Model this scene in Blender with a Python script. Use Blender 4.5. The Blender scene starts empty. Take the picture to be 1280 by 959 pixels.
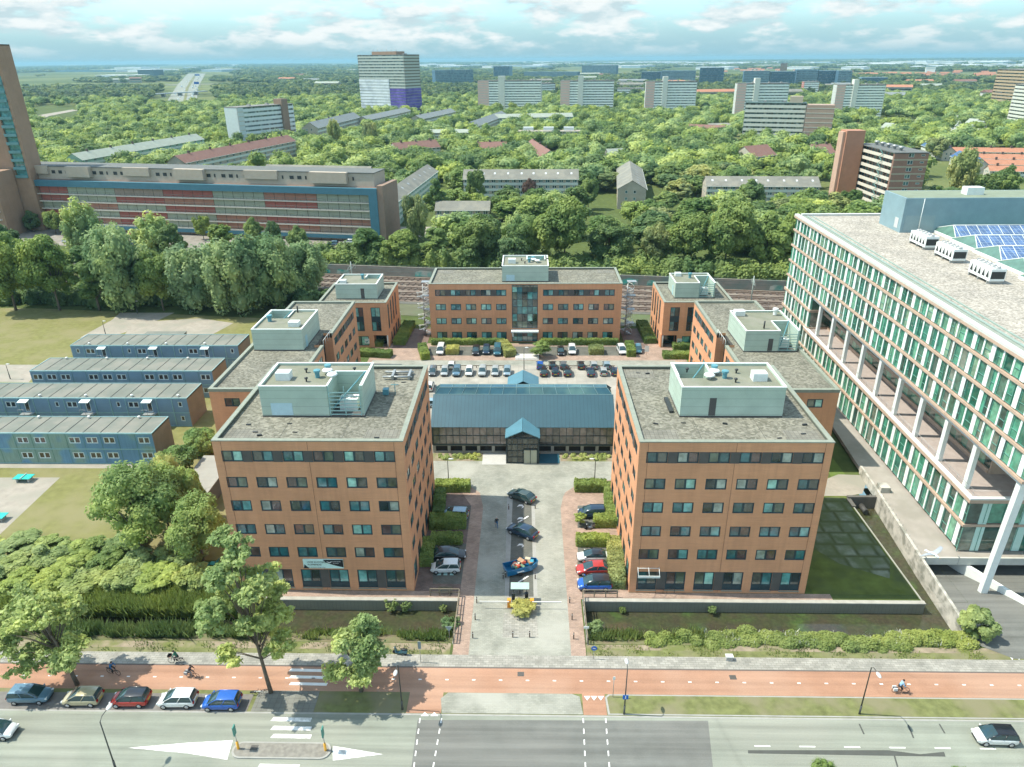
import bpy, bmesh, math, random
import numpy as np
from mathutils import Vector, Matrix
random.seed(7); R=math.radians
sc=bpy.context.scene; COL=sc.collection
# ---------------------------------------------------------------- camera model
F=900.84; PI_=R(24.2209); YW=R(1.36198); RL=R(-.49214); H=60.0
_cy,_sy=math.cos(YW),math.sin(YW)
FW=Vector((-_sy*math.cos(PI_),_cy*math.cos(PI_),-math.sin(PI_))); _rt=Vector((_cy,_sy,0)); _up=_rt.cross(FW)
RT=_rt*math.cos(RL)+_up*math.sin(RL); UP=_up*math.cos(RL)-_rt*math.sin(RL)
def at(u,v,z=0.0):
    "point of the horizontal plane at height z seen at photo pixel u,v"
    d=FW*F+RT*(u-640)+UP*(479.5-v); t=(z-H)/d.z
    return Vector((d.x*t,d.y*t,z))
def ybeam(u,v,y):
    d=FW*F+RT*(u-640)+UP*(479.5-v); t=y/d.y
    return Vector((d.x*t,y,H+d.z*t))
def px(P):
    d=Vector(P)-Vector((0,0,H)); q=d.dot(FW)
    if q<=0: return (-9999,-9999)
    return (640+F*d.dot(RT)/q, 479.5-F*d.dot(UP)/q)
def topz(b,v):
    lo,hi=b.z,b.z+150
    for _ in range(40):
        m=(lo+hi)/2
        if px((b.x,b.y,m))[1]>v: lo=m
        else: hi=m
    return lo-b.z
cam=bpy.data.cameras.new('camera'); co=bpy.data.objects.new('camera',cam); COL.objects.link(co)
cam.sensor_fit='HORIZONTAL'; cam.sensor_width=36; cam.lens=F/1280*36; cam.clip_start=.5; cam.clip_end=90000
M=Matrix((RT,UP,-FW)).transposed().to_4x4(); M.translation=Vector((0,0,H)); co.matrix_world=M
sc.camera=co
sc.view_settings.view_transform='Standard'; sc.view_settings.look='None'; sc.view_settings.gamma=1
sc.view_settings.use_curve_mapping=False
sc.view_settings.exposure=1.0
sc.cycles.max_bounces=6; sc.cycles.diffuse_bounces=3; sc.cycles.glossy_bounces=3; sc.cycles.transmission_bounces=4
sc.cycles.transparent_max_bounces=8; sc.cycles.volume_bounces=0; sc.cycles.caustics_reflective=False; sc.cycles.caustics_refractive=False
sc.cycles.use_denoising=True
sc.cycles.use_adaptive_sampling=True
sc.cycles.adaptive_threshold=0.02
# ---------------------------------------------------------------- materials
def newmat(n):
    m=bpy.data.materials.new(n); m.use_nodes=True; nt=m.node_tree
    return m,nt,nt.nodes['Principled BSDF']
def L(nt,a,b): nt.links.new(a,b)
def ramp(nt,stops,interp='LINEAR'):
    r=nt.nodes.new('ShaderNodeValToRGB'); cr=r.color_ramp; cr.interpolation=interp
    while len(cr.elements)<len(stops): cr.elements.new(.5)
    for e,(p,c) in zip(cr.elements,stops): e.position=p; e.color=(*c,1)
    return r
def mixc(nt,fac,a,b,mode='MIX'):
    m=nt.nodes.new('ShaderNodeMix'); m.data_type='RGBA'; m.blend_type=mode
    for s,v in ((m.inputs[0],fac),(m.inputs[6],a),(m.inputs[7],b)):
        if hasattr(v,'links'): L(nt,v,s)
        elif isinstance(v,(int,float)): s.default_value=v
        else: s.default_value=(*v,1)
    return m.outputs[2]
def noise(nt,scale,detail=3,vec=None,rough=.55):
    n=nt.nodes.new('ShaderNodeTexNoise'); n.inputs['Scale'].default_value=scale; n.inputs['Detail'].default_value=detail
    n.inputs['Roughness'].default_value=rough
    if vec is None:
        g=nt.nodes.new('ShaderNodeNewGeometry'); vec=g.outputs['Position']
    L(nt,vec,n.inputs['Vector']); return n.outputs['Fac']
def scaled(nt,s,rot=0):
    g=nt.nodes.new('ShaderNodeNewGeometry'); m=nt.nodes.new('ShaderNodeMapping'); m.inputs['Scale'].default_value=s
    m.inputs['Rotation'].default_value=(0,0,rot)
    L(nt,g.outputs['Position'],m.inputs['Vector']); return m.outputs['Vector']
def hexc(r,g,b): # srgb 0-255 -> linear
    f=lambda c:(c/255/12.92 if c/255<=.04045 else ((c/255+.055)/1.055)**2.4)
    return (f(r),f(g),f(b))
MATS={}
def flat(name,c,rough=.7,var=.12,scale=.6,metal=0,spec=.4,c2=None,scale2=None,streak=0):
    "a surface with two octaves of mottling in its own colour"
    if name in MATS: return MATS[name]
    m,nt,p=newmat(name)
    a=tuple(x*(1-var) for x in c); b=tuple(min(.95,x*(1+var)) for x in c)
    f=noise(nt,scale,5); r=ramp(nt,[(.3,a),(.7,b)]); L(nt,f,r.inputs[0]); out=r.outputs[0]
    if c2:
        f2=noise(nt,scale2 or scale*.2,3); r2=ramp(nt,[(.45,(0,0,0)),(.62,(1,1,1))]); L(nt,f2,r2.inputs[0])
        out=mixc(nt,r2.outputs[0],out,c2)
    if streak:
        f3=noise(nt,1,4,scaled(nt,(.035,1.3,1))); r3=ramp(nt,[(.32,(1-streak,)*3),(.66,(1+streak*.8,)*3)]); L(nt,f3,r3.inputs[0]); out=mixc(nt,1,out,r3.outputs[0],'MULTIPLY')
        f4=noise(nt,9,4); r4=ramp(nt,[(.35,(.93,.93,.93)),(.65,(1.06,1.06,1.06))]); L(nt,f4,r4.inputs[0]); out=mixc(nt,1,out,r4.outputs[0],'MULTIPLY')
        v=nt.nodes.new('ShaderNodeTexVoronoi') if 0 else nt.nodes.new('ShaderNodeTexVoronoi'); v.feature='DISTANCE_TO_EDGE'; v.inputs['Scale'].default_value=.05; L(nt,scaled(nt,(.4,3.0,1)),v.inputs['Vector']); r5=ramp(nt,[(0,(.72,.72,.72)),(.006,(1,1,1))]); L(nt,v.outputs['Distance'],r5.inputs[0]); out=mixc(nt,.35,out,r5.outputs[0],'MULTIPLY')
    L(nt,out,p.inputs['Base Color']); p.inputs['Roughness'].default_value=rough; p.inputs['Metallic'].default_value=metal
    p.inputs['Specular IOR Level'].default_value=spec
    MATS[name]=m; return m
def tiled(name,c,bw,bh,mortar,rough=.8,var=.12,off=.5,rot=0,scale=.5,msize=.02,c2=None,msm=.3,c2r=(.5,.66)):
    "paving or brick: courses in world metres on the horizontal plane"
    if name in MATS: return MATS[name]
    m,nt,p=newmat(name)
    b=nt.nodes.new('ShaderNodeTexBrick'); b.offset=off
    L(nt,scaled(nt,(1,1,1),rot),b.inputs['Vector'])
    b.inputs['Scale'].default_value=1; b.inputs['Brick Width'].default_value=bw; b.inputs['Row Height'].default_value=bh
    b.inputs['Mortar Size'].default_value=msize; b.inputs['Mortar Smooth'].default_value=msm
    b.inputs['Color1'].default_value=(*[x*(1-var) for x in c],1); b.inputs['Color2'].default_value=(*[min(.9,x*(1+var)) for x in c],1)
    b.inputs['Mortar'].default_value=(*mortar,1)
    f=noise(nt,scale,5); r=ramp(nt,[(.28,(.72,.72,.7)),(.72,(1.12,1.1,1.08))]); L(nt,f,r.inputs[0])
    out=mixc(nt,1,b.outputs[0],r.outputs[0],'MULTIPLY')
    if c2:
        f2=noise(nt,scale*.35,4); r2=ramp(nt,[(c2r[0],(0,0,0)),(c2r[1],(.85,.85,.85))]); L(nt,f2,r2.inputs[0])
        out=mixc(nt,r2.outputs[0],out,c2)
    L(nt,out,p.inputs['Base Color']); p.inputs['Roughness'].default_value=rough; p.inputs['Specular IOR Level'].default_value=.25
    MATS[name]=m; return m
def brickwall(name,c,var=.055):
    "fine courses in z plus vertical streaks"
    if name in MATS: return MATS[name]
    m,nt,p=newmat(name)
    f=noise(nt,1,3,scaled(nt,(.5,.5,9))); f2=noise(nt,.25,4); f3=noise(nt,1,2,scaled(nt,(2.2,2.2,.12)))
    r=ramp(nt,[(.3,tuple(x*(1-var) for x in c)),(.7,tuple(x*(1+var) for x in c))]); L(nt,f,r.inputs[0])
    r2=ramp(nt,[(.3,(.9,.89,.88)),(.7,(1.06,1.05,1.04))]); L(nt,f2,r2.inputs[0])
    r3=ramp(nt,[(.25,(.92,.92,.92)),(.6,(1.02,1.02,1.02))]); L(nt,f3,r3.inputs[0])
    o=mixc(nt,1,r.outputs[0],r2.outputs[0],'MULTIPLY'); o=mixc(nt,1,o,r3.outputs[0],'MULTIPLY')
    L(nt,o,p.inputs['Base Color']); p.inputs['Roughness'].default_value=.85; p.inputs['Specular IOR Level'].default_value=.2
    MATS[name]=m; return m
def gravel(name,c1,c2,c3,scale=4.2):
    if name in MATS: return MATS[name]
    m,nt,p=newmat(name)
    v=nt.nodes.new('ShaderNodeTexVoronoi'); v.inputs['Scale'].default_value=scale; L(nt,scaled(nt,(1,1,1)),v.inputs['Vector'])
    r=ramp(nt,[(0,c1),(.45,c2),(1,c3)]); 
    sp=nt.nodes.new('ShaderNodeSeparateColor'); L(nt,v.outputs['Color'],sp.inputs[0]); L(nt,sp.outputs[0],r.inputs[0])
    f=noise(nt,.22,5); r2=ramp(nt,[(.3,(.8,.8,.78)),(.7,(1.12,1.1,1.06))]); L(nt,f,r2.inputs[0])
    o=mixc(nt,1,r.outputs[0],r2.outputs[0],'MULTIPLY')
    L(nt,o,p.inputs['Base Color']); p.inputs['Roughness'].default_value=.95; p.inputs['Specular IOR Level'].default_value=.1
    MATS[name]=m; return m
def lined(name,c,axis,pitch,dark=.75,rough=.5,metal=0,width=.12):
    "metal sheet with seams every pitch metres along a world axis"
    if name in MATS: return MATS[name]
    m,nt,p=newmat(name)
    g=nt.nodes.new('ShaderNodeNewGeometry'); s=nt.nodes.new('ShaderNodeSeparateXYZ'); L(nt,g.outputs['Position'],s.inputs[0])
    d=nt.nodes.new('ShaderNodeMath'); d.operation='DIVIDE'; L(nt,s.outputs[axis],d.inputs[0]); d.inputs[1].default_value=pitch
    fr=nt.nodes.new('ShaderNodeMath'); fr.operation='FRACT'; L(nt,d.outputs[0],fr.inputs[0])
    r=ramp(nt,[(0,tuple(x*dark for x in c)),(width,c),(1-width/2,c),(1,tuple(min(.95,x*1.15) for x in c))]); L(nt,fr.outputs[0],r.inputs[0])
    f=noise(nt,.5,4); r2=ramp(nt,[(.3,(.9,.9,.9)),(.7,(1.06,1.06,1.06))]); L(nt,f,r2.inputs[0])
    o=mixc(nt,1,r.outputs[0],r2.outputs[0],'MULTIPLY'); L(nt,o,p.inputs['Base Color'])
    p.inputs['Roughness'].default_value=rough; p.inputs['Metallic'].default_value=metal
    MATS[name]=m; return m
def pane_mat(name,cols,rough=.08):
    "window glass with blinds, curtains, dark rooms and sky reflections painted in, different per pane"
    if name in MATS: return MATS[name]
    m,nt,p=newmat(name)
    oi=nt.nodes.new('ShaderNodeObjectInfo'); g=nt.nodes.new('ShaderNodeNewGeometry')
    a=nt.nodes.new('ShaderNodeMath'); a.operation='MULTIPLY_ADD'; L(nt,g.outputs['Random Per Island'],a.inputs[0]); a.inputs[1].default_value=.63; L(nt,oi.outputs['Random'],a.inputs[2])
    fr=nt.nodes.new('ShaderNodeMath'); fr.operation='FRACT'; L(nt,a.outputs[0],fr.inputs[0])
    n=len(cols); r=ramp(nt,[(i/n,c) for i,c in enumerate(cols)],'CONSTANT'); L(nt,fr.outputs[0],r.inputs[0])  # tones stand for blinds, rooms and sky reflections painted into the glass
    f=noise(nt,.9,2); r2=ramp(nt,[(.35,(.6,.6,.6)),(.65,(1.2,1.2,1.2))]); L(nt,f,r2.inputs[0])
    o=mixc(nt,1,r.outputs[0],r2.outputs[0],'MULTIPLY')
    L(nt,o,p.inputs['Base Color']); p.inputs['Roughness'].default_value=rough; p.inputs['Specular IOR Level'].default_value=.9
    p.inputs['Coat Weight'].default_value=.5; p.inputs['Coat Roughness'].default_value=.03
    MATS[name]=m; return m
def leafmat(name,c1,c2,var=.35,trans=.42):
    if name in MATS: return MATS[name]
    m,nt,p=newmat(name)
    f=noise(nt,.55,3); r=ramp(nt,[(.3,c1),(.68,c2)]); L(nt,f,r.inputs[0])
    g=nt.nodes.new('ShaderNodeNewGeometry'); oi=nt.nodes.new('ShaderNodeObjectInfo')
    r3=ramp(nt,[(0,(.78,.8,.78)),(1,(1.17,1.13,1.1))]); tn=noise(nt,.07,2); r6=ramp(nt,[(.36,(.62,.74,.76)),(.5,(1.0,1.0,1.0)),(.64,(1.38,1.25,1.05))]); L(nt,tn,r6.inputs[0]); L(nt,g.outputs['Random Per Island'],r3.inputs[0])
    r2=ramp(nt,[(0,(1-var*.7,1-var*.5,1-var*.2)),(.5,(1,1,1)),(1,(1+var*1.3,1+var*.9,1+var*.5))]); L(nt,oi.outputs['Random'],r2.inputs[0])
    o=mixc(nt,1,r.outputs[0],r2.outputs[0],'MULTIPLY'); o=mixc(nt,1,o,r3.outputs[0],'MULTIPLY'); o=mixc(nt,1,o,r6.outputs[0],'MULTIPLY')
    L(nt,o,p.inputs['Base Color']); p.inputs['Roughness'].default_value=.6; p.inputs['Specular IOR Level'].default_value=.25
    t=nt.nodes.new('ShaderNodeBsdfTranslucent'); L(nt,o,t.inputs[0]); mx=nt.nodes.new('ShaderNodeMixShader'); mx.inputs[0].default_value=trans
    L(nt,p.outputs[0],mx.inputs[1]); L(nt,t.outputs[0],mx.inputs[2]); L(nt,mx.outputs[0],nt.nodes['Material Output'].inputs[0])
    MATS[name]=m; return m
# ---------------------------------------------------------------- mesh builder
class MB:
    def __init__(s): s.v=[]; s.f=[]; s.m=[]; s.sm=[]
    def add(s,vs,fs,m=0,smooth=False):
        o=len(s.v); s.v+= [tuple(x) for x in vs]
        for f in fs: s.f.append([i+o for i in f]); s.m.append(m); s.sm.append(smooth)
        return s
    def box(s,x0,y0,z0,x1,y1,z1,m=0):
        v=[(x0,y0,z0),(x1,y0,z0),(x1,y1,z0),(x0,y1,z0),(x0,y0,z1),(x1,y0,z1),(x1,y1,z1),(x0,y1,z1)]
        return s.add(v,[(0,3,2,1),(4,5,6,7),(0,1,5,4),(1,2,6,5),(2,3,7,6),(3,0,4,7)],m)
    def obox(s,c,dx,dy,dz,rz=0,m=0,tilt=0):
        "box centred at c (z is its bottom), turned rz about z, tilted about its own x"
        mt=Matrix.Translation(c)@Matrix.Rotation(rz,4,'Z')@Matrix.Rotation(tilt,4,'X')
        a,b=dx/2,dy/2
        v=[mt@Vector(q) for q in ((-a,-b,0),(a,-b,0),(a,b,0),(-a,b,0),(-a,-b,dz),(a,-b,dz),(a,b,dz),(-a,b,dz))]
        return s.add(v,[(0,3,2,1),(4,5,6,7),(0,1,5,4),(1,2,6,5),(2,3,7,6),(3,0,4,7)],m)
    def prism(s,poly,z0,z1,m=0,cap=True):
        n=len(poly); v=[(p[0],p[1],z0) for p in poly]+[(p[0],p[1],z1) for p in poly]
        f=[(i,(i+1)%n,n+(i+1)%n,n+i) for i in range(n)]
        if cap: f+=[tuple(range(n,2*n)),tuple(range(n-1,-1,-1))]
        return s.add(v,f,m)
    def quad(s,a,b,c,d,m=0): return s.add([a,b,c,d],[(0,1,2,3)],m)
    def tube(s,pts,rad,n=8,m=0,cap=True,smooth=True):
        pts=[Vector(p) for p in pts]; rr=rad if isinstance(rad,(list,tuple)) else [rad]*len(pts); o=[]; 
        for i,p in enumerate(pts):
            d=(pts[min(i+1,len(pts)-1)]-pts[max(i-1,0)]).normalized()
            a=d.cross(Vector((0,0,1)) if abs(d.z)<.9 else Vector((1,0,0))).normalized(); b=d.cross(a)
            for k in range(n):
                t=2*math.pi*k/n; o.append(p+(a*math.cos(t)+b*math.sin(t))*rr[i])
        f=[(i*n+k,i*n+(k+1)%n,(i+1)*n+(k+1)%n,(i+1)*n+k) for i in range(len(pts)-1) for k in range(n)]
        s.add(o,f,m,smooth)
        if cap: s.add([],[]); base=len(s.v)-len(o); s.f.append([base+k for k in range(n)][::-1]); s.m.append(m); s.sm.append(False); s.f.append([base+(len(pts)-1)*n+k for k in range(n)]); s.m.append(m); s.sm.append(False)
        return s
    def lathe(s,c,prof,n=16,m=0,axis='Z',smooth=True):
        "prof: list of (radius, height)"
        o=[]
        for r,z in prof:
            for k in range(n):
                t=2*math.pi*k/n; q=(r*math.cos(t),r*math.sin(t),z)
                if axis=='Y': q=(q[0],q[2],q[1])
                if axis=='X': q=(q[2],q[0],q[1])
                o.append((c[0]+q[0],c[1]+q[1],c[2]+q[2]))
        f=[(i*n+k,i*n+(k+1)%n,(i+1)*n+(k+1)%n,(i+1)*n+k) for i in range(len(prof)-1) for k in range(n)]
        return s.add(o,f,m,smooth)
    def ball(s,c,rx,ry,rz,n=12,k=8,m=0):
        return s.lathe((0,0,0),[(math.sin(math.pi*i/k),-math.cos(math.pi*i/k)) for i in range(k+1)],n,m) if False else s._ball(c,rx,ry,rz,n,k,m)
    def _ball(s,c,rx,ry,rz,n,k,m):
        o=[]; 
        for i in range(k+1):
            a=math.pi*i/k
            for j in range(n):
                t=2*math.pi*j/n; o.append((c[0]+rx*math.sin(a)*math.cos(t),c[1]+ry*math.sin(a)*math.sin(t),c[2]-rz*math.cos(a)))
        return s.add(o,[(i*n+j,i*n+(j+1)%n,(i+1)*n+(j+1)%n,(i+1)*n+j) for i in range(k) for j in range(n)],m,True)
    def wall(s,O,U,V,W,Hh,rects,N,depth=.15,m=0,mr=None):
        "rectangular wall with real openings (rects u0,v0,u1,v1) and reveals going inwards"
        O,U,V,N=Vector(O),Vector(U),Vector(V),Vector(N)
        rects=[(max(0,a),max(0,b),min(W,c),min(Hh,d)) for a,b,c,d in rects]
        us=sorted({0,W,*[round(r[0],4) for r in rects],*[round(r[2],4) for r in rects]}); vs=sorted({0,Hh,*[round(r[1],4) for r in rects],*[round(r[3],4) for r in rects]})
        def hole(a,b): return any(r[0]<a<r[2] and r[1]<b<r[3] for r in rects)
        for j in range(len(vs)-1):
            i=0
            while i<len(us)-1:
                if hole((us[i]+us[i+1])/2,(vs[j]+vs[j+1])/2): i+=1; continue
                k=i
                while k+1<len(us)-1 and not hole((us[k+1]+us[k+2])/2,(vs[j]+vs[j+1])/2): k+=1
                s.add([O+U*us[i]+V*vs[j],O+U*us[k+1]+V*vs[j],O+U*us[k+1]+V*vs[j+1],O+U*us[i]+V*vs[j+1]],[(0,1,2,3)],m)
                i=k+1
        for a,b,c,d in rects:
            q=[O+U*a+V*b,O+U*c+V*b,O+U*c+V*d,O+U*a+V*d]; w=[x-N*depth for x in q]
            s.add(q+w,[(0,4,5,1),(1,5,6,2),(2,6,7,3),(3,7,4,0)],m if mr is None else mr)
        return s
    def mesh(s,name,mats):
        me=bpy.data.meshes.new(name); me.from_pydata(s.v,[],s.f)
        for x in (mats if isinstance(mats,(list,tuple)) else [mats]): me.materials.append(x)
        me.polygons.foreach_set('material_index',s.m); me.polygons.foreach_set('use_smooth',s.sm); me.update(); return me
    def build(s,name,mats,parent=None,loc=None,rz=0):
        return put(name,s.mesh(name,mats),parent,loc,rz)
def put(name,me,parent=None,loc=None,rz=0):
    o=bpy.data.objects.new(name,me); COL.objects.link(o)
    if parent is not None: o.parent=parent
    if loc is not None: o.location=loc
    o.rotation_euler=(0,0,rz); return o
def tag(o,label,cat,group=None,kind=None):
    o['label']=label; o['category']=cat
    if group: o['group']=group
    if kind: o['kind']=kind
    return o
def thing(name,label,cat,loc=(0,0,0),rz=0,group=None):
    o=bpy.data.objects.new(name,None); COL.objects.link(o); o.empty_display_size=.3
    o.location=loc; o.rotation_euler=(0,0,rz); return tag(o,label,cat,group)
def kids(o): return [c for c in bpy.data.objects if c.parent==o]
KC={}
def kids_fast(o):
    if o.name not in KC: KC[o.name]=kids(o)
    return KC[o.name]
def dup(o,parent=None,loc=None,rz=None,label=None,scale=None,deep=True):
    c=o.copy(); COL.objects.link(c); c.parent=parent
    if loc is not None: c.location=loc
    if rz is not None: c.rotation_euler=(0,0,rz)
    if scale is not None: c.scale=scale if hasattr(scale,'__len__') else (scale,)*3
    if label: c['label']=label
    if deep:
        for k in kids_fast(o): dup(k,c)
    return c
def structure(name,mb,mats,**k):
    o=mb.build(name,mats,**k); o['kind']='structure'; return o
def sheet(name,pts,z,mat,px_=True):
    "flat polygon given by photo pixels (px_) or by metres"
    P=[at(u,v,z) if px_ else Vector((u,v,z)) for u,v in pts]
    a=sum(P[i].x*P[(i+1)%len(P)].y-P[(i+1)%len(P)].x*P[i].y for i in range(len(P)))
    if a<0: P=P[::-1]
    mb=MB(); mb.add(P,[tuple(range(len(P)))]); return structure(name,mb,mat)
def rsheet(name,x0,y0,x1,y1,z,mat): return sheet(name,[(x0,y0),(x1,y0),(x1,y1),(x0,y1)],z,mat,False)
# ---------------------------------------------------------------- light, sky, air
EL,AZ=57.5,-86.5
sd=Vector((math.sin(R(AZ))*math.cos(R(EL)),math.cos(R(AZ))*math.cos(R(EL)),math.sin(R(EL))))
sl=bpy.data.lights.new('sun','SUN'); so=bpy.data.objects.new('sun',sl); COL.objects.link(so)
sl.energy=3.3; sl.angle=R(.55); sl.color=(1,.94,.82); so.rotation_euler=sd.to_track_quat('Z','Y').to_euler(); so.location=(0,0,300)
w=bpy.data.worlds.new('World'); sc.world=w; w.use_nodes=True; nt=w.node_tree; bg=nt.nodes['Background']
sky=nt.nodes.new('ShaderNodeTexSky'); sky.sky_type='NISHITA'; sky.sun_disc=False; sky.sun_elevation=R(EL); sky.sun_rotation=R(AZ)
sky.air_density=1.0; sky.dust_density=1.0; sky.ozone_density=2.0
tc=nt.nodes.new('ShaderNodeTexCoord')
def cvec(sc_,loc): 
    m_=nt.nodes.new('ShaderNodeMapping'); m_.inputs['Scale'].default_value=sc_; m_.inputs['Location'].default_value=loc; L(nt,tc.outputs['Generated'],m_.inputs['Vector']); return m_.outputs['Vector']
n1=noise(nt,15,8,cvec((1,1,3.2),(0,0,0)),.56); n1b=noise(nt,15,8,cvec((1,1,3.2),(0,0,.035)),.56)
n2=noise(nt,4.5,3,cvec((1,1,5),(3.1,1.7,.4)),.5)
mm=nt.nodes.new('ShaderNodeMath'); mm.operation='MULTIPLY_ADD'; L(nt,n2,mm.inputs[0]); mm.inputs[1].default_value=.75; L(nt,n1,mm.inputs[2])
cr=ramp(nt,[(.79,(.08,.08,.08)),(.93,(1,1,1))]); L(nt,mm.outputs[0],cr.inputs[0])
# the clouds thin out into the low haze
sp=nt.nodes.new('ShaderNodeSeparateXYZ'); L(nt,tc.outputs['Generated'],sp.inputs[0])
mr=nt.nodes.new('ShaderNodeMapRange'); mr.inputs[1].default_value=.002; mr.inputs[2].default_value=.026; L(nt,sp.outputs[2],mr.inputs[0])
mk=nt.nodes.new('ShaderNodeMath'); mk.operation='MULTIPLY'; L(nt,cr.outputs[0],mk.inputs[0]); L(nt,mr.outputs[0],mk.inputs[1])
df=nt.nodes.new('ShaderNodeMath'); df.operation='SUBTRACT'; L(nt,n1,df.inputs[0]); L(nt,n1b,df.inputs[1]); da=nt.nodes.new('ShaderNodeMath'); da.operation='MULTIPLY_ADD'; L(nt,df.outputs[0],da.inputs[0]); da.inputs[1].default_value=3.0; da.inputs[2].default_value=.5
cc=ramp(nt,[(.25,(2.0,2.55,2.72)),(.5,(2.55,2.95,3.05)),(.8,(3.1,3.3,3.3))]); L(nt,da.outputs[0],cc.inputs[0])
tint=mixc(nt,1,sky.outputs[0],(1.08,1.38,1.42),'MULTIPLY')
lowf=nt.nodes.new('ShaderNodeMapRange'); lowf.inputs[1].default_value=.0; lowf.inputs[2].default_value=.14; lowf.inputs[3].default_value=.96; lowf.inputs[4].default_value=0; lowf.interpolation_type='SMOOTHSTEP'; L(nt,sp.outputs[2],lowf.inputs[0])
tint=mixc(nt,lowf.outputs[0],tint,(1.12,1.93,2.28))
o=mixc(nt,mk.outputs[0],tint,cc.outputs[0])
L(nt,o,bg.inputs[0]); bg.inputs[1].default_value=.15
if True:
    hz=MB(); hz.box(-26000,-400,-3.5,26000,30000,84)
    hm=bpy.data.materials.new('haze_air'); hm.use_nodes=True; ht=hm.node_tree; ht.nodes.remove(ht.nodes['Principled BSDF'])
    pv=ht.nodes.new('ShaderNodeVolumePrincipled'); pv.inputs['Color'].default_value=(.36,.66,.78,1); pv.inputs['Density'].default_value=.85e-4
    pv.inputs['Anisotropy'].default_value=.1
    L(ht,pv.outputs[0],ht.nodes['Material Output'].inputs['Volume'])
    ho=hz.build('haze',hm); ho['kind']='stuff'; ho['label']='thin bluish haze in the air over the town'; ho['category']='haze'
# ---------------------------------------------------------------- ground materials
G_grass=flat('grass_ground',(.105,.14,.04),.95,.3,.5,spec=.1,c2=(.16,.155,.075),scale2=.09)
G_lawn=flat('lawn_grass',(.185,.185,.07),.95,.16,.8,spec=.1,c2=(.22,.205,.1),scale2=.12)
G_verge=flat('verge_grass',(.155,.17,.068),.95,.25,1.2,spec=.1,c2=(.2,.19,.11),scale2=.25)
G_dirt=flat('bare_soil',(.27,.225,.16),.95,.22,1.1,spec=.1,c2=(.15,.17,.06),scale2=.3)
G_asph=flat('asphalt_old',(.23,.25,.205),.85,.09,.35,spec=.25,c2=(.255,.265,.22),scale2=.06,streak=.2)
G_asph2=flat('asphalt_new',(.15,.155,.14),.85,.1,.5,spec=.25,c2=(.17,.172,.155),scale2=.08,streak=.2)
G_red=flat('red_asphalt',(.35,.2,.13),.85,.08,.5,spec=.2,c2=(.39,.245,.17),scale2=.07,streak=.12)
G_slab=tiled('pavement_slabs',(.33,.325,.29),.6,.3,(.2,.2,.17),var=.14,scale=.6,msize=.02)
G_drive=tiled('grey_pavers',(.30,.31,.265),.44,.22,(.22,.22,.19),var=.1,scale=.35,msize=.014,c2=(.36,.36,.31))
G_brick=tiled('red_brick_paving',(.36,.265,.21),.4,.2,(.25,.19,.15),var=.13,scale=.5,msize=.014)
G_brick2=tiled('brown_brick_paving',(.19,.14,.12),.4,.2,(.12,.1,.09),var=.13,scale=.5,msize=.014)
G_conc=tiled('parking_concrete',(.36,.345,.30),2.0,2.0,(.27,.26,.23),var=.05,off=0,scale=.3,msize=.03)
G_bay=tiled('dark_bay_pavers',(.14,.145,.125),.4,.2,(.1,.1,.09),var=.1,scale=.5)
G_pad=flat('sandy_gravel',(.33,.3,.25),.95,.13,.8,spec=.1,c2=(.28,.27,.22),scale2=.2)
G_white=flat('road_paint',(.78,.78,.74),.7,.06,2,c2=(.5,.5,.47),scale2=1.6)
G_whiteclean=flat('marking_white',(.76,.76,.73),.7,.05,2)
G_ballast=flat('ballast',(.17,.135,.11),.95,.25,2.5,spec=.1,c2=(.22,.19,.155),scale2=.4)
G_kerb=flat('kerb_stone',(.32,.32,.29),.85,.1,1)
def water_mat():
    m,nt,p=newmat('pond_water')
    f=noise(nt,.35,4); r=ramp(nt,[(.4,(.055,.05,.032)),(.58,(.05,.06,.028)),(.7,(.06,.095,.03))]); L(nt,f,r.inputs[0])
    f2=noise(nt,3,4); r2=ramp(nt,[(.4,(.85,.85,.85)),(.7,(1.3,1.25,1.2))]); L(nt,f2,r2.inputs[0])
    L(nt,mixc(nt,1,r.outputs[0],r2.outputs[0],'MULTIPLY'),p.inputs['Base Color'])
    p.inputs['Roughness'].default_value=.09; p.inputs['Specular IOR Level'].default_value=.5
    return m
G_water=water_mat()
# far land: one sheet to the horizon with fields, scrub and built-up patches
m,nt,p=newmat('far_land')
f=noise(nt,.0016,6); r=ramp(nt,[(.36,(.075,.1,.035)),(.47,(.09,.12,.04)),(.54,(.17,.19,.08)),(.6,(.08,.105,.04)),(.7,(.24,.24,.19))]); L(nt,f,r.inputs[0])
f2=noise(nt,.5,5); r2=ramp(nt,[(.3,(.75,.78,.7)),(.7,(1.2,1.18,1.15))]); L(nt,f2,r2.inputs[0])
L(nt,mixc(nt,1,r.outputs[0],r2.outputs[0],'MULTIPLY'),p.inputs['Base Color']); p.inputs['Roughness'].default_value=.95; p.inputs['Specular IOR Level'].default_value=.1
G_far=m
# ground sheet with real openings for the ponds, the railway ditch and the ramp (u=x-X0, v=y-Y0)
X0,Y0=-24000.,-300.
def hole(a,b,c,d): return (a-X0,b-Y0,c-X0,d-Y0)
holes=[hole(-140,62.0,-8.2,68.9),hole(6.7,62.0,49.8,69.35),hole(47.7,69.35,53,91.5),hole(49.8,66.5,120,96)]
mb=MB(); mb.wall((X0,Y0,0),(1,0,0),(0,1,0),48000,29000,holes,(0,0,1),.02)
structure('ground',mb,G_far)
rsheet('near_ground_grass',-150,69.6,-49,225,.004,G_grass) if False else None
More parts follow.
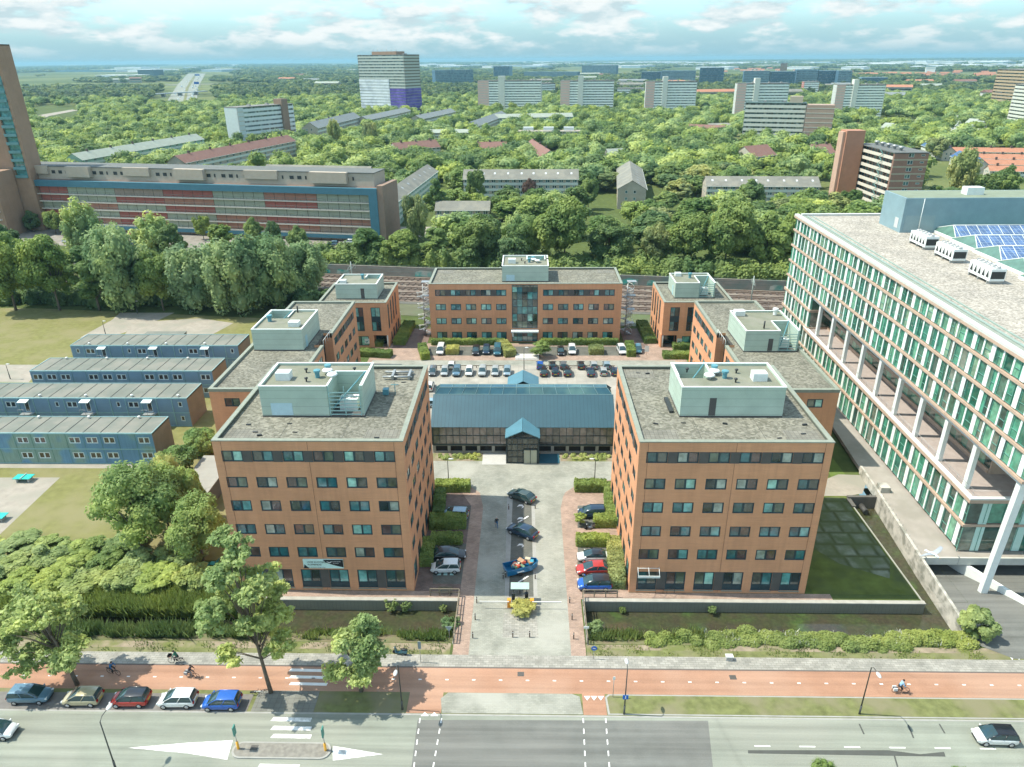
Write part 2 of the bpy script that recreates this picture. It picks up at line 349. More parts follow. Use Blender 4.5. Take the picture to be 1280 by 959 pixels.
# water and its banks
mb=MB(); mb.quad((-140,64,-1.5),(-8,64,-1.5),(-8,69.2,-1.5),(-140,69.2,-1.5)); structure('canal_water',mb,G_water)
mb=MB(); mb.add([(6,62,-1.5),(54,62,-1.5),(54,92,-1.5),(47,92,-1.5),(47,69.6,-1.5),(6,69.6,-1.5)],[tuple(range(6))]); structure('canal_water',mb,G_water)
mb=MB()
for x0,x1 in ((-140,-8.2),(6.7,49.8)):
    n=60; random.seed(int(x0)); a=[]
    for i in range(n+1):
        x=x0+(x1-x0)*i/n; a+= [(x,61.6,.02),(x,62.6+random.uniform(-.2,.2),-.1),(x,64.2+random.uniform(-.4,.3),-1.0),(x,65.0+random.uniform(-.4,.4),-1.7)]
    mb.add(a,[(i*4+k,(i+1)*4+k,(i+1)*4+k+1,i*4+k+1) for i in range(n) for k in range(3)],0,True)
structure('canal_bank',mb,flat('bank_soil_green',(.15,.16,.075),.95,.25,1.0,spec=.1,c2=(.2,.17,.11),scale2=.4))
mb=MB(); mb.add([(-140,68.9,-1.7),(-46,68.9,-1.7),(-46,68.9,0),(-140,68.9,0)],[(0,1,2,3)]); structure('canal_bank_far',mb,G_grass)
# street side
rsheet('road',-160,18,160,52.2,.008,G_asph)
sheet('road_resurfaced',[(522,900),(885,901),(893,975),(512,975)],.012,G_asph2)
rsheet('road_kerb_line',-160,52.12,160,52.32,.02,G_kerb)
rsheet('verge_grass',-160,52.3,160,55.1,.014,G_verge)
rsheet('parking_bay_paving',-75,52.32,-28.4,54.5,.03,flat('bay_grey',(.17,.16,.145),.9,.15,1.2))
rsheet('cycle_path',-160,55.0,160,58.4,.022,G_red)
rsheet('cycle_path_edge',-160,58.3,160,58.46,.028,flat('edge_brown',(.12,.1,.09),.9,.1,1))
rsheet('pavement',-160,58.4,160,60.2,.026,G_slab)
rsheet('bank_strip',-160,60.2,-8.6,61.9,.02,G_dirt); rsheet('bank_strip',6.6,60.2,58,61.9,.02,G_dirt)
rsheet('bank_grass',-160,60.2,-9.5,60.9,.026,G_verge); rsheet('bank_grass',8,60.2,56,61.1,.026,G_verge)
mb=MB(); mb.prism([(-8.6,52.4),(-8.9,54.2),(-8.2,54.95),(4.6,54.95),(5.4,54.6),(5.6,52.4)],0,.06); structure('paved_island',mb,G_drive)
mb=MB(); mb.prism([(8.1,52.4),(8.0,54.6),(8.4,54.95),(150,54.95),(150,52.4)],0,.05); structure('verge_kerb',mb,G_kerb)
mb=MB(); mb.prism([(8.3,52.55),(8.2,54.5),(8.5,54.8),(150,54.8),(150,52.55)],0,.06); structure('verge_grass',mb,G_verge)
rsheet('cycle_link',-12.2,52.35,-8.7,55.3,.034,G_red); rsheet('cycle_link',5.65,52.35,8.0,55.3,.034,G_red)
rsheet('crossing_paving',-28.0,52.33,-21.6,55.0,.034,tiled('crossing_slabs',(.2,.205,.18),.6,.6,(.13,.13,.12),var=.08,off=0))
# drive and courtyard
rsheet('driveway',-6.5,60.2,4.85,101,.03,G_drive)
rsheet('brick_walk',-8.3,60.2,-6.5,93.5,.032,G_brick); rsheet('brick_walk',4.85,60.2,6.5,93.5,.032,G_brick)
rsheet('courtyard_ground',-14,69.4,-8.3,97,.01,G_brick2); rsheet('courtyard_ground',6.5,69.4,12.5,97,.01,G_brick)
sheet('courtyard_plaza',[(541,572),(541,602),(575,604),(597,620),(606,640),(700,640),(704,620),(722,604),(765,602),(765,572)],.034,G_drive)
sheet('brick_corner',[(541,600),(580,603),(600,616),(604,634),(590,634),(575,612),(541,610)],.038,G_brick)
sheet('brick_corner',[(765,600),(726,603),(706,616),(701,634),(715,634),(730,612),(765,610)],.038,G_brick)
sheet('median_strip',[(641,620),(664,620),(668,746),(632,746)],.036,G_bay)
for q in ([(634,620),(641,620),(636,746),(631,746)],[(664,620),(668,620),(672,746),(667,746)]): sheet('median_kerb',q,.042,G_kerb)
sheet('barrier_plinth',[(630,766),(671,766),(673,797),(628,797)],.04,G_slab)
sheet('drive_kerb_line',[(640,600),(670,603),(672,620),(640,620)],.04,G_drive)
rsheet('quay_path',-46,69.35,-8.3,70.6,.02,G_brick); rsheet('quay_path',6.5,69.35,37,70.6,.02,G_brick)
for u0,v0,u1,v1 in ((541,680,588,730),(541,632,590,662),(722,680,766,738),(722,632,766,660)):
    sheet('parking_bays',[(u0,v0),(u1,v0),(u1,v1),(u0,v1)],.022,G_bay)
# behind the hall
rsheet('car_park',-32,104,30,142.8,.012,G_conc)
rsheet('service_road',-34,142.8,32,145.6,.018,G_drive)
rsheet('brick_forecourt',-34,145.6,32,156,.016,G_brick)
rsheet('back_bay_paving',-22.5,148.4,22.5,154,.022,G_bay)
rsheet('rear_path_left',-31,153,-23.3,166,.02,G_brick2); rsheet('rear_path_right',22.3,153,27.5,166,.02,G_brick2)
rsheet('side_paving',-35,92,-31,156,.012,G_brick); rsheet('side_paving',30,92,34.6,156,.012,G_brick)
rsheet('flower_bed',-15.8,102.3,-7.4,104.9,.04,G_dirt); rsheet('flower_bed',5.4,102.3,14.2,104.9,.04,G_dirt)
rsheet('entrance_slab',-7.4,101.2,-3.5,104.9,.044,flat('entrance_slab_grey',(.45,.45,.42),.8,.06,1))
# left grounds
sheet('lawn',[(-700,372),(60,386),(330,398),(330,560),(300,700),(-800,700)],.006,G_lawn)
sheet('playground_pad',[(-400,597),(75,597),(0,668),(-250,760)],.012,G_pad)
sheet('gravel_path',[(-300,458),(60,458),(118,430),(190,396),(205,384),(150,386),(110,404),(60,446),(-300,446)] if False else [(-200,456),(48,456),(60,448),(36,478),(-200,474)],.012,G_pad)
sheet('gravel_area',[(100,422),(140,400),(150,391),(218,391),(190,404),(128,425)],.012,G_pad); sheet('gravel_area',[(170,403),(250,398),(292,404),(262,420),(150,424)],.014,G_pad)
rsheet('block_apron',-97.5,99.6,-59,101,.016,G_pad)
# right side: lawn terrace over the pond, patio
mb=MB(); mb.box(35,70.6,-.02,47.55,99.5,.012); structure('terrace_lawn',mb,flat('mossy_lawn',(.11,.14,.035),.95,.25,.5,spec=.1,c2=(.08,.1,.04),scale2=.2))
sheet('moss_and_painted_reflections',[(37.5,92),(47.2,92),(47.2,77),(45.6,73.6),(40.5,76.5),(36.6,82)],.02,tiled('moss_reflection_paint',(.19,.22,.165),2.6,2.6,(.06,.075,.03),var=.25,off=.2,scale=.9,msize=.5,c2=(.08,.105,.035),msm=1.0,c2r=(.36,.58)),False)  # pale squares paint light reflected off the glass office, green is moss
sheet('sand_patch',[(1030,600),(1048,593),(1075,594),(1083,603),(1078,617),(1060,620),(1025,620)],.026,G_pad)
rsheet('side_lawn',33.9,93,50,150,.008,flat('side_lawn_grass',(.12,.17,.045),.95,.2,.6,spec=.1))
# the sunken lane beside the glass office
mb=MB(); mb.add([(50.0,62.5,.05),(50.05,66.5,.05),(50.3,70,-.25),(50.75,77,-1.45),(52.2,97,-1.5),(125,97,-1.5),(125,77,-1.45),(125,70,-.25),(125,66.5,.05),(125,60.35,.05),(53,60.35,.05)],[(0,1,9,10),(10,1,8,9)][:0]+[(0,1,8,9),(0,9,10),(1,2,7,8),(2,3,6,7),(3,4,5,6)]); structure('ramp_road',mb,G_asph2)
# ponds/ditch with the railway, turned a little against the offices
rail_a=math.atan2(175.4-188.5,49+41.7)
def RW(x,y,z=0): # rail frame: x along, y across
    c,s=math.cos(rail_a),math.sin(rail_a); return (x*c-y*s,182+x*s+y*c,z)
def rstrip(name,y0,y1,z,mat,x0=-420,x1=420): return sheet(name,[RW(x0,y0)[:2],RW(x1,y0)[:2],RW(x1,y1)[:2],RW(x0,y1)[:2]],z,mat,False)
rstrip('ditch_water',-10.5,-1.2,.05,flat('ditch_olive',(.12,.12,.055),.45,.12,.4,c2=(.1,.13,.04),scale2=.08)); rstrip('ditch_bank',-1.3,.6,.1,flat('ditch_wall_grey',(.12,.12,.1),.9,.1,1))
rstrip('railway_ballast',.6,24.5,.14,G_ballast)
rstrip('rail_bank_grass',24.5,34,.1,G_verge); rstrip('ditch_water_far',25.5,30.5,.14,flat('ditch_green',(.16,.15,.07),.5,.15,.6))
slp=flat('sleeper_concrete',(.15,.125,.105),.9,.1,2); rst=flat('rail_steel',(.1,.06,.04),.5,.1,2,metal=.3)
for ty in (2.6,7.0,12.0,16.6,21.5):
    t=thing('railway_track','',"track",(0,0,0))
    tag(t,{2.6:'railway track closest to the office court',7.0:'second railway track counted from the office court',12.0:'middle railway track of five',16.6:'fourth railway track counted from the office court',21.5:'railway track closest to the graffiti wall'}[ty],'railway track','railway tracks behind the offices')
    a=MB()
    for k in (-.75,.75):
        p0=RW(-260,ty+k); p1=RW(260,ty+k); c,s=math.cos(rail_a),math.sin(rail_a)
        a.obox(((p0[0]+p1[0])/2,(p0[1]+p1[1])/2,.32),520,.14,.16,rail_a)
    a.build('rail_pair',rst,t); b=MB()
    for i in range(-130,131,2):
        q=RW(i*.9,ty); b.obox((q[0],q[1],.15),.5,2.5,.17,rail_a)
    b.build('sleeper_row',slp,t)
# far town ground
sheet('street_left',[(430,283),(600,284),(620,292),(430,300)],.02,G_pad)
sheet('far_car_park',[(-60,282),(200,286),(430,300),(440,325),(260,318),(60,306),(-60,300)],.03,tiled('far_parking',(.26,.24,.21),2.5,5,(.3,.28,.25),var=.06,off=0))
sheet('car_park_verge',[(-60,306),(60,312),(260,326),(440,331),(440,337),(240,333),(-60,320)],.04,G_verge)
sheet('far_meadow',[(1095,150),(1180,152),(1185,162),(1090,160)],.1,flat('meadow_bright',(.16,.22,.04),.9,.1,.1))
# ---------------------------------------------------------------- office court (brick)
BRK=brickwall('orange_brick',(.61,.315,.175)); FRM=flat('window_frame_dark',(.022,.05,.062),.45,.1,2)
GL=pane_mat('office_pane',[(.015,.035,.04),(.04,.19,.2),(.1,.34,.32),(.09,.1,.085),(.3,.6,.5),(.03,.11,.12),(.11,.15,.11),(.16,.42,.4),(.12,.08,.075),(.03,.14,.16),(.35,.42,.36),(.06,.2,.22)])
DK=flat('panel_charcoal',(.085,.083,.078),.6,.1,1); RG=gravel('roof_gravel',(.125,.125,.1),(.18,.178,.147),(.265,.26,.215),3.4)
RT_=tiled('roof_tiles',(.215,.21,.175),.5,.5,(.12,.12,.1),off=0,msize=.03); CAP=flat('parapet_cap',(.24,.265,.21),.6,.1,1.5)
MINT=lined('mint_cladding',(.43,.54,.45),2,1.05,.6,.45,width=.1); MINTR=flat('deck_felt',(.185,.195,.14),.9,.1,.6,c2=(.22,.22,.17),scale2=.4); WHT=flat('white_metal',(.72,.76,.72),.45,.05,1.5)
STEEL=flat('galvanised',(.36,.38,.37),.45,.12,3,metal=.5); BLK=flat('dark_metal',(.03,.035,.035),.5,.1,2); TEAL=flat('teal_unit',(.1,.27,.31),.5,.15,2)
WM={}
def winmesh(w,h,kind):
    k=(round(w,2),round(h,2),kind)
    if k in WM: return WM[k]
    f=MB(); g=MB(); t=.14; y0,y1=.05,.13
    f.box(0,y0,0,w,y1,t); f.box(0,y0,h-t,w,y1,h); f.box(0,y0,t,t,y1,h-t); f.box(w-t,y0,t,w,y1,h-t)
    if kind=='two':
        f.box(w/2-.1,y0,t,w/2+.1,y1,h-t); ps=[(t,w/2-.1,t,h-t),(w/2+.1,w-t,t,h-t)]
    elif kind=='ground':
        f.box(w/2-.07,y0,t,w/2+.07,y1,h-t); f.box(t,y0+.01,.75,w/2-.07,y1-.01,.87); f.box(w/2+.07,y0+.01,.75,w-t,y1-.01,.87)
        f.box(t,y0+.03,t,w/2-.07,y1,.75); f.box(w/2+.07,y0+.03,t,w-t,y1,.75)
        ps=[(t,w/2-.07,.87,h-t),(w/2+.07,w-t,.87,h-t)]
    elif kind=='tall':
        f.box(w/2-.05,y0,t,w/2+.05,y1,h-t); f.box(t,y0+.02,h*.38,w/2-.05,y1,h*.62); f.box(w/2+.05,y0+.02,h*.38,w-t,y1,h*.62)
        ps=[(t,w/2-.05,t,h*.38),(w/2+.05,w-t,t,h*.38),(t,w/2-.05,h*.62,h-t),(w/2+.05,w-t,h*.62,h-t)]
    elif kind=='grid':
        n=max(2,int(w/1.15)); q=max(2,int(h/1.7)); ps=[]
        for i in range(1,n): f.box(w*i/n-.04,y0,t,w*i/n+.04,y1,h-t)
        for j in range(1,q): f.box(t,y0+.012,h*j/q-.04,w-t,y1-.012,h*j/q+.04)
        for i in range(n):
            for j in range(q): ps.append((max(t,w*i/n+.04),min(w-t,w*(i+1)/n-.04),max(t,h*j/q+.04),min(h-t,h*(j+1)/q-.04)))
    else: ps=[(t,w-t,t,h-t)]
    for a,b,c,d in ps:
        e=random.uniform(-.012,.012); g.add([(a,y1-.03,c),(b,y1-.03,c),(b,y1-.03+e,d),(a,y1-.03+e,d)],[(0,1,2,3)])
    WM[k]=(f,g,{}); return WM[k]
def window(parent,w,h,kind,loc,rz,fm=None,pm=None):
    f,g,cache=winmesh(w,h,kind); fm=fm or FRM; pm=pm or GL; k=(fm.name,pm.name)
    if k not in cache: cache[k]=(f.mesh('window',fm),g.mesh('pane',pm))
    o=put('window',cache[k][0],parent,loc,rz); put('pane',cache[k][1],o); return o
FACES={'S':(0,(0,-1,0)),'E':(90,(1,0,0)),'N':(180,(0,1,0)),'W':(-90,(-1,0,0))}
def facade(root,mb,x0,y0,x1,y1,h,face,wins,z0=0,depth=.16,fm=None,pm=None,m=0):
    "wins: (u,z,w,h,kind); u from the left seen from outside"
    O,U,W={'S':((x0,y0,z0),(1,0,0),x1-x0),'E':((x1,y0,z0),(0,1,0),y1-y0),'N':((x1,y1,z0),(-1,0,0),x1-x0),'W':((x0,y1,z0),(0,-1,0),y1-y0)}[face]
    rz,N=FACES[face]; O=Vector(O); U=Vector(U)
    mb.wall(O,U,(0,0,1),W,h-z0,[(u,z-z0,u+w,z-z0+hh) for u,z,w,hh,k in wins],N,depth,m)
    for u,z,w,hh,k in wins:
        if k=='open': continue
        P=O+U*u; window(root,w,hh,k,(P.x,P.y,z),R(rz),fm,pm)
def roofset(root,x0,y0,x1,y1,h,corners=True,par=.45,w=.5,name='roof'):
    mb=MB(); mb.box(x0+.02,y0+.02,h-par-.4,x1-.02,y1-.02,h-par); r=mb.build(name,RG,root)
    mb=MB(); e=.06
    mb.box(x0-e,y0-e,h-.12,x1+e,y0+w,h); mb.box(x0-e,y1-w,h-.12,x1+e,y1+e,h); mb.box(x0-e,y0+w,h-.12,x0+w,y1-w,h); mb.box(x1-w,y0+w,h-.12,x1+e,y1-w,h)
    mb.build('parapet_cap',CAP,root)
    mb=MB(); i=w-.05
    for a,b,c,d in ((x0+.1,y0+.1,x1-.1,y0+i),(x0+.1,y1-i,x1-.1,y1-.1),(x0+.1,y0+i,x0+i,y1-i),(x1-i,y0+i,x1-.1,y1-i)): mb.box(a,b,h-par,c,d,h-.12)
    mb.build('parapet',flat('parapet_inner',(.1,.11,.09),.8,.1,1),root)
    if corners:
        s=4.2
        for a,b in ((x0+w,y0+w),(x1-w-s,y0+w),(x0+w,y1-w-s*.7),(x1-w-s,y1-w-s*.7)): MB().box(a,b,h-par-.1,a+s,b+s*.7,h-par+.03).build('roof_paving',RT_,root)
    return r
def rooftop_bits(root,x0,y0,z,flip):
    s=-1 if flip else 1
    cx=x0
    def b(dx,dy,w,d,h,name,mat):
        q=MB(); q.box(-w/2,-d/2,0,w/2,d/2,h); return q.build(name,mat,root,(cx+s*dx,y0+dy,z))
    o=b(0,0,1.7,1.3,1.0,'roof_hatch',WHT)
    for dx,dy in ((5.0,1.5),(5.9,.2)):
        q=MB(); q.lathe((0,0,0),[(.0,.0),(.2,0),(.2,.35),(.6,.42),(.68,.5),(.56,.64),(.2,.72),(.0,.73)],20); q.build('fan_cowl',WHT,root,(cx+s*dx,y0+dy,z))
    for dx,dy in ((4.0,.4),(4.9,2.1)):
        q=MB(); q.lathe((0,0,0),[(.28,0),(.28,.7),(.42,.75),(.42,1.0),(0,1.05)],14,0,smooth=False); q.build('vent_cowl',TEAL,root,(cx+s*dx,y0+dy,z))
    for dx,dy in ((2.2,1.9),(3.0,-.9),(8.2,2.2)):
        q=MB(); q.lathe((0,0,0),[(.1,0),(.1,.4),(.22,.42),(.22,.55),(0,.6)],10,0); q.build('vent_pipe',BLK,root,(cx+s*dx,y0+dy,z))
def penthouse(root,x0,y0,x1,y1,z0,z1,notch,door=None,dark=None,bits=True,flip=False):
    "clad plant room; notch=(xa,ya,xb,yb) is the open plant yard cut from its roof"
    a,b,c,d=notch; mb=MB(); 
    main=(x0,y0,x1,y1)
    # walls as thin boxes round the outline, yard walls inside
    t=.2
    def wallbox(p,q): mb.box(min(p[0],q[0]),min(p[1],q[1]),z0,max(p[0],q[0]),max(p[1],q[1]),z1)
    mb.box(x0,y0,z0,x1,y0+t,z1) if not (b<=y0+.01) else (mb.box(x0,y0,z0,a,y0+t,z1) if a>x0+.01 else mb.box(c,y0,z0,x1,y0+t,z1))
    mb.box(x0,y1-t,z0,x1,y1,z1); mb.box(x0,y0+t,z0,x0+t,y1-t,z1); mb.box(x1-t,y0+t,z0,x1,y1-t,z1)
    # roof deck pieces round the notch
    pieces=[]
    if a>x0+.3: pieces.append((x0+t,y0+t,a,y1-t))
    if c<x1-.3: pieces.append((c,y0+t,x1-t,y1-t))
    if d<y1-.3: pieces.append((max(a,x0+t),d,min(c,x1-t),y1-t))
    if b>y0+.3: pieces.append((max(a,x0+t),y0+t,min(c,x1-t),b))
    for q in ((a,b,a+.12,d),(c-.12,b,c,d),(a,d-.12,c,d)):
        if q[0]>x0+.2 or True: mb.box(max(q[0],x0+t),max(q[1],y0+t),z0+.01,min(q[2],x1-t),min(q[3],y1-t),z1-.01)
    p=mb.build('penthouse',MINT,root)
    mb=MB()
    for q in pieces: mb.box(q[0],q[1],z1-.6,q[2],q[3],z1-.28)
    mb.build('penthouse_roof',MINTR,p)
    mb=MB(); e=.05
    mb.box(x0-e,y0-e,z1,x1+e,y0+.22,z1+.07) if b>y0+.01 else (mb.box(x0-e,y0-e,z1,a,y0+.22,z1+.07) if a>x0+.01 else mb.box(c,y0-e,z1,x1+e,y0+.22,z1+.07))
    mb.box(x0-e,y1-.22,z1,x1+e,y1+e,z1+.07); mb.box(x0-e,y0+.22,z1,x0+.22,y1-.22,z1+.07); mb.box(x1-.22,y0+.22,z1,x1+e,y1-.22,z1+.07)
    mb.box(max(a-.1,x0),max(b,y0+.22),z1-.02,max(a-.1,x0)+.22,d,z1+.05); mb.box(min(c,x1-.22)-.1,max(b,y0+.22),z1-.02,min(c,x1-.22)+.12,d,z1+.05); mb.box(a,d-.1,z1-.01,c,d+.14,z1+.055)
    mb.build('coping',WHT,p)
    # plant yard: screen of bars + two condensers
    mb=MB(); yy=max(b,y0)
    if b<=y0+.3:
        for k in range(7): mb.box(a+.1,y0,z0+.3+k*.48,c-.1,y0+.04,z0+.42+k*.48)
        for k in range(3): mb.box(a+.1+(c-a-.26)*k/2,y0-.03,z0,a+.18+(c-a-.26)*k/2,y0+.03,z1)
        mb.build('louvre_screen',flat('screen_teal',(.3,.48,.46),.5,.1,1),p)
    cx=(a+c)/2; w=min(2.4,(c-a)*.55)
    q=MB(); q.box(-w/2,-.8,0,w/2,.8,1.5); un=q.build('condenser',WHT,p,(cx,(b+d)/2,z0+.1))
    q=MB()
    for k in (-1,1): q.lathe((k*w/4,0,1.5),[(w*.2,0),(w*.2,.08),(w*.15,.08),(w*.14,.02),(.05,.03)],14)
    q.build('condenser_fan',STEEL,un)
    q=MB(); q.tube([(a+.4,b+.3,z0+1),(c-.2,d-.2,z1+.1)],.09,6); q.build('duct_pipe',TEAL,p)
    if door:
        f,u,w,hh,mat=door; q=MB()
        if f=='S': q.box(u,y0-.04,z0+.25,u+w,y0+.0,z0+.25+hh)
        elif f=='E': q.box(x1,u,z0+.1,x1+.04,u+w,z0+.1+hh)
        else: q.box(x0-.04,u,z0+.1,x0,u+w,z0+.1+hh)
        q.build('door',mat,p)
    q=MB(); q.box(x0-.03,y0-.03,z0-.02,x1+.03,y1+.03,z0+.2); q.build('plinth_band',DK,p)
    if bits: rooftop_bits(p,x0+2.2 if not flip else x1-2.4,y0+ (y1-y0)*.4,z1-.28,flip)
    return p
PIT=3.48
ROWS=[(19.82-1.45,1.45),(14.9,1.45),(11.68,1.48),(8.36,1.48),(5.03,1.5)]
def front_office(x0,y0,x1,y1,h,label,side,sign=None):
    root=thing('office_building',label,'office building',(0,0,0),0,'brick office buildings of the court')
    mb=MB(); wins=[]
    for c in range(6):
        u=.85+PIT*c
        for z,hh in ROWS: wins.append((u,z,2.4,hh,'two'))
        wins.append((u,.45,2.4,2.75,'ground'))
    facade(root,mb,x0,y0,x1,y1,h,'S',wins)
    sw=[]
    for c in range(6):
        u=1.0+PIT*c
        for z,hh in ROWS: sw.append((u,z,2.2,hh,'two'))
        sw.append((u,.45,2.2,2.75,'ground'))
    facade(root,mb,x0,y0,x1,y1,h,side,sw)
    other={'E':'W','W':'E'}[side]
    facade(root,mb,x0,y0,x1,y1,h,other,[(1+PIT*c,z,2.2,hh,'open') for c in range(6) for z,hh in ROWS] and [])
    facade(root,mb,x0,y0,x1,y1,h,'N',[])
    mb.build('wall',BRK,root)
    # dark panels between the top windows and between ground windows
    mb=MB(); z,hh=ROWS[0]
    for c in range(5): mb.box(x0+.85+PIT*c+2.41,y0-.03,z,x0+.85+PIT*(c+1)-.01,y0-.002,z+hh)
    for c in (0,2,4): mb.box(x0+.85+PIT*c+2.41,y0-.03,.45,x0+.85+PIT*(c+1)-.01,y0-.002,3.2)
    X=x1 if side=='E' else x0; s=1 if side=='E' else -1
    for c in range(5):
        ya=(y0+1.0+PIT*c+2.21) if side=='E' else (y1-1.0-PIT*(c+1)+.01)
        mb.box(min(X+s*.002,X+s*.03),ya,z,max(X+s*.002,X+s*.03),ya+PIT-2.22,z+hh)
    mb.build('spandrel_panel',DK,root)
    mb=MB()
    for c in range(6): mb.box(x0+.8+PIT*c,y0-.08,.33,x0+.9+PIT*c+2.4,y0+.05,.44)
    mb.build('window_sill',CAP,root)
    # vertical movement joints
    mb=MB()
    for u in (1.0,10.8,20.6): mb.box(x0+u-.02,y0-.012,.1,x0+u+.02,y0-.003,h-.2)
    mb.build('movement_joint',flat('joint',(.2,.1,.06),.9,.1,1),root)
    roofset(root,x0,y0,x1,y1,h)
    random.seed(int(x0*7)); 
    for k in range(9):
        ux=random.choice([random.uniform(x0+1.5,x0+3.2),random.uniform(x1-3.2,x1-1.5),random.uniform(x0+3,x1-3)]); uy=random.uniform(y0+1.2,y0+5.5) if k<6 else random.uniform(y1-6,y1-1.5)
        MB().box(-.28,-.09,0,.28,.09,.07+.06*(k%3)).build('roof_drain',BLK,root,(ux,uy,h-.44),random.uniform(-.3,.3))
    for xx in (x0+7.2,x0+14.4): MB().box(xx-.03,y0+.6,h-.46,xx+.03,y0+6.4,h-.435).build('membrane_seam',flat('seam_roof',(.1,.1,.08),.9,.1,2),root)
    return root
A=(-35.62,70.67,-13.99,92.6,21.16); B_=(12.48,70.67,33.95,92.6,21.16)
oa=front_office(*A,'six-storey orange brick office with a white and black banner, on the left of the drive','E')
penthouse(oa,-32.05,77.4,-19.7,84.7,20.7,24.75,(-23.9,77.4,-19.9,82.0),('S',-30.9,2.6,1.6,flat('shutter_pale',(.45,.62,.66),.5,.05,2)))
# duct runs east of the plant room
mb=MB(); 
for yy in (88.6,90.3): mb.tube([(-19.5,yy,21.1),(-15.6,yy,21.1)],.16,8)
for xx in (-18.2,-16.0): mb.box(xx-.15,88.3,20.75,xx+.15,90.6,21.35)
mb.build('roof_duct',STEEL,oa)
mb=MB(); mb.box(-18.6,83.5,20.75,-17.9,84.3,21.5); mb.tube([(-17.0,83.6,20.75),(-17.0,83.6,22.3)],.05,6); mb.tube([(-17.5,83.6,22.2),(-16.5,83.6,22.2)],.05,6); mb.build('aerial_mast',TEAL,oa)
ob=front_office(*B_,'six-storey orange brick office on the right of the drive, blue car parked by its corner','W')
penthouse(ob,18.2,77.55,30.4,85.0,20.7,24.62,(18.2+.2,80.9,22.5,84.8),('S',21.6,.8,2.3,DK),flip=True)
mb=MB(); mb.box(17.2,78.6,20.7,17.7,82.6,21.0); mb.build('roof_step',BLK,ob)
# canopy rail over the first ground window of the right office
mb=MB()
for k in (0,1.3,2.55): mb.tube([(13.35+k,70.6,3.9),(13.35+k,69.8,3.2)],.035,6)
mb.box(13.3,69.75,2.95,15.95,69.82,3.25); mb.tube([(13.35,70.55,3.8),(15.9,70.55,3.8)],.035,6); mb.build('light_bracket',WHT,ob)
# banner on the left office
bn=thing('banner','long white and black banner over the ground floor windows of the left brick office','banner',(0,0,0))
x0b,x1b=-25.35,-20.3
Pz=lambda u,v:ybeam(u,v,70.5)
q0,q1=Pz(378.5,699),Pz(428.5,710.3); zt,zb=Pz(400,699.5).z,Pz(400,710.5).z; x0b,x1b=Pz(379,705).x,Pz(429,705).x
mb=MB(); mb.box(x0b,70.5,zb,x1b,70.62,zt); mb.build('banner_panel',flat('banner_pale',(.62,.85,.8),.6,.04,2),bn)
mb=MB(); W_=x1b-x0b; Hh=zt-zb; arc=[(x0b+W_*(.5+.5*t),zt-Hh*(.02+.86*t**.55)) for t in [i/10 for i in range(11)]]
pts=[(x,70.49,z) for x,z in arc]+[(x1b,70.49,zt)]
mb.add(pts,[tuple(range(len(pts)))[::-1]]); mb.add([(x0b,70.49,zb),(x0b+W_*.14,70.49,zb),(x0b+W_*.03,70.49,zb+Hh*.45)],[(0,1,2)]); mb.build('banner_swoosh',flat('banner_black',(.012,.02,.025),.5,.05,2),bn)
def text(s,size,loc,rz,mat,parent,tilt=90,name='lettering',align='LEFT',ext=.004):
    c=bpy.data.curves.new('t','FONT'); c.body=s; c.size=size; c.extrude=ext; c.align_x=align; c.resolution_u=2
    o=bpy.data.objects.new('t',c); COL.objects.link(o); bpy.context.view_layer.update()
    me=bpy.data.meshes.new_from_object(o.evaluated_get(bpy.context.evaluated_depsgraph_get())); bpy.data.objects.remove(o)
    me.materials.clear(); me.materials.append(mat); q=put(name,me,parent,loc); q.rotation_euler=(R(tilt),0,rz); return q
INK=flat('ink_black',(.02,.03,.03),.6,.05,2); INKW=flat('ink_white',(.75,.8,.8),.6,.05,2)
text('UWE KLOOSTER',.34,(x0b+W_*.1,70.47,zb+Hh*.62),0,INK,bn); text('KOMENDE!',.34,(x0b+W_*.11,70.47,zb+Hh*.34),0,INK,bn); text('bel ons: kantoorruimte te huur',.17,(x0b+W_*.12,70.47,zb+Hh*.1),0,INK,bn)
text('KANTOOR',.2,(x0b+W_*.74,70.46,zb+Hh*.74),0,INKW,bn); text('RUIMTEN',.16,(x0b+W_*.75,70.46,zb+Hh*.56),0,INKW,bn)
mb=MB(); ex,ez=x0b+W_*.66,zb+Hh*.62
mb.add([(ex-.35,70.46,ez+.28),(ex-.2,70.46,ez+.1),(ex,70.46,ez-.02),(ex+.2,70.46,ez+.1),(ex+.35,70.46,ez+.28),(ex+.18,70.46,ez+.22),(ex,70.46,ez+.12),(ex-.18,70.46,ez+.22)],[(0,1,2,6,7),(2,3,4,5,6)]); mb.build('banner_emblem',INKW,bn)
# centre office at the back
X0,Y0b,X1,Y1b,HB=-22.4,156.9,21.25,170.6,14.05
oc=thing('office_building','wide four-storey brick office at the back of the court with a dark glass centre bay','office building',(0,0,0),0,'brick office buildings of the court')
mb=MB(); BR=[(11.12,1.5),(7.75,1.5),(4.38,1.5)]
wins=[]; cols=[-19.42-2.3+PIT*0+0,]
c0=[-21.0+3.45*c for c in range(5)]; c1=[3.45+3.45*c for c in range(5)]
for u in c0+c1:
    for z,hh in BR: wins.append((u-X0,z,2.35,hh,'two'))
    wins.append((u-X0,.4,2.35,2.1,'two'))
wins.append((-3.6-X0,3.35,5.9,10.4,'grid')); wins.append((-3.6-X0,.1,5.9,2.6,'grid'))
GL2=pane_mat('bay_pane',[(.01,.03,.035),(.02,.05,.055),(.035,.075,.07),(.05,.09,.08)])
facade(oc,mb,X0,Y0b,X1,Y1b,HB,'S',wins); facade(oc,mb,X0,Y0b,X1,Y1b,HB,'E',[]); facade(oc,mb,X0,Y0b,X1,Y1b,HB,'W',[]); facade(oc,mb,X0,Y0b,X1,Y1b,HB,'N',[])
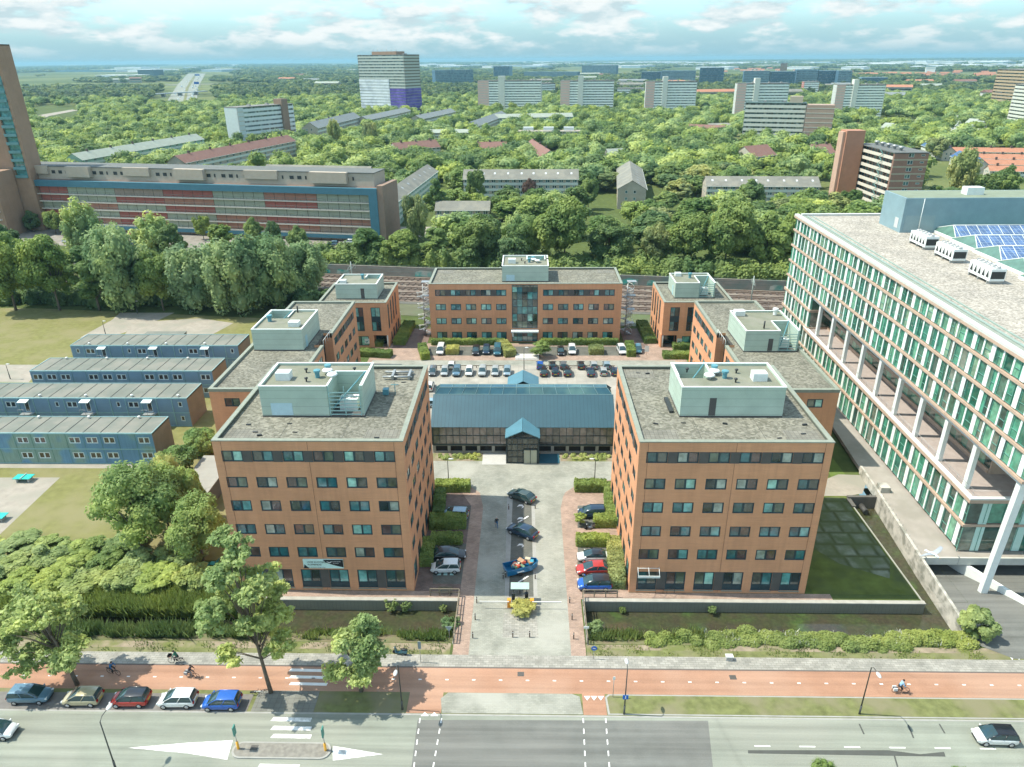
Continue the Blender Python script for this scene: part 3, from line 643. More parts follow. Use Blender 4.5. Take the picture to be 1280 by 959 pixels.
mb.build('wall',BRK,oc); mb=MB()
for cs in (c0,c1):
    for u in cs[:-1]: mb.box(u+2.36,Y0b-.03,11.12,u+3.44,Y0b-.002,12.62)
mb.build('spandrel_panel',DK,oc); mb=MB(); mb.box(-3.8,Y0b-1.4,2.75,2.5,Y0b-.002,3.1); mb.build('entrance_canopy',WHT,oc)
roofset(oc,X0,Y0b,X1,Y1b,HB)
penthouse(oc,-5.85,159.7,4.7,169.4,13.6,17.3,(-.2,165.6,4.0,169.0),('S',-4.9,1.9,1.4,flat('shutter_pale',(.45,.62,.66),.5,.05,2)))
mb=MB(); mb.box(2.7,156.2,1.55,3.1,156.8,2.55); mb.build('wall_logo_board',flat('board_white',(.6,.65,.62),.6,.05,2),oc,(-6.3,0,.0))
# spiral stairs at both ends
def spiral(x,y,label):
    t=thing('spiral_staircase',label,'staircase',(x,y,0),0,'outdoor spiral stairs of the back office')
    mb=MB(); mb.tube([(0,0,0),(0,0,12.6)],.12,8); mb.build('pole',STEEL,t); mb=MB(); rl=[]
    for i in range(64):
        a=i*.42; z=.18*(i+1); p=[(0,0),(1.5*math.cos(a),1.5*math.sin(a)),(1.5*math.cos(a+.42),1.5*math.sin(a+.42))]; mb.prism(p,z,z+.05)
        rl.append((1.5*math.cos(a),1.5*math.sin(a),z+1.0))
    for i in range(4): mb.box(-.2,-.8,3.35*(i)+3.1,1.9,.8,3.35*i+3.2)
    mb.build('tread',STEEL,t); mb=MB(); mb.tube(rl,.05,5)
    for p in rl[::3]: mb.tube([(p[0],p[1],p[2]-1),p],.03,4)
    mb.build('handrail',WHT,t)
spiral(-24.4,161.5,'spiral fire stair at the left end of the back brick office'); spiral(23.1,161.5,'spiral fire stair at the right end of the back brick office')
# side wings (mirrored)
def wing(s,label):
    "s=-1 left, +1 right; outer edge x=a, inner edge x=b"
    o_=-49.2 if s<0 else 47.2; i_=-36.2 if s<0 else 34.6; xa,xb=min(o_,i_),max(o_,i_); fi='E' if s<0 else 'W'
    root=thing('office_building',label,'office building',(0,0,0),0,'brick office buildings of the court'); mb=MB(); h=14.1
    pw=[(2.6,11.0,2.4,1.5,'two')] if s<0 else [(xb-xa-7.4,11.0,2.4,1.5,'two')]
    inner=o_-(o_-i_)
    facade(root,mb,xa,99.9,xb if s<0 else xb,118.5,h,'S',[( (2.2 if s<0 else 8.0),11.05,2.4,1.45,'two')])
    facade(root,mb,xa,99.9,xb,118.5,h,fi,[(1.2+3.45*c,z,2.3,hh,'two') for c in range(5) for z,hh in BR])
    facade(root,mb,xa,99.9,xb,118.5,h,'W' if s<0 else 'E',[(1.2+3.45*c,z,2.3,hh,'two') for c in range(5) for z,hh in BR])
    facade(root,mb,xa,124.6,xb,144,h,fi,[(1.2+3.45*c,z,2.3,hh,'two') for c in range(5) for z,hh in BR+[(.5,2.0)]])
    facade(root,mb,xa,124.6,xb,144,h,'N',[])
    facade(root,mb,xa,118.5,xb,144,h,'W' if s<0 else 'E',[])
    # recessed stair bay
    ri=i_+s*1.6; mb.wall((i_,124.6,0),(s,0,0),(0,0,1),1.6,h,[],(0,-1,0)); mb.wall((i_,118.5,0),(s,0,0),(0,0,1),1.6,h,[],(0,1,0))
    mb.build('wall',BRK,root)
    window(root,6.1,13.0,'grid',(ri,118.5 if s<0 else 124.6,.3),R(90 if s<0 else -90),FRM,GL2)
    mb=MB(); mb.box(ri-.1,118.5,13.3,ri+.1,124.6,13.65); mb.build('bay_head',DK,root)
    mb=MB()
    for c in range(4):
        for yb in (99.9,124.6):
            ya=yb+1.2+3.45*c+2.31 if s<0 else yb+ (18.6 if yb<100 else 19.4)-1.2-3.45*(c+1)+.01
            mb.box(min(i_-s*.03,i_-s*.002),ya,11.12,max(i_-s*.03,i_-s*.002),ya+1.13,12.6)
    mb.build('spandrel_panel',DK,root)
    mb=MB(); mb.box(xa+.02,99.92,13.2,xb-.02,118.5,13.65); mb.box(min(o_+(-s)*.02,ri),118.5,13.2,max(o_+(-s)*.02,ri),124.6,13.65); mb.box(xa+.02,124.6,13.2,xb-.02,143.98,13.65); mb.build('roof',RG,root)
    mb=MB(); e,w_,z0,z1=.06,.5,13.6,14.1
    for a in ((xa-e,99.9-e,xb+e,99.9+w_),(xa-e,144-w_,xb+e,144+e),(o_-e if s<0 else o_-w_,99.9+w_,o_+w_ if s<0 else o_+e,144-w_),(i_-w_ if s<0 else i_-e,99.9+w_,i_+e if s<0 else i_+w_,118.5),(i_-w_ if s<0 else i_-e,124.6,i_+e if s<0 else i_+w_,144-w_)): mb.box(a[0],a[1],z0,a[2],a[3],z1)
    mb.build('parapet_cap',CAP,root)
    mb=MB(); mb.tube([(i_-s*.0,118.6,14.9),(i_,124.5,14.9)],.04,6)
    for k in range(5): mb.tube([(i_,118.7+k*1.42,13.7),(i_,118.7+k*1.42,14.9)],.03,5)
    mb.build('roof_railing',WHT,root)
    px0=-48.0 if s<0 else 36.4; px1=-39.2 if s<0 else 46.2
    if s<0: penthouse(root,-48,116.9,-39.2,127.6,13.65,17.6,(-47.8,123.6,-43.6,127.4),('E',118.4,1.1,2.1,flat('door_teal',(.35,.55,.58),.5,.05,2)),bits=False)
    else: penthouse(root,37.2,116.3,46.4,127.2,13.65,17.5,(43.0,116.3,46.2,121.5),('S',41.2,.8,2.2,DK),bits=False)
    q=MB(); q.box(-.9,-.7,0,.9,.7,.9); q.build('roof_hatch',WHT,root,((-41.2,119.6,17.3) if s<0 else (38.4,125.4,17.3)))
    q=MB(); q.lathe((0,0,0),[(.35,0),(.35,.8),(.5,.85),(.5,1.2),(0,1.25)],12,smooth=False); q.build('vent_cowl',TEAL if s<0 else WHT,root,((-46.4,122.0,17.3) if s<0 else (44.9,125.5,17.3)))
    q=MB(); q.tube([(0,0,0),(0,0,1.3)],.14,8); q.build('vent_pipe',BLK,root,((-42.8,127.0,17.3) if s<0 else (40.8,118.3,17.3)))
    return root
wing(-1,'long four-storey brick wing behind the left front office, mint plant room on its roof'); wing(1,'long four-storey brick wing behind the right front office, white plant room wall in the sun')
def corner(s,label):
    root=thing('office_building',label,'office building',(0,0,0),0,'brick office buildings of the court'); h=10.8
    xa,xb=(-47.0,-31.6) if s<0 else (30.2,45.6); y0,y1=153.3,169.2; fi='E' if s<0 else 'W'; mb=MB()
    inner=[(xb-xa-3.6,4.0,2.1,5.6,'tall'),(xb-xa-7.4,4.0,2.1,5.6,'tall')] if s<0 else [(1.5,4.0,2.1,5.6,'tall'),(5.3,4.0,2.1,5.6,'tall')]
    gr=[(xb-xa-3.4,.1,3.3,2.9,'open'),(xb-xa-8,.5,3.4,2.3,'two')] if s<0 else [(.1,.1,3.3,2.9,'open'),(4.6,.5,3.4,2.3,'two')]
    facade(root,mb,xa,y0,xb,y1,h,'S',inner+gr); sd=[(1.2+3.1*c,4.0,1.5,5.8,'tall') for c in range(4 if s>0 else 4)]+[(1.0+3.1*c+(2 if s<0 else 0),.3,1.6,2.3,'two') for c in range(4)]
    facade(root,mb,xa,y0,xb,y1,h,fi,sd); facade(root,mb,xa,y0,xb,y1,h,'N',[]); facade(root,mb,xa,y0,xb,y1,h,'W' if s<0 else 'E',[])
    # porch box behind the opening
    px0=(xb-3.4) if s<0 else xa+.1; mb.box(px0-.2,y0+2.6,0,px0+3.5,y0+2.8,3.0); mb.box(px0-.25,y0+.16,0,px0-.02,y0+2.6,3.0)
    mb.build('wall',BRK,root)
    mb=MB(); mb.box(px0,y0+2.5,.05,px0+3.2,y0+2.58,2.9); mb.build('porch_glazing',GL2,root)
    mb=MB(); xx=xb-.3 if s<0 else xa+.3; mb.tube([(xx,y0+.3,0),(xx,y0+.3,3.0)],.2,12); mb.build('porch_column',WHT,root)
    roofset(root,xa,y0,xb,y1,h,False)
    if s<0: penthouse(root,-43.6,157.0,-34.2,165.4,10.35,13.9,(-37.8,162.5,-34.4,165.2),('S',-37.9,.8,2.3,DK),bits=False)
    else: penthouse(root,33.2,157.4,42.2,165.6,10.35,13.9,(38.6,157.4,42.0,163.4),('W',159.5,.9,2.3,flat('door_teal',(.35,.55,.58),.5,.05,2)),bits=False)
    q=MB(); q.box(-.7,-.6,0,.7,.6,.8); q.build('roof_hatch',WHT,root,((-42.2,159.0,13.6) if s<0 else (35.0,164.4,13.6)))
    q=MB(); q.lathe((0,0,0),[(.3,0),(.3,.8),(.45,.85),(.45,1.2),(0,1.25)],12,smooth=False); q.build('vent_cowl',TEAL,root,((-38.4,162.2,13.6) if s<0 else (37.4,162.6,13.6)))
    # tenant board by the porch
    bx=xb-5.6 if s<0 else xa+3.55; mb=MB(); mb.box(bx,y0-.06,1.0,bx+1.1,y0-.01,2.2); mb.build('tenant_board',flat('board_white',(.6,.65,.62),.6,.05,2),root)
    mb=MB(); mb.add([(bx+.15,y0-.07,1.5),(bx+.5,y0-.07,1.2),(bx+.95,y0-.07,1.75),(bx+.5,y0-.07,1.55)],[(0,1,2,3)]); mb.build('board_emblem',flat('emblem_teal',(.02,.2,.2),.5,.05,2),root)
corner(-1,'three-storey brick office at the far left corner of the court with a column porch'); corner(1,'three-storey brick office at the far right corner of the court with a column porch')
# ---------------------------------------------------------------- glass hall
BLUE=lined('blue_standing_seam',(.032,.09,.115),0,.62,.5,.45,metal=.1,width=.2); HG=pane_mat('hall_glass',[(.17,.14,.12),(.2,.16,.14),(.13,.12,.10),(.23,.19,.16)])
HF=flat('hall_frame',(.03,.05,.055),.45,.1,2)
hall=thing('glass_hall','low glass-fronted hall with a blue metal gable roof in the middle of the court','pavilion',(0,0,0))
xa,xb,ya,yb,ze=-15.8,14.25,105.,118.2,5.2
mb=MB()
for z0,z1 in ((-.02,.3),(1.35,1.5)): mb.box(xa,ya,z0,xb,ya+.3,z1)
n=13
for i in range(n): 
    x=xa+(xb-xa-.5)*i/(n-1); mb.box(x,ya-.02,.3,x+.5,ya+.3,1.35)
mb.box(xa,yb-.3,0,xb,yb,1.5); mb.box(xa,ya+.3,0,xa+.3,yb-.3,1.5); mb.box(xb-.3,ya+.3,0,xb,yb-.3,1.5)
mb.build('plinth',flat('plinth_concrete',(.3,.3,.26),.85,.1,1),hall)
mb=MB(); mb.box(xa+.3,ya+.35,.05,xb-.3,ya+.4,1.35); mb.build('void_shade_sheet',flat('void_shade_paint',(.02,.02,.02),.9,.1,1),hall)  # near-black sheet painting the shade behind the plinth posts
fr=MB(); gl=MB()
def glazed(O,U,W,z0,z1,nx,nz,N,outer=.14):
    O,U,N=Vector(O),Vector(U),Vector(N)
    def bar(a,b,c,d,t): # along U from a..b, z c..d
        p=[O+U*a-N*t,O+U*b-N*t,O+U*b+N*t,O+U*a+N*t]; v=[(q.x,q.y,c) for q in p]+[(q.x,q.y,d) for q in p]
        fr.add(v,[(0,3,2,1),(4,5,6,7),(0,1,5,4),(1,2,6,5),(2,3,7,6),(3,0,4,7)])
    for i in range(nx+1):
        x=W*i/nx; ww=outer if i in (0,nx) else .045; bar(x-ww,x+ww,z0,z1,.07)
    for j in range(nz+1):
        z=z0+(z1-z0)*j/nz; ww=outer if j in (0,nz) else .04; bar(0,W,z-ww,z+ww,.085)
    for i in range(nx):
        for j in range(nz):
            a,b=W*i/nx,W*(i+1)/nx; c,d=z0+(z1-z0)*j/nz,z0+(z1-z0)*(j+1)/nz
            gl.add([(*(O+U*a)[:2],c),(*(O+U*b)[:2],c),(*(O+U*b)[:2],d),(*(O+U*a)[:2],d)],[(0,1,2,3)])
glazed((xa+.1,ya,0),(1,0,0),12.3,1.6,5.0,11,2,(0,-1,0)); glazed((1.95,ya,0),(1,0,0),12.2,1.6,5.0,11,2,(0,-1,0))
glazed((xb,ya+.1,0),(0,1,0),13,1.6,5.0,10,2,(1,0,0)); glazed((xa,yb-.1,0),(0,-1,0),13,1.6,5.0,10,2,(-1,0,0)); glazed((xb-.1,yb,0),(-1,0,0),29.8,1.6,5.0,26,2,(0,1,0))
fr.build('frame',HF,hall); gl.build('glazing',HG,hall)
mb=MB(); yr0,zr0=110.1,8.35; yr1=yb-(yr0-ya)
e=.5
def slab(mb,a,b,c,d,t=.12):
    n=(Vector(b)-Vector(a)).cross(Vector(d)-Vector(a)).normalized()*t; P=[Vector(q) for q in (a,b,c,d)]; Q=[p-n for p in P]
    mb.add(P+Q,[(0,1,2,3),(7,6,5,4),(0,4,5,1),(1,5,6,2),(2,6,7,3),(3,7,4,0)])
sl_=(zr0-ze)/(yr0-ya)
slab(mb,(xa-.15,ya-.4,ze-.4*sl_+.1),(xb+.15,ya-.4,ze-.4*sl_+.1),(xb+.15,yr0,zr0+.1),(xa-.15,yr0,zr0+.1))
slab(mb,(xa-.15,yr1,zr0+.1),(xb+.15,yr1,zr0+.1),(xb+.15,yb+.4,ze-.4*sl_+.1),(xa-.15,yb+.4,ze-.4*sl_+.1))
mb.build('roof',BLUE,hall)
mb=MB()
for x,k in ((xa+.05,-1),(xb-.05,1)):
    mb.add([(x,ya,5.1),(x,yb,5.1),(x,yr1,zr0),(x,yr0,zr0)],[(0,1,2,3) if k>0 else (3,2,1,0)])
mb.build('gable_end',HF,hall)
mb=MB(); f2=MB(); zt=9.35; ins=.9
a0=[(xa+.1,yr0,zr0+.1),(xb-.1,yr0,zr0+.1),(xb-ins,yr0+.9,zt),(xa+ins,yr0+.9,zt)]; b0=[(xa+ins,yr0+.9,zt),(xb-ins,yr0+.9,zt),(xb-ins,yr1-.9,zt+.0),(xa+ins,yr1-.9,zt)]
mb.add(a0,[(0,1,2,3)]); mb.add(b0,[(0,1,2,3)]); mb.add([a0[1],(xb-.1,yr1,zr0+.1),b0[2],a0[2]],[(0,1,2,3)]); mb.add([(xa+.1,yr1,zr0+.1),a0[0],a0[3],b0[3]],[(0,1,2,3)]); mb.add([(xb-.1,yr1,zr0+.1),(xa+.1,yr1,zr0+.1),b0[3],b0[2]],[(0,1,2,3)])
mb.build('lantern_glass',flat('lantern_teal',(.03,.09,.12),.12,.3,.3,c2=(.1,.2,.19),scale2=.12),hall)
for i in range(14):
    t=i/13; x0=xa+.1+(xb-xa-.2)*t; x1=xa+ins+(xb-xa-2*ins)*t
    f2.tube([(x0,yr0,zr0+.15),(x1,yr0+.9,zt+.04),(x1,yr1-.9,zt+.04),(x0,yr1,zr0+.15)],.055,4,smooth=False)
for q in ((a0[3],a0[2]),(b0[3],b0[2]),(a0[0],a0[1])): f2.tube([q[0],q[1]],.07,4,smooth=False)
f2.build('lantern_bar',flat('lantern_bar',(.14,.24,.25),.4,.05,2),hall)
def porch(yf,yk,za,zs,name,front=True):
    x0,x1,xm=-3.35,1.75,-.8
    mb=MB(); dy=-1 if yf<yk else 1
    slab(mb,(x0-.2,yf+dy*.3,zs-.05),(xm,yf+dy*.3,za+.15),(xm,yk,za+.15),(x0-.2,yk,zs-.05)) if dy>0 else slab(mb,(xm,yf+dy*.3,za+.15),(x0-.2,yf+dy*.3,zs-.05),(x0-.2,yk,zs-.05),(xm,yk,za+.15))
    slab(mb,(xm,yf+dy*.3,za+.15),(x1+.2,yf+dy*.3,zs-.05),(x1+.2,yk,zs-.05),(xm,yk,za+.15)) if dy>0 else slab(mb,(x1+.2,yf+dy*.3,zs-.05),(xm,yf+dy*.3,za+.15),(xm,yk,za+.15),(x1+.2,yk,zs-.05))
    mb.build('porch_roof',lined('blue_porch',(.09,.22,.27),1,.7,.6,.4,metal=.15),hall)
    global fr,gl; fr=MB(); gl=MB(); N=(0,-1,0) if front else (0,1,0)
    glazed((x0,yf,0),(1,0,0),x1-x0,0.02,zs-.1,6,4,N); glazed((x1,yf,0),(0,1 if front else -1,0),3.3,0.02,zs-.1,3,4,(1,0,0)); glazed((x0,yf,0),(0,1 if front else -1,0),3.3,.02,zs-.1,3,4,(-1,0,0))
    gl.add([(x0,yf,zs-.1),(x1,yf,zs-.1),(xm,yf,za)],[(0,1,2)]); fr.tube([(x0,yf,zs),(xm,yf,za+.05),(x1,yf,zs)],.1,4,smooth=False)
    for i in range(1,6): 
        x=x0+(x1-x0)*i/6; zz=zs+(za-zs)*(1-abs(x-xm)/(xm-x0)); fr.box(x-.045,yf-.06,zs-.2,x+.045,yf+.06,zz)
    fr.build('porch_frame',HF,hall); gl.build('porch_glazing',pane_mat('porch_glass',[(.05,.06,.05),(.1,.12,.1),(.03,.04,.04)]),hall)
    if front:
        mb=MB(); mb.box(-3.2,yf+.5,.05,-.9,yf+.6,2.3); mb.box(-.6,yf-.12,.02,1.5,yf-.09,2.5); d=mb.build('entrance_door',flat('door_pale',(.42,.46,.36),.4,.05,1),hall)
        mb=MB()
        for x in (-.68,.4,1.5): mb.box(x,yf-.16,.02,x+.1,yf-.085,2.6)
        mb.box(-.68,yf-.16,2.5,1.6,yf-.085,2.7); mb.build('door_frame',HF,d)
porch(101.7,107.2,5.8,4.75,'front'); porch(120.3,115.5,8.2,7.0,'rear',False)
mb=MB(); mb.box(1.95,101.6,.05,5.2,104.6,.12); mb.build('entrance_ramp',flat('ramp_teal',(.03,.11,.15),.4,.1,1),hall)
# ---------------------------------------------------------------- glass office on its deck
gx=lambda y:55.9+.022*(y-78)
TERR=flat('terracotta_band',(.47,.35,.26),.7,.1,1); FIN=flat('fin_pale',(.78,.86,.8),.5,.05,1.5)
GG=pane_mat('green_glass',[(.03,.15,.1),(.08,.3,.2),(.15,.38,.25),(.05,.1,.08),(.2,.24,.19),(.05,.2,.14),(.22,.36,.24),(.08,.17,.12)],.05)
go=thing('glass_office','large green glass office with white fins and terracotta bands, on the right','office building',(0,0,0))
z0g=1.0; LV=[1.0,4.9,9.0,12.7,15.95,19.2,22.5,25.8]; TOPZ=29.0
YN,YF=78.,157.; YU=70.6  # near end of lower part, far end, near end of the upper part
XR=100.
fins=[]; fincount=0
def strip(zlo,zhi,ya,yb,name='window_band',face=0,x=None):
    "glazing of one storey along the long side, ya..yb"
    mb=MB(); fr=MB(); n=max(1,round((yb-ya)/1.45))
    for i in range(n):
        a=ya+(yb-ya)*i/n; b=ya+(yb-ya)*(i+1)/n; dx=random.uniform(-.01,.01); xa_=(x if x is not None else gx(a)+.12)+dx; xb_=(x if x is not None else gx(b)+.12)+dx
        mb.add([(xa_,b,zlo+.55),(xa_,a,zlo+.55),(xb_,a,zhi-.02),(xa_,b,zhi-.02)],[(0,1,2,3)])
        q=gx(a) if x is None else x; fr.box(q-.0,a-.03,zlo+.55,q+.12,a+.03,zhi)
        if i==0: fr.prism([((x if x is not None else gx(ya))+.03,ya),((x if x is not None else gx(ya))+.1,ya),((x if x is not None else gx(yb))+.1,yb),((x if x is not None else gx(yb))+.03,yb)],zlo+.5,zlo+.56)
        if i%2==0: fr.box(q+.02,a+.03,zlo+.55+(zhi-zlo)*.3,q+.1,b-.03,zlo+.6+(zhi-zlo)*.3)
    o=mb.build(name,GG,go); fr.build('mullion',flat('mullion_green',(.12,.3,.24),.4,.05,2),o)
    return o
def fin_list(zlo,zhi,ya,yb):
    y=ya+.9; k=0
    while y<yb-.5:
        fins.append((gx(y)-.0,y,.78 if k%5 in (0,2) else .3,zlo,zhi))
        y+=2.05; k+=1
def band(zlo,zhi,ya,yb,x1=None,out=.25,nm='floor_band'):
    mb=MB(); v=[(gx(ya)-out,ya-out),(XR,ya-out),(XR,yb+.2),(gx(yb)-out,yb+.2)]
    mb.prism(v,zlo,zhi); mb.build(nm,TERR,go)
LOWER=[0,1]
for i,z in enumerate(LV):
    nz=LV[i+1] if i+1<len(LV) else TOPZ
    if i<2: segs=[(YN,YF)]
    elif i in (2,3): segs=[(140.5,YF)]
    else: segs=[(YU,YF)]
    for a,b in segs:
        if i==2 and False: pass
        strip(z,nz,a,b); fin_list(z+.5,nz,a,b)
    if i in (1,): band(z,z+.34,YN,YF,out=.18)
    if i>=4: band(z,z+.34,YU,YF,out=.18)
    if i in (2,3): band(z,z+.5,140.5,YF)
    # near end glazing
mb=MB(); fr=MB()
def endglass(y,zlo,zhi,xa_,xb_,nm='end_glazing'):
    mb=MB(); fr=MB(); n=round((xb_-xa_)/2.3)
    for i in range(n):
        a=xa_+(xb_-xa_)*i/n; b=xa_+(xb_-xa_)*(i+1)/n; mb.add([(a,y,zlo+.5),(b,y,zlo+.5),(b,y,zhi),(a,y,zhi)],[(0,1,2,3)]); fr.box(a-.03,y-.1,zlo+.5,a+.03,y,zhi)
    o=mb.build(nm,GG,go); fr.build('mullion',flat('mullion_green',(.12,.3,.24),.4,.05,2),o)
endglass(YN-.01,.6,4.9,gx(YN),XR); endglass(YN-.01,4.9,8.8,gx(YN),XR)
for i in range(4,8): endglass(YU-.01,LV[i],(LV[i+1] if i<7 else TOPZ),gx(YU),XR)
endglass(140.5,9.0,12.7,gx(140.5)+.2,64.0); endglass(140.5,12.7,15.95,gx(140.5)+.2,64.0)
# solid far/right/back faces and slabs (closed volumes)
CONC=flat('pale_concrete',(.42,.41,.37),.8,.1,.8,c2=(.3,.3,.26),scale2=.3)
mb=MB(); mb.box(58.2,YF,1,XR,YF+.2,TOPZ); mb.box(XR,YU,1,XR+.2,YF+.2,TOPZ); mb.build('rear_wall',TERR,go)
mb=MB(); mb.prism([(gx(YU)+.2,YU+.2),(XR,YU+.2),(XR,YF),(gx(YF)+.2,YF)],15.4,15.9); mb.build('soffit',WHT,go)
# terrace with parapet, inner glass wall
mb=MB(); mb.prism([(gx(YN)-.35,YN-.4),(XR,YN-.4),(XR,142),(gx(142)-.35,142)],8.6,9.1); mb.build('terrace_slab',TERR,go)
mb=MB(); mb.prism([(gx(YN)+.1,YN+.0),(66,YN+.0),(66,140.4),(gx(140)+.1,140.4)],9.1,9.14); mb.build('terrace_floor',flat('terrace_floor_grey',(.34,.29,.26),.9,.1,1),go)
mb=MB(); mb.prism([(gx(YN)-.35,YN-.4),(gx(YN)+.2,YN-.4),(gx(142)+.2,142),(gx(142)-.35,142)],9.1,9.32); mb.box(gx(YN)+.2,YN-.4,9.1,66,YN+.15,9.32); mb.build('terrace_kerb',WHT,go)
strip(8.6,12.4,84,140.4,'recessed_window_band',x=61.5); strip(12.2,15.4,84,140.4,'recessed_window_band',x=60.2)
mb=MB(); mb.box(60.0,84,12.2,61.6,140.4,12.75); mb.box(61.2,84,9.1,61.45,140.4,9.75); mb.box(61.4,83.8,9.1,XR,84.0,15.4); mb.build('terrace_parapet_band',TERR,go)
mb=MB()
for k in range(32): y=YN+.3+k*1.95; mb.tube([(gx(y)+.25,y,9.3),(gx(y)+.25,y,10.15)],.025,4)
mb.tube([(gx(YN)+.25,YN,10.15),(gx(140)+.25,140,10.15)],.03,4); mb.tube([(gx(YN)+.25,YN+.1,10.15),(66,YN+.1,10.15)],.03,4); mb.build('terrace_railing',STEEL,go)
ys=[80.5,87.5,94.5,101.5,108.5,115.5,122.5,129.5,136.5]
for y in ys:
    mb=MB(); mb.obox((gx(y)+.55,y,9.14),.55,.75,6.3); mb.build('column',WHT,go)
mb=MB()
P0=Vector((56.0,71.9,0)); mb.add([(55.9,71.6,-.9),(56.7,71.6,-.9),(56.7,72.3,-.9),(55.9,72.3,-.9),(56.0,71.0,15.4),(56.85,71.0,15.4),(56.85,71.8,15.4),(56.0,71.8,15.4)],[(0,1,5,4),(1,2,6,5),(2,3,7,6),(3,0,4,7)]); mb.build('corner_column',WHT,go)
mb=MB(); mb.add([(68,71.5,-.9),(69.2,71.5,-.9),(69.2,72.5,-.9),(68,72.5,-.9),(68,70.9,15.4),(69.2,70.9,15.4),(69.2,72,15.4),(68,72,15.4)],[(0,1,5,4),(1,2,6,5),(2,3,7,6),(3,0,4,7)]); mb.build('corner_column',WHT,go)
for i,(x,y,wd,zl,zh) in enumerate(sorted(fins,key=lambda q:(q[1]**2+(H-q[3])**2)-q[2]*1500)[:99]):
    mb=MB(); mb.box(x-.02,y-wd/2,zl,x+.08,y+wd/2,zh-.02); mb.build('facade_fin',FIN,go)
mb=MB()
for i,(x,y,wd,zl,zh) in enumerate(sorted(fins,key=lambda q:(q[1]**2+(H-q[3])**2)-q[2]*1500)[99:]): mb.box(x-.06,y-wd/2,zl,x+.05,y+wd/2,zh-.02)
o=mb.build('facade_fin_rest',FIN,go); o.name='facade_fin'; o['kind']='stuff'
for k in range(5): MB().box(57.6+k*5.2,YN-.06,1.1,58.7+k*5.2,YN-.02,8.5).build('end_panel',flat('end_panel_mint',(.5,.72,.64),.4,.05,1),go)
# steps seen behind the near end glazing -> real zig-zag stair beside the glass
mb=MB()
for k in range(14): mb.box(58.3+k*.32,78.5,1.3+k*.5,58.8+k*.32,79.9,1.42+k*.5)
mb.build('stair_flight',flat('stair_ochre',(.4,.35,.12),.6,.1,1),go)
# roof
mb=MB(); mb.prism([(gx(YU)+1.0,YU+1),(XR,YU+1),(XR,YF-.6),(gx(YF)+1.0,YF-.6)],28.6,28.95); mb.build('roof',gravel('roof_gravel_pale',(.24,.225,.195),(.34,.32,.28),(.48,.45,.4)),go)
mb=MB(); mb.prism([(gx(YU)-.3,YU-.3),(gx(YU)+.5,YU-.3),(gx(YF)+.5,YF+.3),(gx(YF)-.3,YF+.3)],28.95,29.3); mb.box(gx(YF)+1.0,YF-.6,28.95,XR,YF+.3,29.35); mb.box(gx(YU)+1,YU-.3,28.95,XR,YU+1,29.35); mb.build('roof_edge',flat('roof_edge_pale',(.55,.57,.53),.6,.05,1),go); mb=MB(); mb.prism([(gx(YU)-.32,YU-.32),(gx(YU)+.3,YU-.32),(gx(YF)+.3,YF+.32),(gx(YF)-.32,YF+.32)],28.55,28.94); mb.build('floor_band',TERR,go); mb=MB(); mb.prism([(gx(YU)+.5,YU),(gx(YU)+1.6,YU),(gx(YF)+1.6,YF),(gx(YF)+.5,YF)],28.9,29.02); mb.build('gutter_strip',flat('gutter_green',(.25,.28,.23),.8,.1,1),go)
mb=MB(); mb.prism([(gx(YU)+1.7,YU+1),(gx(YU)+2.1,YU+1),(gx(YF)+2.1,YF-1),(gx(YF)+1.7,YF-1)],28.95,29.1); mb.prism([(gx(YU)+2.9,YU+1),(gx(YU)+3.1,YU+1),(gx(YF)+3.1,YF-1),(gx(YF)+2.9,YF-1)],28.95,29.1)
mb.build('cable_tray',flat('tray_green',(.25,.33,.28),.6,.1,1),go)
a=at(1100,292,29); b=at(1124,292,29); 
pc0=at(1098.6,283,28.95); pc1=at(1124,291,28.95); 
mb=MB(); xp0,yp0=at(1124,291,28.95).x,at(1124,291,28.95).y; yp1=at(1098.6,281,28.95).y; zp=ybeam(1127,248,yp0).z
mb.box(xp0,yp0,28.95,XR,yp1+1.5,zp); ph=mb.build('roof_plant_room',lined('grey_cladding',(.22,.33,.36),0,6.0,.9,.5,width=.02),go)
mb=MB(); mb.box(xp0+.35,yp0+.35,zp,XR,yp1+1.1,zp+.03); mb.build('plant_room_roof',flat('plant_roof_green',(.2,.24,.17),.9,.1,.5),ph)
mb=MB(); mb.box(xp0-.05,yp0+1.2,29.6,xp0-.005,yp0+2.6,31.5); mb.build('door',flat('door_grey',(.5,.52,.5),.5,.05,2),ph)
mb=MB(); mb.box(xp0+.6,yp0-.05,29.4,xp0+6.2,yp0-.005,32.2); mb.build('louvre_panel',lined('louvre_grey',(.25,.35,.36),2,.2,.7,.5),ph)
q=at(1215,243,zp); mb=MB(); mb.box(-1.6,-1,0,1.6,1,1.4); mb.build('roof_box',WHT,ph,(q.x,q.y,zp+.03))
mb=MB(); mb.tube([(0,0,0),(0,0,6.5)],[.1,.05],6); mb.build('mast',WHT,go,(*at(1147,291,29)[:2],28.95))
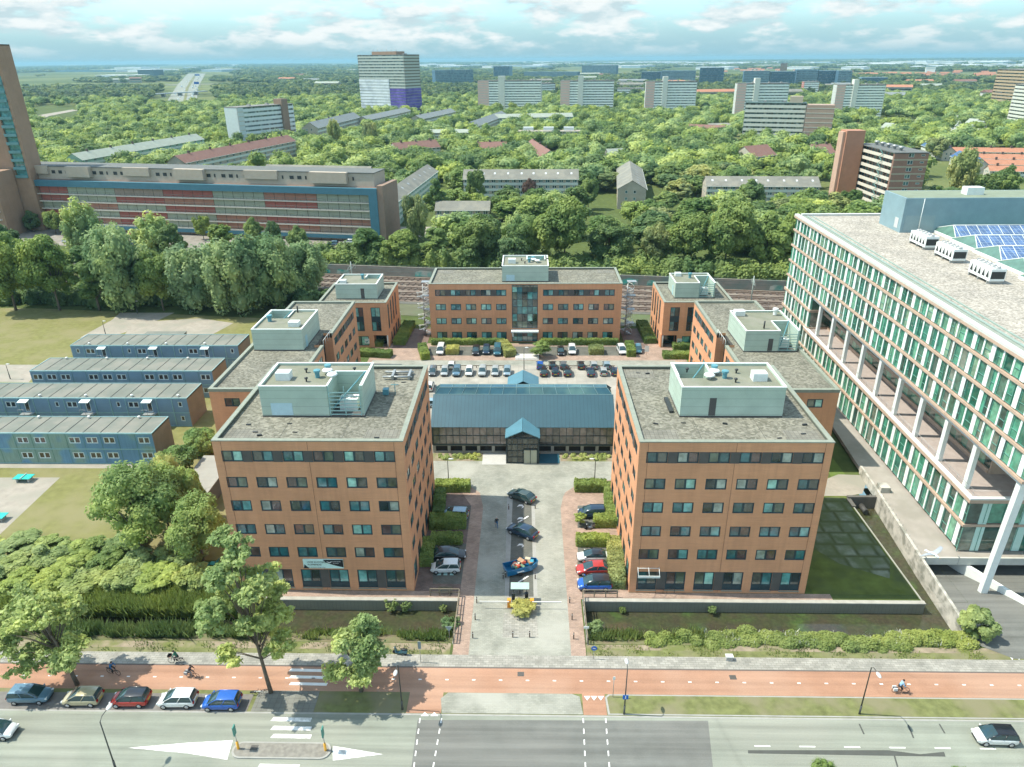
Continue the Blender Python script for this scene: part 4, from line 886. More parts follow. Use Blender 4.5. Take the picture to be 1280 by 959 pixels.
for (u,v) in ((1153,308),(1186,324),(1231,349)):
    q=at(u,v,28.95); t=thing('chiller',{1153:'white rooftop chiller with fan cowls, farthest of three in a row beside the roof glass',1186:'middle white rooftop chiller of the three beside the roof glass',1231:'white rooftop chiller with fan cowls, nearest of three in a row beside the roof glass'}[u],'chiller',(q.x,q.y,28.95),R(0),'rooftop chillers')
    ln=5.6; mb=MB(); mb.box(-1.1,-ln/2,.45,1.1,ln/2,2.3); mb.build('casing',WHT,t); mb=MB(); mb.box(-1.0,-ln/2-.02,.8,1.0,-ln/2-.0,1.9); mb.build('coil_grille',BLK,t)
    mb=MB()
    for k in range(5): mb.add([(-1.12,-ln/2+.35+k*1.05,.9),(-1.12,-ln/2+1.1+k*1.05,.9),(-1.12,-ln/2+.72+k*1.05,2.0)],[(0,2,1)])
    mb.build('side_louvre',BLK,t)
    for k in range(5):
        mb=MB(); mb.lathe((0,-ln/2+.6+k*1.1,2.3),[(.45,0),(.45,.28),(.36,.28),(.33,.05),(0,.05)],14); mb.build('fan',STEEL,t)
    mb=MB()
    for k in (-2.4,0,2.4): mb.box(-1.2,k-.1,0,1.2,k+.1,.45)
    mb.build('support_beam',STEEL,t)
# glass roof with solar panels: saw ridges across
PV=tiled('solar_cells',(.07,.14,.3),.8,.5,(.4,.5,.55),.25,.2,0,scale=.6,msize=.03)
for k,(u,v) in enumerate(((1165,284),(1178,295),(1204,308),(1233,322),(1263,338),(1292,356))):
    q=at(u,v,29.0); d=q.y-at(u,v+13+k,29.0).y+.1; t=thing('roof_light',['roof light ridge of green glass closest to the grey plant room','second roof light ridge from the grey plant room, blue solar cells','third roof light ridge from the grey plant room, blue solar cells','fourth roof light ridge from the grey plant room, blue solar cells','fifth roof light ridge from the grey plant room, blue solar cells','roof light ridge nearest the picture edge'][k],'roof light',(q.x,q.y,28.95),0,'glazed solar roof ridges on the glass office')
    hh=1.5; Lx=XR-q.x-3
    mb=MB(); mb.add([(0,-d/2,.5),(Lx,-d/2,.5),(Lx,0,.5+hh),(1.6,0,.5+hh)],[(0,1,2,3)]); mb.build('solar_glazing',PV if k else GG,t)
    mb=MB(); mb.add([(0,d/2,.5),(1.6,0,.5+hh),(Lx,0,.5+hh),(Lx,d/2,.5)],[(0,1,2,3)]); mb.add([(0,-d/2,.5),(1.6,0,.5+hh),(0,d/2,.5)],[(0,1,2)]); mb.build('roof_glazing',flat('roof_glass_green',(.1,.19,.15),.2,.2,.8),t)
    mb=MB(); mb.box(-.1,-d/2,0,Lx,-d/2+.12,.5); mb.box(-.1,-d/2+.12,0,.05,d/2,.5); mb.tube([(0,-d/2,.55),(1.6,0,.55+hh),(0,d/2,.55)],.08,4); mb.tube([(1.6,0,.55+hh),(Lx,0,.55+hh)],.08,4)
    for i in range(0,12): x=i*2.0+1.8; mb.tube([(x-.8,-d/2,.55),(x,0,.55+hh)],.05,4)
    mb.build('glazing_bar',WHT,t)
# deck, walls, low wall in the lane
WALLC=flat('stained_concrete',(.5,.48,.42),.85,.12,.8,c2=(.25,.25,.21),scale2=.7)
dk=thing('deck','pale concrete deck and stained white retaining wall carrying the glass office over the lane','deck',(0,0,0))
mb=MB(); mb.prism([(50.6,76.3),(110,76.3),(110,158),(57,158),(52.3,100),(52.0,92.9)],.4,1.0); mb.build('deck_slab',flat('deck_concrete',(.34,.31,.27),.85,.08,.7,c2=(.28,.26,.22),scale2=.2),dk)
mb=MB()
def wallseg(p,q,z0,z1a,z1b,t): 
    d=(Vector((*q,0))-Vector((*p,0))).normalized(); n=Vector((-d.y,d.x,0))*t/2
    a,b=Vector((*p,0)),Vector((*q,0)); mb.add([a-n+Vector((0,0,z0)),b-n+Vector((0,0,z0)),b+n+Vector((0,0,z0)),a+n+Vector((0,0,z0)),a-n+Vector((0,0,z1a)),b-n+Vector((0,0,z1b)),b+n+Vector((0,0,z1b)),a+n+Vector((0,0,z1a))],[(0,3,2,1),(4,5,6,7),(0,1,5,4),(1,2,6,5),(2,3,7,6),(3,0,4,7)])
wallseg((49.75,64.2),(50.55,76.3),-1.7,1.1,1.35,.35); wallseg((50.55,76.3),(52.0,92.9),-1.7,1.35,1.35,.35); wallseg((52.0,92.9),(52.4,99),-.2,1.35,1.35,.3); mb.build('retaining_wall',WALLC,dk)
mb=MB(); mb.box(50.6,76.05,.3,110,76.3,1.35); mb.build('deck_edge',flat('deck_edge_pale',(.5,.5,.44),.8,.08,1.2),dk)
mb=MB()
for k in range(12): x=51+k*4.2; mb.box(x,76.03,.35,x+.08,76.36,1.5)
for k in range(14): y=77+k*1.2; x=50.75+(y-76.3)*.087; mb.tube([(x,y,1.3),(x,y,1.7)],.03,4)
mb.build('railing_post',STEEL,dk)
mb=MB(); mb.box(52.2,91.7,1.0,53.6,93.2,1.9); mb.build('kerb_block',WALLC,dk)
lw=MB(); pts=[at(1192,708,-.9),at(1237,739,-.4),at(1280,768,0)]
t=thing('lane_wall','low white dividing wall with a rounded end in the sunken lane under the glass office','wall',(0,0,0))
mb=MB(); wallseg((pts[0].x,pts[0].y+1),(pts[2].x+4,pts[2].y-4),-1.4,.1,.5,.5); mb.build('wall_body',WHT,t)
mb=MB(); mb.quad((60.9,60,.03),(61.1,60,.03),(63,76,-1.3),(62.8,76,-1.3)); o=structure('lane_line',mb,G_whiteclean)
# quay walls
def quay(x0,x1,y0,y1,label,z1=.12):
    t=thing('quay_wall',label,'quay wall',(0,0,0)); mb=MB(); mb.box(x0,y0,-1.75,x1,y1,z1-.14); mb.build('wall_body',lined('timber_quay',(.2,.2,.155),0,.45,.6,.9),t)
    mb=MB(); mb.box(x0-.02,y0-.08,z1-.14,x1+.02,y1+.05,z1); mb.build('coping',flat('quay_coping',(.36,.35,.3),.85,.12,1.2),t)
quay(-46,-8.3,68.85,69.3,'long dark timber quay wall below the left front brick office'); quay(6.8,47.75,68.95,69.4,'long mossy quay wall below the right front brick office')
mb=MB(); mb.box(47.5,69.4,-1.75,47.7,91.5,.06); tag(mb.build('terrace_wall',flat('terrace_wall_grey',(.3,.3,.25),.85,.1,1)),'thin concrete wall holding the mossy lawn above the narrow pond','wall')
mb=MB(); mb.box(47.5,91.4,-1.7,52.6,91.9,.5); mb.box(47.3,89.4,-1.7,47.9,91.4,.25); tag(mb.build('culvert_wall',flat('culvert_dark',(.12,.115,.1),.9,.1,1)),'dark culvert head wall at the end of the narrow pond','wall')
mb=MB(); mb.tube([(49.6,91.3,-.9),(49.6,89.6,-.95)],.4,12); tag(mb.build('culvert_pipe',flat('pipe_dark',(.06,.06,.055),.6,.1,1)),'dark round culvert pipe over the narrow pond','pipe')
t=thing('bridge','short bridge carrying the paved drive over the canal','bridge',(0,0,0))
mb=MB(); mb.box(-8.45,61.8,-1.7,-8.28,69,.1); mb.box(6.68,61.8,-1.7,6.85,69,.1); mb.build('abutment',flat('abutment_grey',(.28,.27,.24),.85,.1,1),t)
for x,lab in ((-8.3,'left'),(6.75,'right')):
    mb=MB()
    pts_=[(x,y,0) for y in np.linspace(61.9,69.6,6)]+[(x+(-3.6 if x<0 else 4.2)*k/3,69.75,0) for k in (1,2,3)]
    for p in pts_: mb.box(p[0]-.06,p[1]-.06,.0,p[0]+.06,p[1]+.06,1.1)
    for zz in (.55,1.05):
        mb.box(x-.04,61.9,zz,x+.04,69.7,zz+.1); a_,b_=sorted((x,x+(-3.6 if x<0 else 4.2))); mb.box(a_,69.7,zz,b_,69.8,zz+.1)
    tag(mb.build('timber_railing',flat('old_timber',(.2,.17,.12),.85,.15,2)),'brown timber railing on the %s side of the drive over the canal'%lab,'railing','bridge railings')
# ---------------------------------------------------------------- container blocks
CB=None
def camo():
    m,nt,p=newmat('container_paint')
    f=noise(nt,.16,2); r=ramp(nt,[(.38,(.1,.22,.33)),(.48,(.12,.26,.36)),(.53,(.18,.29,.25)),(.62,(.2,.3,.25)),(.7,(.12,.26,.34))]); L(nt,f,r.inputs[0])
    f2=noise(nt,1,3,scaled(nt,(4,4,.5))); r2=ramp(nt,[(.3,(.85,.85,.85)),(.7,(1.1,1.1,1.1))]); L(nt,f2,r2.inputs[0])
    L(nt,mixc(nt,1,r.outputs[0],r2.outputs[0],'MULTIPLY'),p.inputs['Base Color']); p.inputs['Roughness'].default_value=.55; return m
CP=camo(); CPB=lined('container_blue',(.17,.27,.36),2,.35,.88,.5,width=.1); CE=flat('container_end',(.2,.17,.14),.7,.12,.4,c2=(.23,.2,.165),scale2=.5); CR=flat('container_roof',(.155,.17,.14),.8,.1,.4,c2=(.2,.2,.165),scale2=.25)
CTRIM=flat('container_trim',(.25,.42,.42),.5,.1,2); WF=flat('white_frame',(.62,.72,.7),.5,.05,2); CPN=pane_mat('brown_pane',[(.05,.035,.03),(.07,.045,.04),(.035,.03,.035),(.06,.05,.05)])
SM=flat('seam_dark',(.04,.055,.05),.7,.1,2)
blocks=[(101.1,107.1,-103.,-60.4,CP,0,'two-storey container block closest to the play area, camouflage of blue and green'),(114.3,120.8,-99.4,-60.5,CPB,1,'two-storey blue container block with outside doors, second from the play area'),(126.5,133.2,-96.6,-60.9,CPB,0,'two-storey blue container block, third from the play area'),(140.1,146.9,-96.6,-60.9,CPB,1,'two-storey blue container block with outside doors, farthest from the play area')]
for bi,(y0,y1,xl,xr,pm,kind,lab) in enumerate(blocks):
    t=thing('container_block',lab,'container building',(0,0,0),0,'container classroom blocks'); n=round((xr-xl)/2.75); md=(xr-xl)/n; h=5.6
    mb=MB(); wins=[]
    for i in range(n):
        k=(n-1-i)
        for fl in (0,1):
            z=fl*2.8
            if kind==0:
                if k%7 in (0,2,3,4,6) if bi==0 else k%4!=1: wins.append((i*md+.35,z+.95,1.9,1.15,'two'))
            else:
                if k%4==0: wins.append((i*md+1.0,z+1.05,.75,1.05,'one'))
                elif k%4==3: wins.append((i*md+.35,z+.95,1.9,1.15,'two'))
                elif k%4==2: wins.append((i*md+.9,z+.08,.95,2.2,'one'))
    if len(wins)>48: wins=wins
    facade(t,mb,xl,y0,xr,y1,h,'S',wins,depth=.06,fm=WF,pm=CPN); facade(t,mb,xl,y0,xr,y1,h,'E',[],m=1); facade(t,mb,xl,y0,xr,y1,h,'W',[],m=1); facade(t,mb,xl,y0,xr,y1,h,'N',[])
    mb.build('wall',[pm,CE],t)
    mb=MB()
    for i in range(n): mb.box(xl+i*md+.09,y0+.12,5.3,xl+(i+1)*md-.09,y1-.12,5.6)
    mb.build('roof_panel',CR,t); mb=MB()
    for i in range(n+1): mb.box(xl+i*md-.09,y0+.1,5.4,xl+i*md+.09,y1-.1,5.54)
    mb.build('roof_gutter',SM,t); mb=MB()
    for z in (0.0,2.68,5.48): mb.box(xl-.02,y0-.05,z,xr+.02,y0-.004,z+.14)
    mb.box(xl,y0-.0,5.56,xr,y0+.12,5.68); mb.box(xl,y1-.12,5.56,xr,y1,5.68); mb.box(xl-.02,y0+.12,5.56,xl+.1,y1-.12,5.68); mb.box(xr-.1,y0+.12,5.56,xr+.02,y1-.12,5.68)
    mb.build('edge_trim',CTRIM,t); mb=MB()
    for i in range(1,n):
        if kind: mb.box(xl+i*md-.06,y0-.09,.14,xl+i*md+.06,y0-.006,5.48)
        else: mb.box(xl+i*md-.03,y0-.03,.14,xl+i*md+.03,y0-.006,5.48)
    mb.build('downpipe',CTRIM if kind else flat('seam_green',(.08,.2,.15),.6,.1,1),t)
    if kind:
        for i in range(n):
            if (n-1-i)%4==2:
                for fl in (0,1):
                    mb=MB(); x=xl+i*md+.5; z=fl*2.8
                    mb.add([(x,y0,z+2.6),(x+1.7,y0,z+2.6),(x+1.7,y0-1.1,z+2.4),(x,y0-1.1,z+2.4)],[(0,1,2,3)]); mb.box(x,y0-1.1,z+2.33,x+1.7,y0-1.04,z+2.42); mb.build('door_canopy',WF,t)
                mb=MB(); mb.box(xl+i*md+.3,y0-1.1,2.72,xl+(i+1)*md-.2,y0-.05,2.8); 
                for xx in (0.3,1.3,2.4): mb.tube([(xl+i*md+xx,y0-1.08,2.8),(xl+i*md+xx,y0-1.08,3.8)],.03,4)
                mb.tube([(xl+i*md+.3,y0-1.08,3.8),(xl+i*md+2.4,y0-1.08,3.8)],.03,4); mb.build('door_landing',STEEL,t)
    for i in range(1,n,3):
        mb=MB(); mb.lathe((0,0,0),[(.12,0),(.12,.25),(.28,.28),(.2,.42),(0,.45)],10); mb.build('roof_vent',WHT,t,(xl+i*md+1.0,(y1-.6 if kind==0 else y0+.7),5.6))
t=thing('shed','small flat-roofed shed partly hidden behind the farthest container block','shed',(-88,150.5,0)); mb=MB(); mb.box(0,0,0,9,5,3.0); mb.build('wall',CE,t); mb=MB(); mb.box(-.1,-.1,3,9.1,5.1,3.15); mb.build('roof',CR,t)
# old shed beside the left office
t=thing('shed','weathered grey shed with a sheet roof between the shrubs and the left front brick office','shed',(0,0,0))
zs=3.0; c=[at(231,601,zs),at(250,581,zs),at(270,580,zs),at(276,592,zs),at(247,627,zs)]; q=[(-51.2,88.0),(-46.6,88.0),(-46.6,98.5),(-51.2,98.5)]
mb=MB(); mb.prism(q,0,2.85); mb.build('wall',lined('shed_board',(.14,.135,.12),0,.4,.6,.9),t); mb=MB(); mb.prism([(-51.4,87.7),(-46.4,87.7),(-46.4,98.7),(-51.4,98.7)],2.85,3.0); mb.build('roof',lined('shed_roof',(.3,.29,.25),1,1.9,.7,.8,width=.05),t)
# ---------------------------------------------------------------- buildings across the railway and beyond
CLR=9.0
FOOT=[]   # footprints (x,y,r-ish polygons) trees must avoid
def rz_of(a,b): return math.atan2(b.y-a.y,b.x-a.x)
def local(root_loc,rz):
    return Matrix.Translation(root_loc)@Matrix.Rotation(rz,4,'Z')
PF=pane_mat('flat_pane',[(.02,.06,.07),(.05,.14,.15),(.12,.22,.2),(.03,.04,.04),(.2,.3,.27),(.04,.1,.12)]); PF2=pane_mat('slab_pane',[(.06,.12,.13),(.12,.22,.23),(.25,.34,.32),(.08,.1,.1),(.36,.46,.42),(.1,.18,.2)]); WFR=flat('flat_frame',(.5,.56,.52),.6,.05,2)
def footprint(a,rz,W,D,pad=3,vis=None):
    c,s=math.cos(rz),math.sin(rz); FOOT.append((a.x,a.y,c,s,W,D,pad))
def blocked(x,y,pad=0):
    for ax,ay,c,s,W,D,p in FOOT:
        dx,dy=x-ax,y-ay; u=dx*c+dy*s; v=-dx*s+dy*c
        if -p-pad<u<W+p+pad and -p-pad-CLR<v<D+p+pad: return True
    return False
def gable_row(name,label,pl,pr,D,eave,ridge,floors,wallc,roofc,group=None,ww=1.9,pitch=3.0,sky=0,chim=0,cat='building',pxy=True,gutter=True):
    a,b=(at(*pl),at(*pr)) if pxy else (Vector((*pl,0)),Vector((*pr,0)))
    W=(b-a).length; rz=rz_of(a,b); t=thing(name,label,cat,a,rz,group); footprint(a,rz,W,D)
    n=max(1,int(W/pitch)); 
    while n*floors>70: n-=1
    pt=W/n; fh=eave/floors; wins=[]
    for i in range(n):
        for f_ in range(floors): wins.append((i*pt+(pt-ww)/2,f_*fh+fh*.34,ww,fh*.52,'two'))
    mb=MB(); facade(t,mb,0,0,W,D,eave,'S',wins,depth=.1,fm=WFR,pm=PF)
    sw=[(D*.3+q*D*.3-.5,f_*fh+fh*.35,1.1,fh*.45,'one') for q in (0,1) for f_ in range(floors)]
    facade(t,mb,0,0,W,D,eave,'E',sw,depth=.1,fm=WFR,pm=PF); facade(t,mb,0,0,W,D,eave,'W',sw if rz>.05 or a.x>0 else [],depth=.1,fm=WFR,pm=PF); facade(t,mb,0,0,W,D,eave,'N',[])
    mb.add([(0,0,eave),(0,D,eave),(0,D/2,ridge)],[(0,2,1)]); mb.add([(W,0,eave),(W,D,eave),(W,D/2,ridge)],[(0,1,2)])
    mb.build('wall',wallc,t)
    mb=MB(); sl=(ridge-eave)/(D/2); o=.5; ez=eave-o*sl
    prof=[(-o,ez+.12),(D/2,ridge+.12),(D+o,ez+.12),(D+o,ez),(D/2,ridge-.02),(-o,ez)]
    mb.add([(x,y,z) for x in (-.3,W+.3) for y,z in prof],[(k,k+6,(k+1)%6+6,(k+1)%6) for k in range(6)]+[(0,1,4,5),(1,2,3,4),(11,10,7,6),(10,9,8,7)])
    r=mb.build('roof',roofc,t)
    for k in range(sky):
        x=W*(k+.5)/sky+random.uniform(-.6,.6); y=D*.27; z=eave+sl*y+.13
        mb=MB(); mb.add([(x-.4,y-.5,z-.5*sl+.06),(x+.4,y-.5,z-.5*sl+.06),(x+.4,y+.5,z+.5*sl+.06),(x-.4,y+.5,z+.5*sl+.06)],[(0,1,2,3)]); mb.build('skylight',flat('skylight_pale',(.6,.66,.66),.2,.05,1),r)
    for k in range(chim):
        x=W*(k+.6)/chim; mb=MB(); mb.box(x-.5,D/2-.45,ridge-.5,x+.5,D/2+.45,ridge+1.3); mb.build('chimney',flat('chimney_brown',(.12,.09,.075),.8,.1,2),r)
    if gutter:
        mb=MB(); mb.box(-.3,-o-.12,eave-o*sl-.1,W+.3,-o,eave-o*sl+.1); 
        for f_ in range(1,floors): mb.box(0,-.06,f_*fh-.25,W,-.003,f_*fh+fh*.3)
        mb.build('floor_strip',flat('strip_white',(.6,.66,.58),.7,.06,1),t)
    return t
def slab_block(name,label,pl,W_or_pr,D,h,floors,mats,group=None,stair=None,end=None,pxy=True,extra=None,roofc=None,inset=.9,endw=0.0,cat='apartment block',rot=None,bal=True,endbands=True,flank=None):
    "apartment slab with a recessed window ribbon and a balcony band on every storey; mats=(wall, band)"
    a=at(*pl) if pxy else Vector((*pl,0)); 
    if isinstance(W_or_pr,tuple): b=at(*W_or_pr) if pxy else Vector((*W_or_pr,0)); W=(b-a).length; rz=rz_of(a,b)
    else: W=W_or_pr; rz=rot or 0
    t=thing(name,label,cat,a,rz,group); footprint(a,rz,W,D,6)
    wall,bandm=mats; fh=h/floors
    mb=MB(); mb.box(0,inset,0,W,D,h-.3); mb.box(0,0,0,.35,inset,h); mb.box(W-.35,0,0,W,inset,h); o=mb.build('wall',wall,t)
    mb=MB(); mb.box(-.1,-.1,h-.3,W+.1,D+.1,h+.2); mb.build('roof',roofc or flat('flat_roof_grey',(.2,.2,.18),.9,.1,.4),t)
    for f_ in range(floors):
        z=f_*fh
        mb=MB(); n=max(3,int((W-endw)/1.7)); 
        for i in range(n): x=endw+.4+(W-endw-.8)*i/n; mb.add([(x+.08,inset-.06,z+fh*.42),(x+(W-endw-.8)/n-.08,inset-.06,z+fh*.42),(x+(W-endw-.8)/n-.08,inset-.06,z+fh-.28),(x+.08,inset-.06,z+fh-.28)],[(0,1,2,3)])
        mb.build('window_band',PF2,t)
        if bal and f_>0 or not bal:
            mb=MB(); mb.box(endw+.35,0,z-.18,W-.35,inset-.02,z+.02); mb.box(endw+.35,-.02,z+.02,W-.35,.1,z+fh*.58); mb.build('balcony',bandm,t)
            if endbands:
                mb=MB(); mb.box(-.05,inset,z-.12,-.005,D,z+.25) ; mb.box(W+.005,inset,z-.12,W+.05,D,z+.25); mb.build('floor_strip',flat('strip_pale',(.5,.5,.42),.7,.06,1),t)
    if endw: 
        mb=MB(); mb.box(0,-.06,0,endw+.35,inset,h-.31)
        mb.build('end_bay',end,t); mb=MB()
        for f_ in range(1,floors): MB().box(-.07,-.1,f_*fh-.25,endw+.3,-.065,f_*fh+.35).build('floor_strip',flat('strip_pale',(.5,.5,.42),.7,.06,1),t)
    if stair:
        x0,x1,zt,sm=stair; mb=MB(); mb.box(x0,-1.4,0,x1,D*.5,zt); mb.build('stair_tower',sm,t)
    mb=MB()
    for k in (.3,.62,.85): mb.box(W*k,D*.4,h+.2,W*k+1.6,D*.6,h+1.4)
    mb.build('roof_box',flat('roof_box_grey',(.3,.3,.28),.8,.1,1),t)
    return t
WB=flat('wall_buff',(.4,.36,.28),.85,.1,.5); WG=flat('wall_teal_panel',(.3,.45,.35),.8,.1,.4); RGREY=flat('roof_slate_grey',(.19,.19,.16),.85,.12,.5,c2=(.24,.235,.19),scale2=.2); RDARK=flat('roof_dark_slate',(.19,.215,.21),.8,.1,.5); RRED=flat('roof_dull_red',(.21,.115,.09),.85,.12,.6); RORG=flat('roof_orange_tile',(.4,.185,.11),.85,.12,.7); RPALE=flat('roof_pale_green',(.3,.34,.28),.85,.1,.3)
grp='low apartment rows among the trees'
gable_row('apartment_row','four-storey grey-roofed apartment row straight behind the railway trees, white window strips',(580,252),(722,252),11,10.2,13.6,4,WB,RGREY,grp,sky=9)
gable_row('apartment_row','grey-roofed apartment row left of the brown gallery block, half hidden by trees',(881,259),(1021,260),11,9.2,12.4,4,WB,RGREY,grp,sky=8)
gable_row('apartment_row','grey-roofed apartment row turned end-on to the railway, with skylights down its roof',(806,262),(800,232),12,8.6,12.2,3,WB,RGREY,grp,sky=8)
gable_row('apartment_row','grey-roofed row with green panels running away behind the long red and blue block',(492,288),(548,238),10,9.6,12.6,4,WG,RGREY,grp,sky=8)
gable_row('row_house','low grey-roofed row beside the railway road, in front of big trees',(545,280),(612,280),9,5.6,8.2,2,WB,RGREY,grp)
gable_row('apartment_row','long grey roof with a line of white skylights behind the long red and blue block',(333,262),(462,266),12,14.5,18.5,4,WB,RGREY,grp,sky=13)
gable_row('apartment_row','long dull red roof between the white slab block and the long red and blue block',(236,230),(372,197),11,11.0,14.5,4,WB,RRED,grp,chim=6)
gable_row('apartment_row','long grey-green roof running towards the left tower',(108,224),(258,193),11,10.5,13.8,4,WG,RPALE,grp,chim=6)
gable_row('apartment_row','slate roofed row with white windows left of the purple-based tower',(399,182),(452,165),12,13,17,4,WB,RDARK,grp,chim=4)
gable_row('apartment_row','slate roofed row in front of the purple-based tower',(462,166),(514,152),12,11,14,4,WB,RDARK,grp,chim=0)
gable_row('apartment_row','short slate roofed row right of the purple-based tower',(528,163),(570,152),12,10,13,3,WB,RDARK,grp,chim=5)
gable_row('apartment_row','long low pale roofed row in front of the short slate row',(500,178),(597,177),11,7,9,3,WB,RPALE,grp)
gable_row('apartment_row','long pale green roof at the foot of the leftmost salmon-ended apartment block',(620,160),(716,158),12,9,12,3,WG,RPALE,grp)
gable_row('apartment_row','dark slate row running away left of the long pale green roof',(596,172),(634,155),11,9,12.4,3,WB,RDARK,grp)
gable_row('row_house','dull red roofed house row with a pale gable end, left of the four-storey grey-roofed row',(497,202),(551,197),12,7,11,3,flat('wall_pale',(.48,.46,.38),.8,.08,.5),RRED,grp,chim=3)
gable_row('row_house','dull red roof half sunk in trees behind the grey-roofed row',(590,200),(634,199),12,7,10.5,2,WB,RRED,grp,chim=3)
gable_row('row_house','dull red roofed house row with green gable end, right of the half-sunk red roof',(700,212),(676,195),12,7,11,3,WG,RRED,grp,chim=3)
gable_row('row_house','dull red roofed house below the tall salmon-ended block behind trees',(940,214),(968,211),16,8,13,2,flat('wall_pale',(.48,.46,.38),.8,.08,.5),RRED,grp)
gable_row('row_house','red roofed house left of the brown gallery block',(1018,207),(1042,206),14,7,11.5,2,WB,RRED,grp,chim=2)
gable_row('row_house','reddish roofed house row between the tall white slabs',(858,172),(902,174),12,6,10,2,WB,RRED,grp)
gable_row('school_building','low blue-banded school building left of the banded apartment block',(883,168),(915,167),18,7,8,2,flat('wall_blue',(.12,.3,.45),.7,.08,.5),RGREY,None,cat='school')
gable_row('row_house','white-walled grey pitched house among trees in front of the grey roofs',(762,208),(782,207),12,5,9.5,1,flat('wall_white',(.6,.6,.55),.8,.06,.5),RPALE,grp)
t=gable_row('apartment_row','flat-topped row with three white roof boxes behind the dull red roofs',(641,178),(727,178),11,8.2,8.6,3,WB,flat('roof_buff',(.33,.29,.23),.85,.1,.5),grp)
for k in range(3): mb=MB(); mb.box(8+k*16,3,8.4,16+k*16,8,11); mb.build('roof_box',WHT,t)
for i,(pl,pr,lb) in enumerate((((1173,198),(1300,200),'orange-roofed terrace row farthest right behind the blue solar roofs'),((1192,207),(1310,209),'second orange-roofed terrace row from the back at the right edge'),((1210,215),(1320,217),'third orange-roofed terrace row from the back at the right edge'),((1235,224),(1330,226),'orange-roofed terrace row nearest the glass office roof'))):
    gable_row('terrace_row',lb,pl,pr,8,4.4,6.5,2,flat('wall_pale',(.48,.46,.38),.8,.08,.5),RORG,'orange-roofed terraces',pitch=4.2,chim=5,cat='terrace houses')
PVB=flat('solar_roof_blue',(.05,.12,.25),.3,.2,.9)
gable_row('terrace_row','terrace with blue solar panels, farther one, right of the brown gallery block',(1150,191),(1176,201),8,5.2,8.2,2,flat('wall_pale',(.48,.46,.38),.8,.08,.5),PVB,'solar-roofed terraces',cat='terrace houses')
gable_row('terrace_row','terrace with blue solar panels, nearer one, right of the brown gallery block',(1186,206),(1212,217),8,5.2,8.2,2,flat('wall_pale',(.48,.46,.38),.8,.08,.5),PVB,'solar-roofed terraces',cat='terrace houses')
hn=0
for (u,v) in ((1100,166),(1112,170),(1122,160),(1140,160),(1152,159),(1168,160),(1182,163),(1190,170),(1205,160),(1212,163),(1198,168),(1180,155)):
    hn+=1
    gable_row('house','small white-grey pitched house in the cluster right of the salmon-ended blocks',(u,v),(u+11,v+1),9,4.5,8,1,flat('wall_white',(.6,.6,.55),.8,.06,.5),RPALE,'small white-grey houses in a cluster',cat='house',gutter=False)
# tall white slab, upper left
WH=flat('slab_white',(.52,.6,.58),.8,.05,.5); BRN=flat('slab_brown',(.24,.17,.12),.85,.1,.5)
slab_block('apartment_block','white nine-storey slab with long balcony bands and a white end wall, upper left',(304,186),(372,177),14,29,9,(WH,flat('balcony_white',(.6,.68,.66),.7,.05,.5)),stair=(43.4,50,33,BRN),endw=5,end=WH,endbands=False)
# tower with the purple wrap
pt=slab_block('apartment_block','twenty-storey tower half wrapped in white sheeting with a purple base, tallest at the centre left',(453,142),(509,144),30,66,20,(flat('tower_dark',(.17,.16,.13),.8,.1,.4),flat('balcony_grey',(.42,.47,.42),.7,.05,.5)),endw=0)
a_=pt; Wp=(at(453,142)-at(509,144)).length
mb=MB()
for f_ in range(12): mb.box(-.3,-.5,f_*3.3+.3,Wp*.66,-.1,f_*3.3+2.9)
mb.build('white_sheeting',flat('sheet_white',(.68,.74,.76),.6,.05,.3,c2=(.5,.56,.6),scale2=.1),pt); mb=MB(); PUR=flat('purple_wrap',(.09,.06,.3),.6,.15,.3,c2=(.16,.12,.42),scale2=.12)
for f_ in range(9): mb.box(Wp*.67,-.5,f_*3.3+.3,Wp*1.0,-.1,f_*3.3+2.9)
for f_ in range(9): mb.box(Wp+.02,-.3,f_*3.3+.2,Wp+.5,30,f_*3.3+3.0)
mb.build('purple_sheeting',PUR,pt); mb=MB()
for f_ in range(9,20): mb.box(Wp+.02,0,f_*3.3+.2,Wp+.4,29,f_*3.3+1.7)
mb.build('side_balcony',flat('balcony_grey',(.42,.47,.42),.7,.05,.5),pt); mb=MB(); mb.box(Wp*.25,6,66,Wp*.78,22,69.6); mb.build('roof_plant',flat('plant_brown',(.3,.2,.13),.8,.1,.4),pt)
mb=MB()
for k in range(6): mb.tube([(Wp*(.26+.1*k),8,69.6),(Wp*(.26+.1*k),8,73)],.25,4)
mb.build('antenna',STEEL,pt)
# five salmon-ended slabs
SAL=flat('salmon_brick',(.68,.47,.39),.85,.07,.5); WT=flat('stair_white',(.62,.64,.56),.7,.05,.5); BW=flat('balcony_mint',(.78,.84,.78),.7,.05,.5)
five=[(598,676,142,97.5,.25),(700,766,143,97.5,.25),(805,868,145,98.5,.25),(917,981,150,101.,.25),(1040,1100,149,102.5,.25)]
names=['leftmost of the five salmon-ended apartment slabs on the skyline','second of the five salmon-ended apartment slabs counted from the left','middle one of the five salmon-ended apartment slabs','fourth of the five salmon-ended apartment slabs, behind the banded block','rightmost of the five salmon-ended apartment slabs on the skyline']
for (u0,u1,vb,vt,_),nm in zip(five,names):
    a=at(u0,vb); h=topz(a,vt+3.5); Wd=at(u1,vb).x-at(u0,vb).x
    s=slab_block('apartment_block',nm,(u0,vb),(u1,vb),14,h,13,(flat('slab_pale',(.5,.54,.5),.8,.08,.4),BW),'salmon-ended apartment slabs',stair=(Wd*.33,Wd*.43,h+5,WT),endw=Wd*.17,end=SAL,inset=1.4)
a=at(926,180); h=topz(a,128.5)
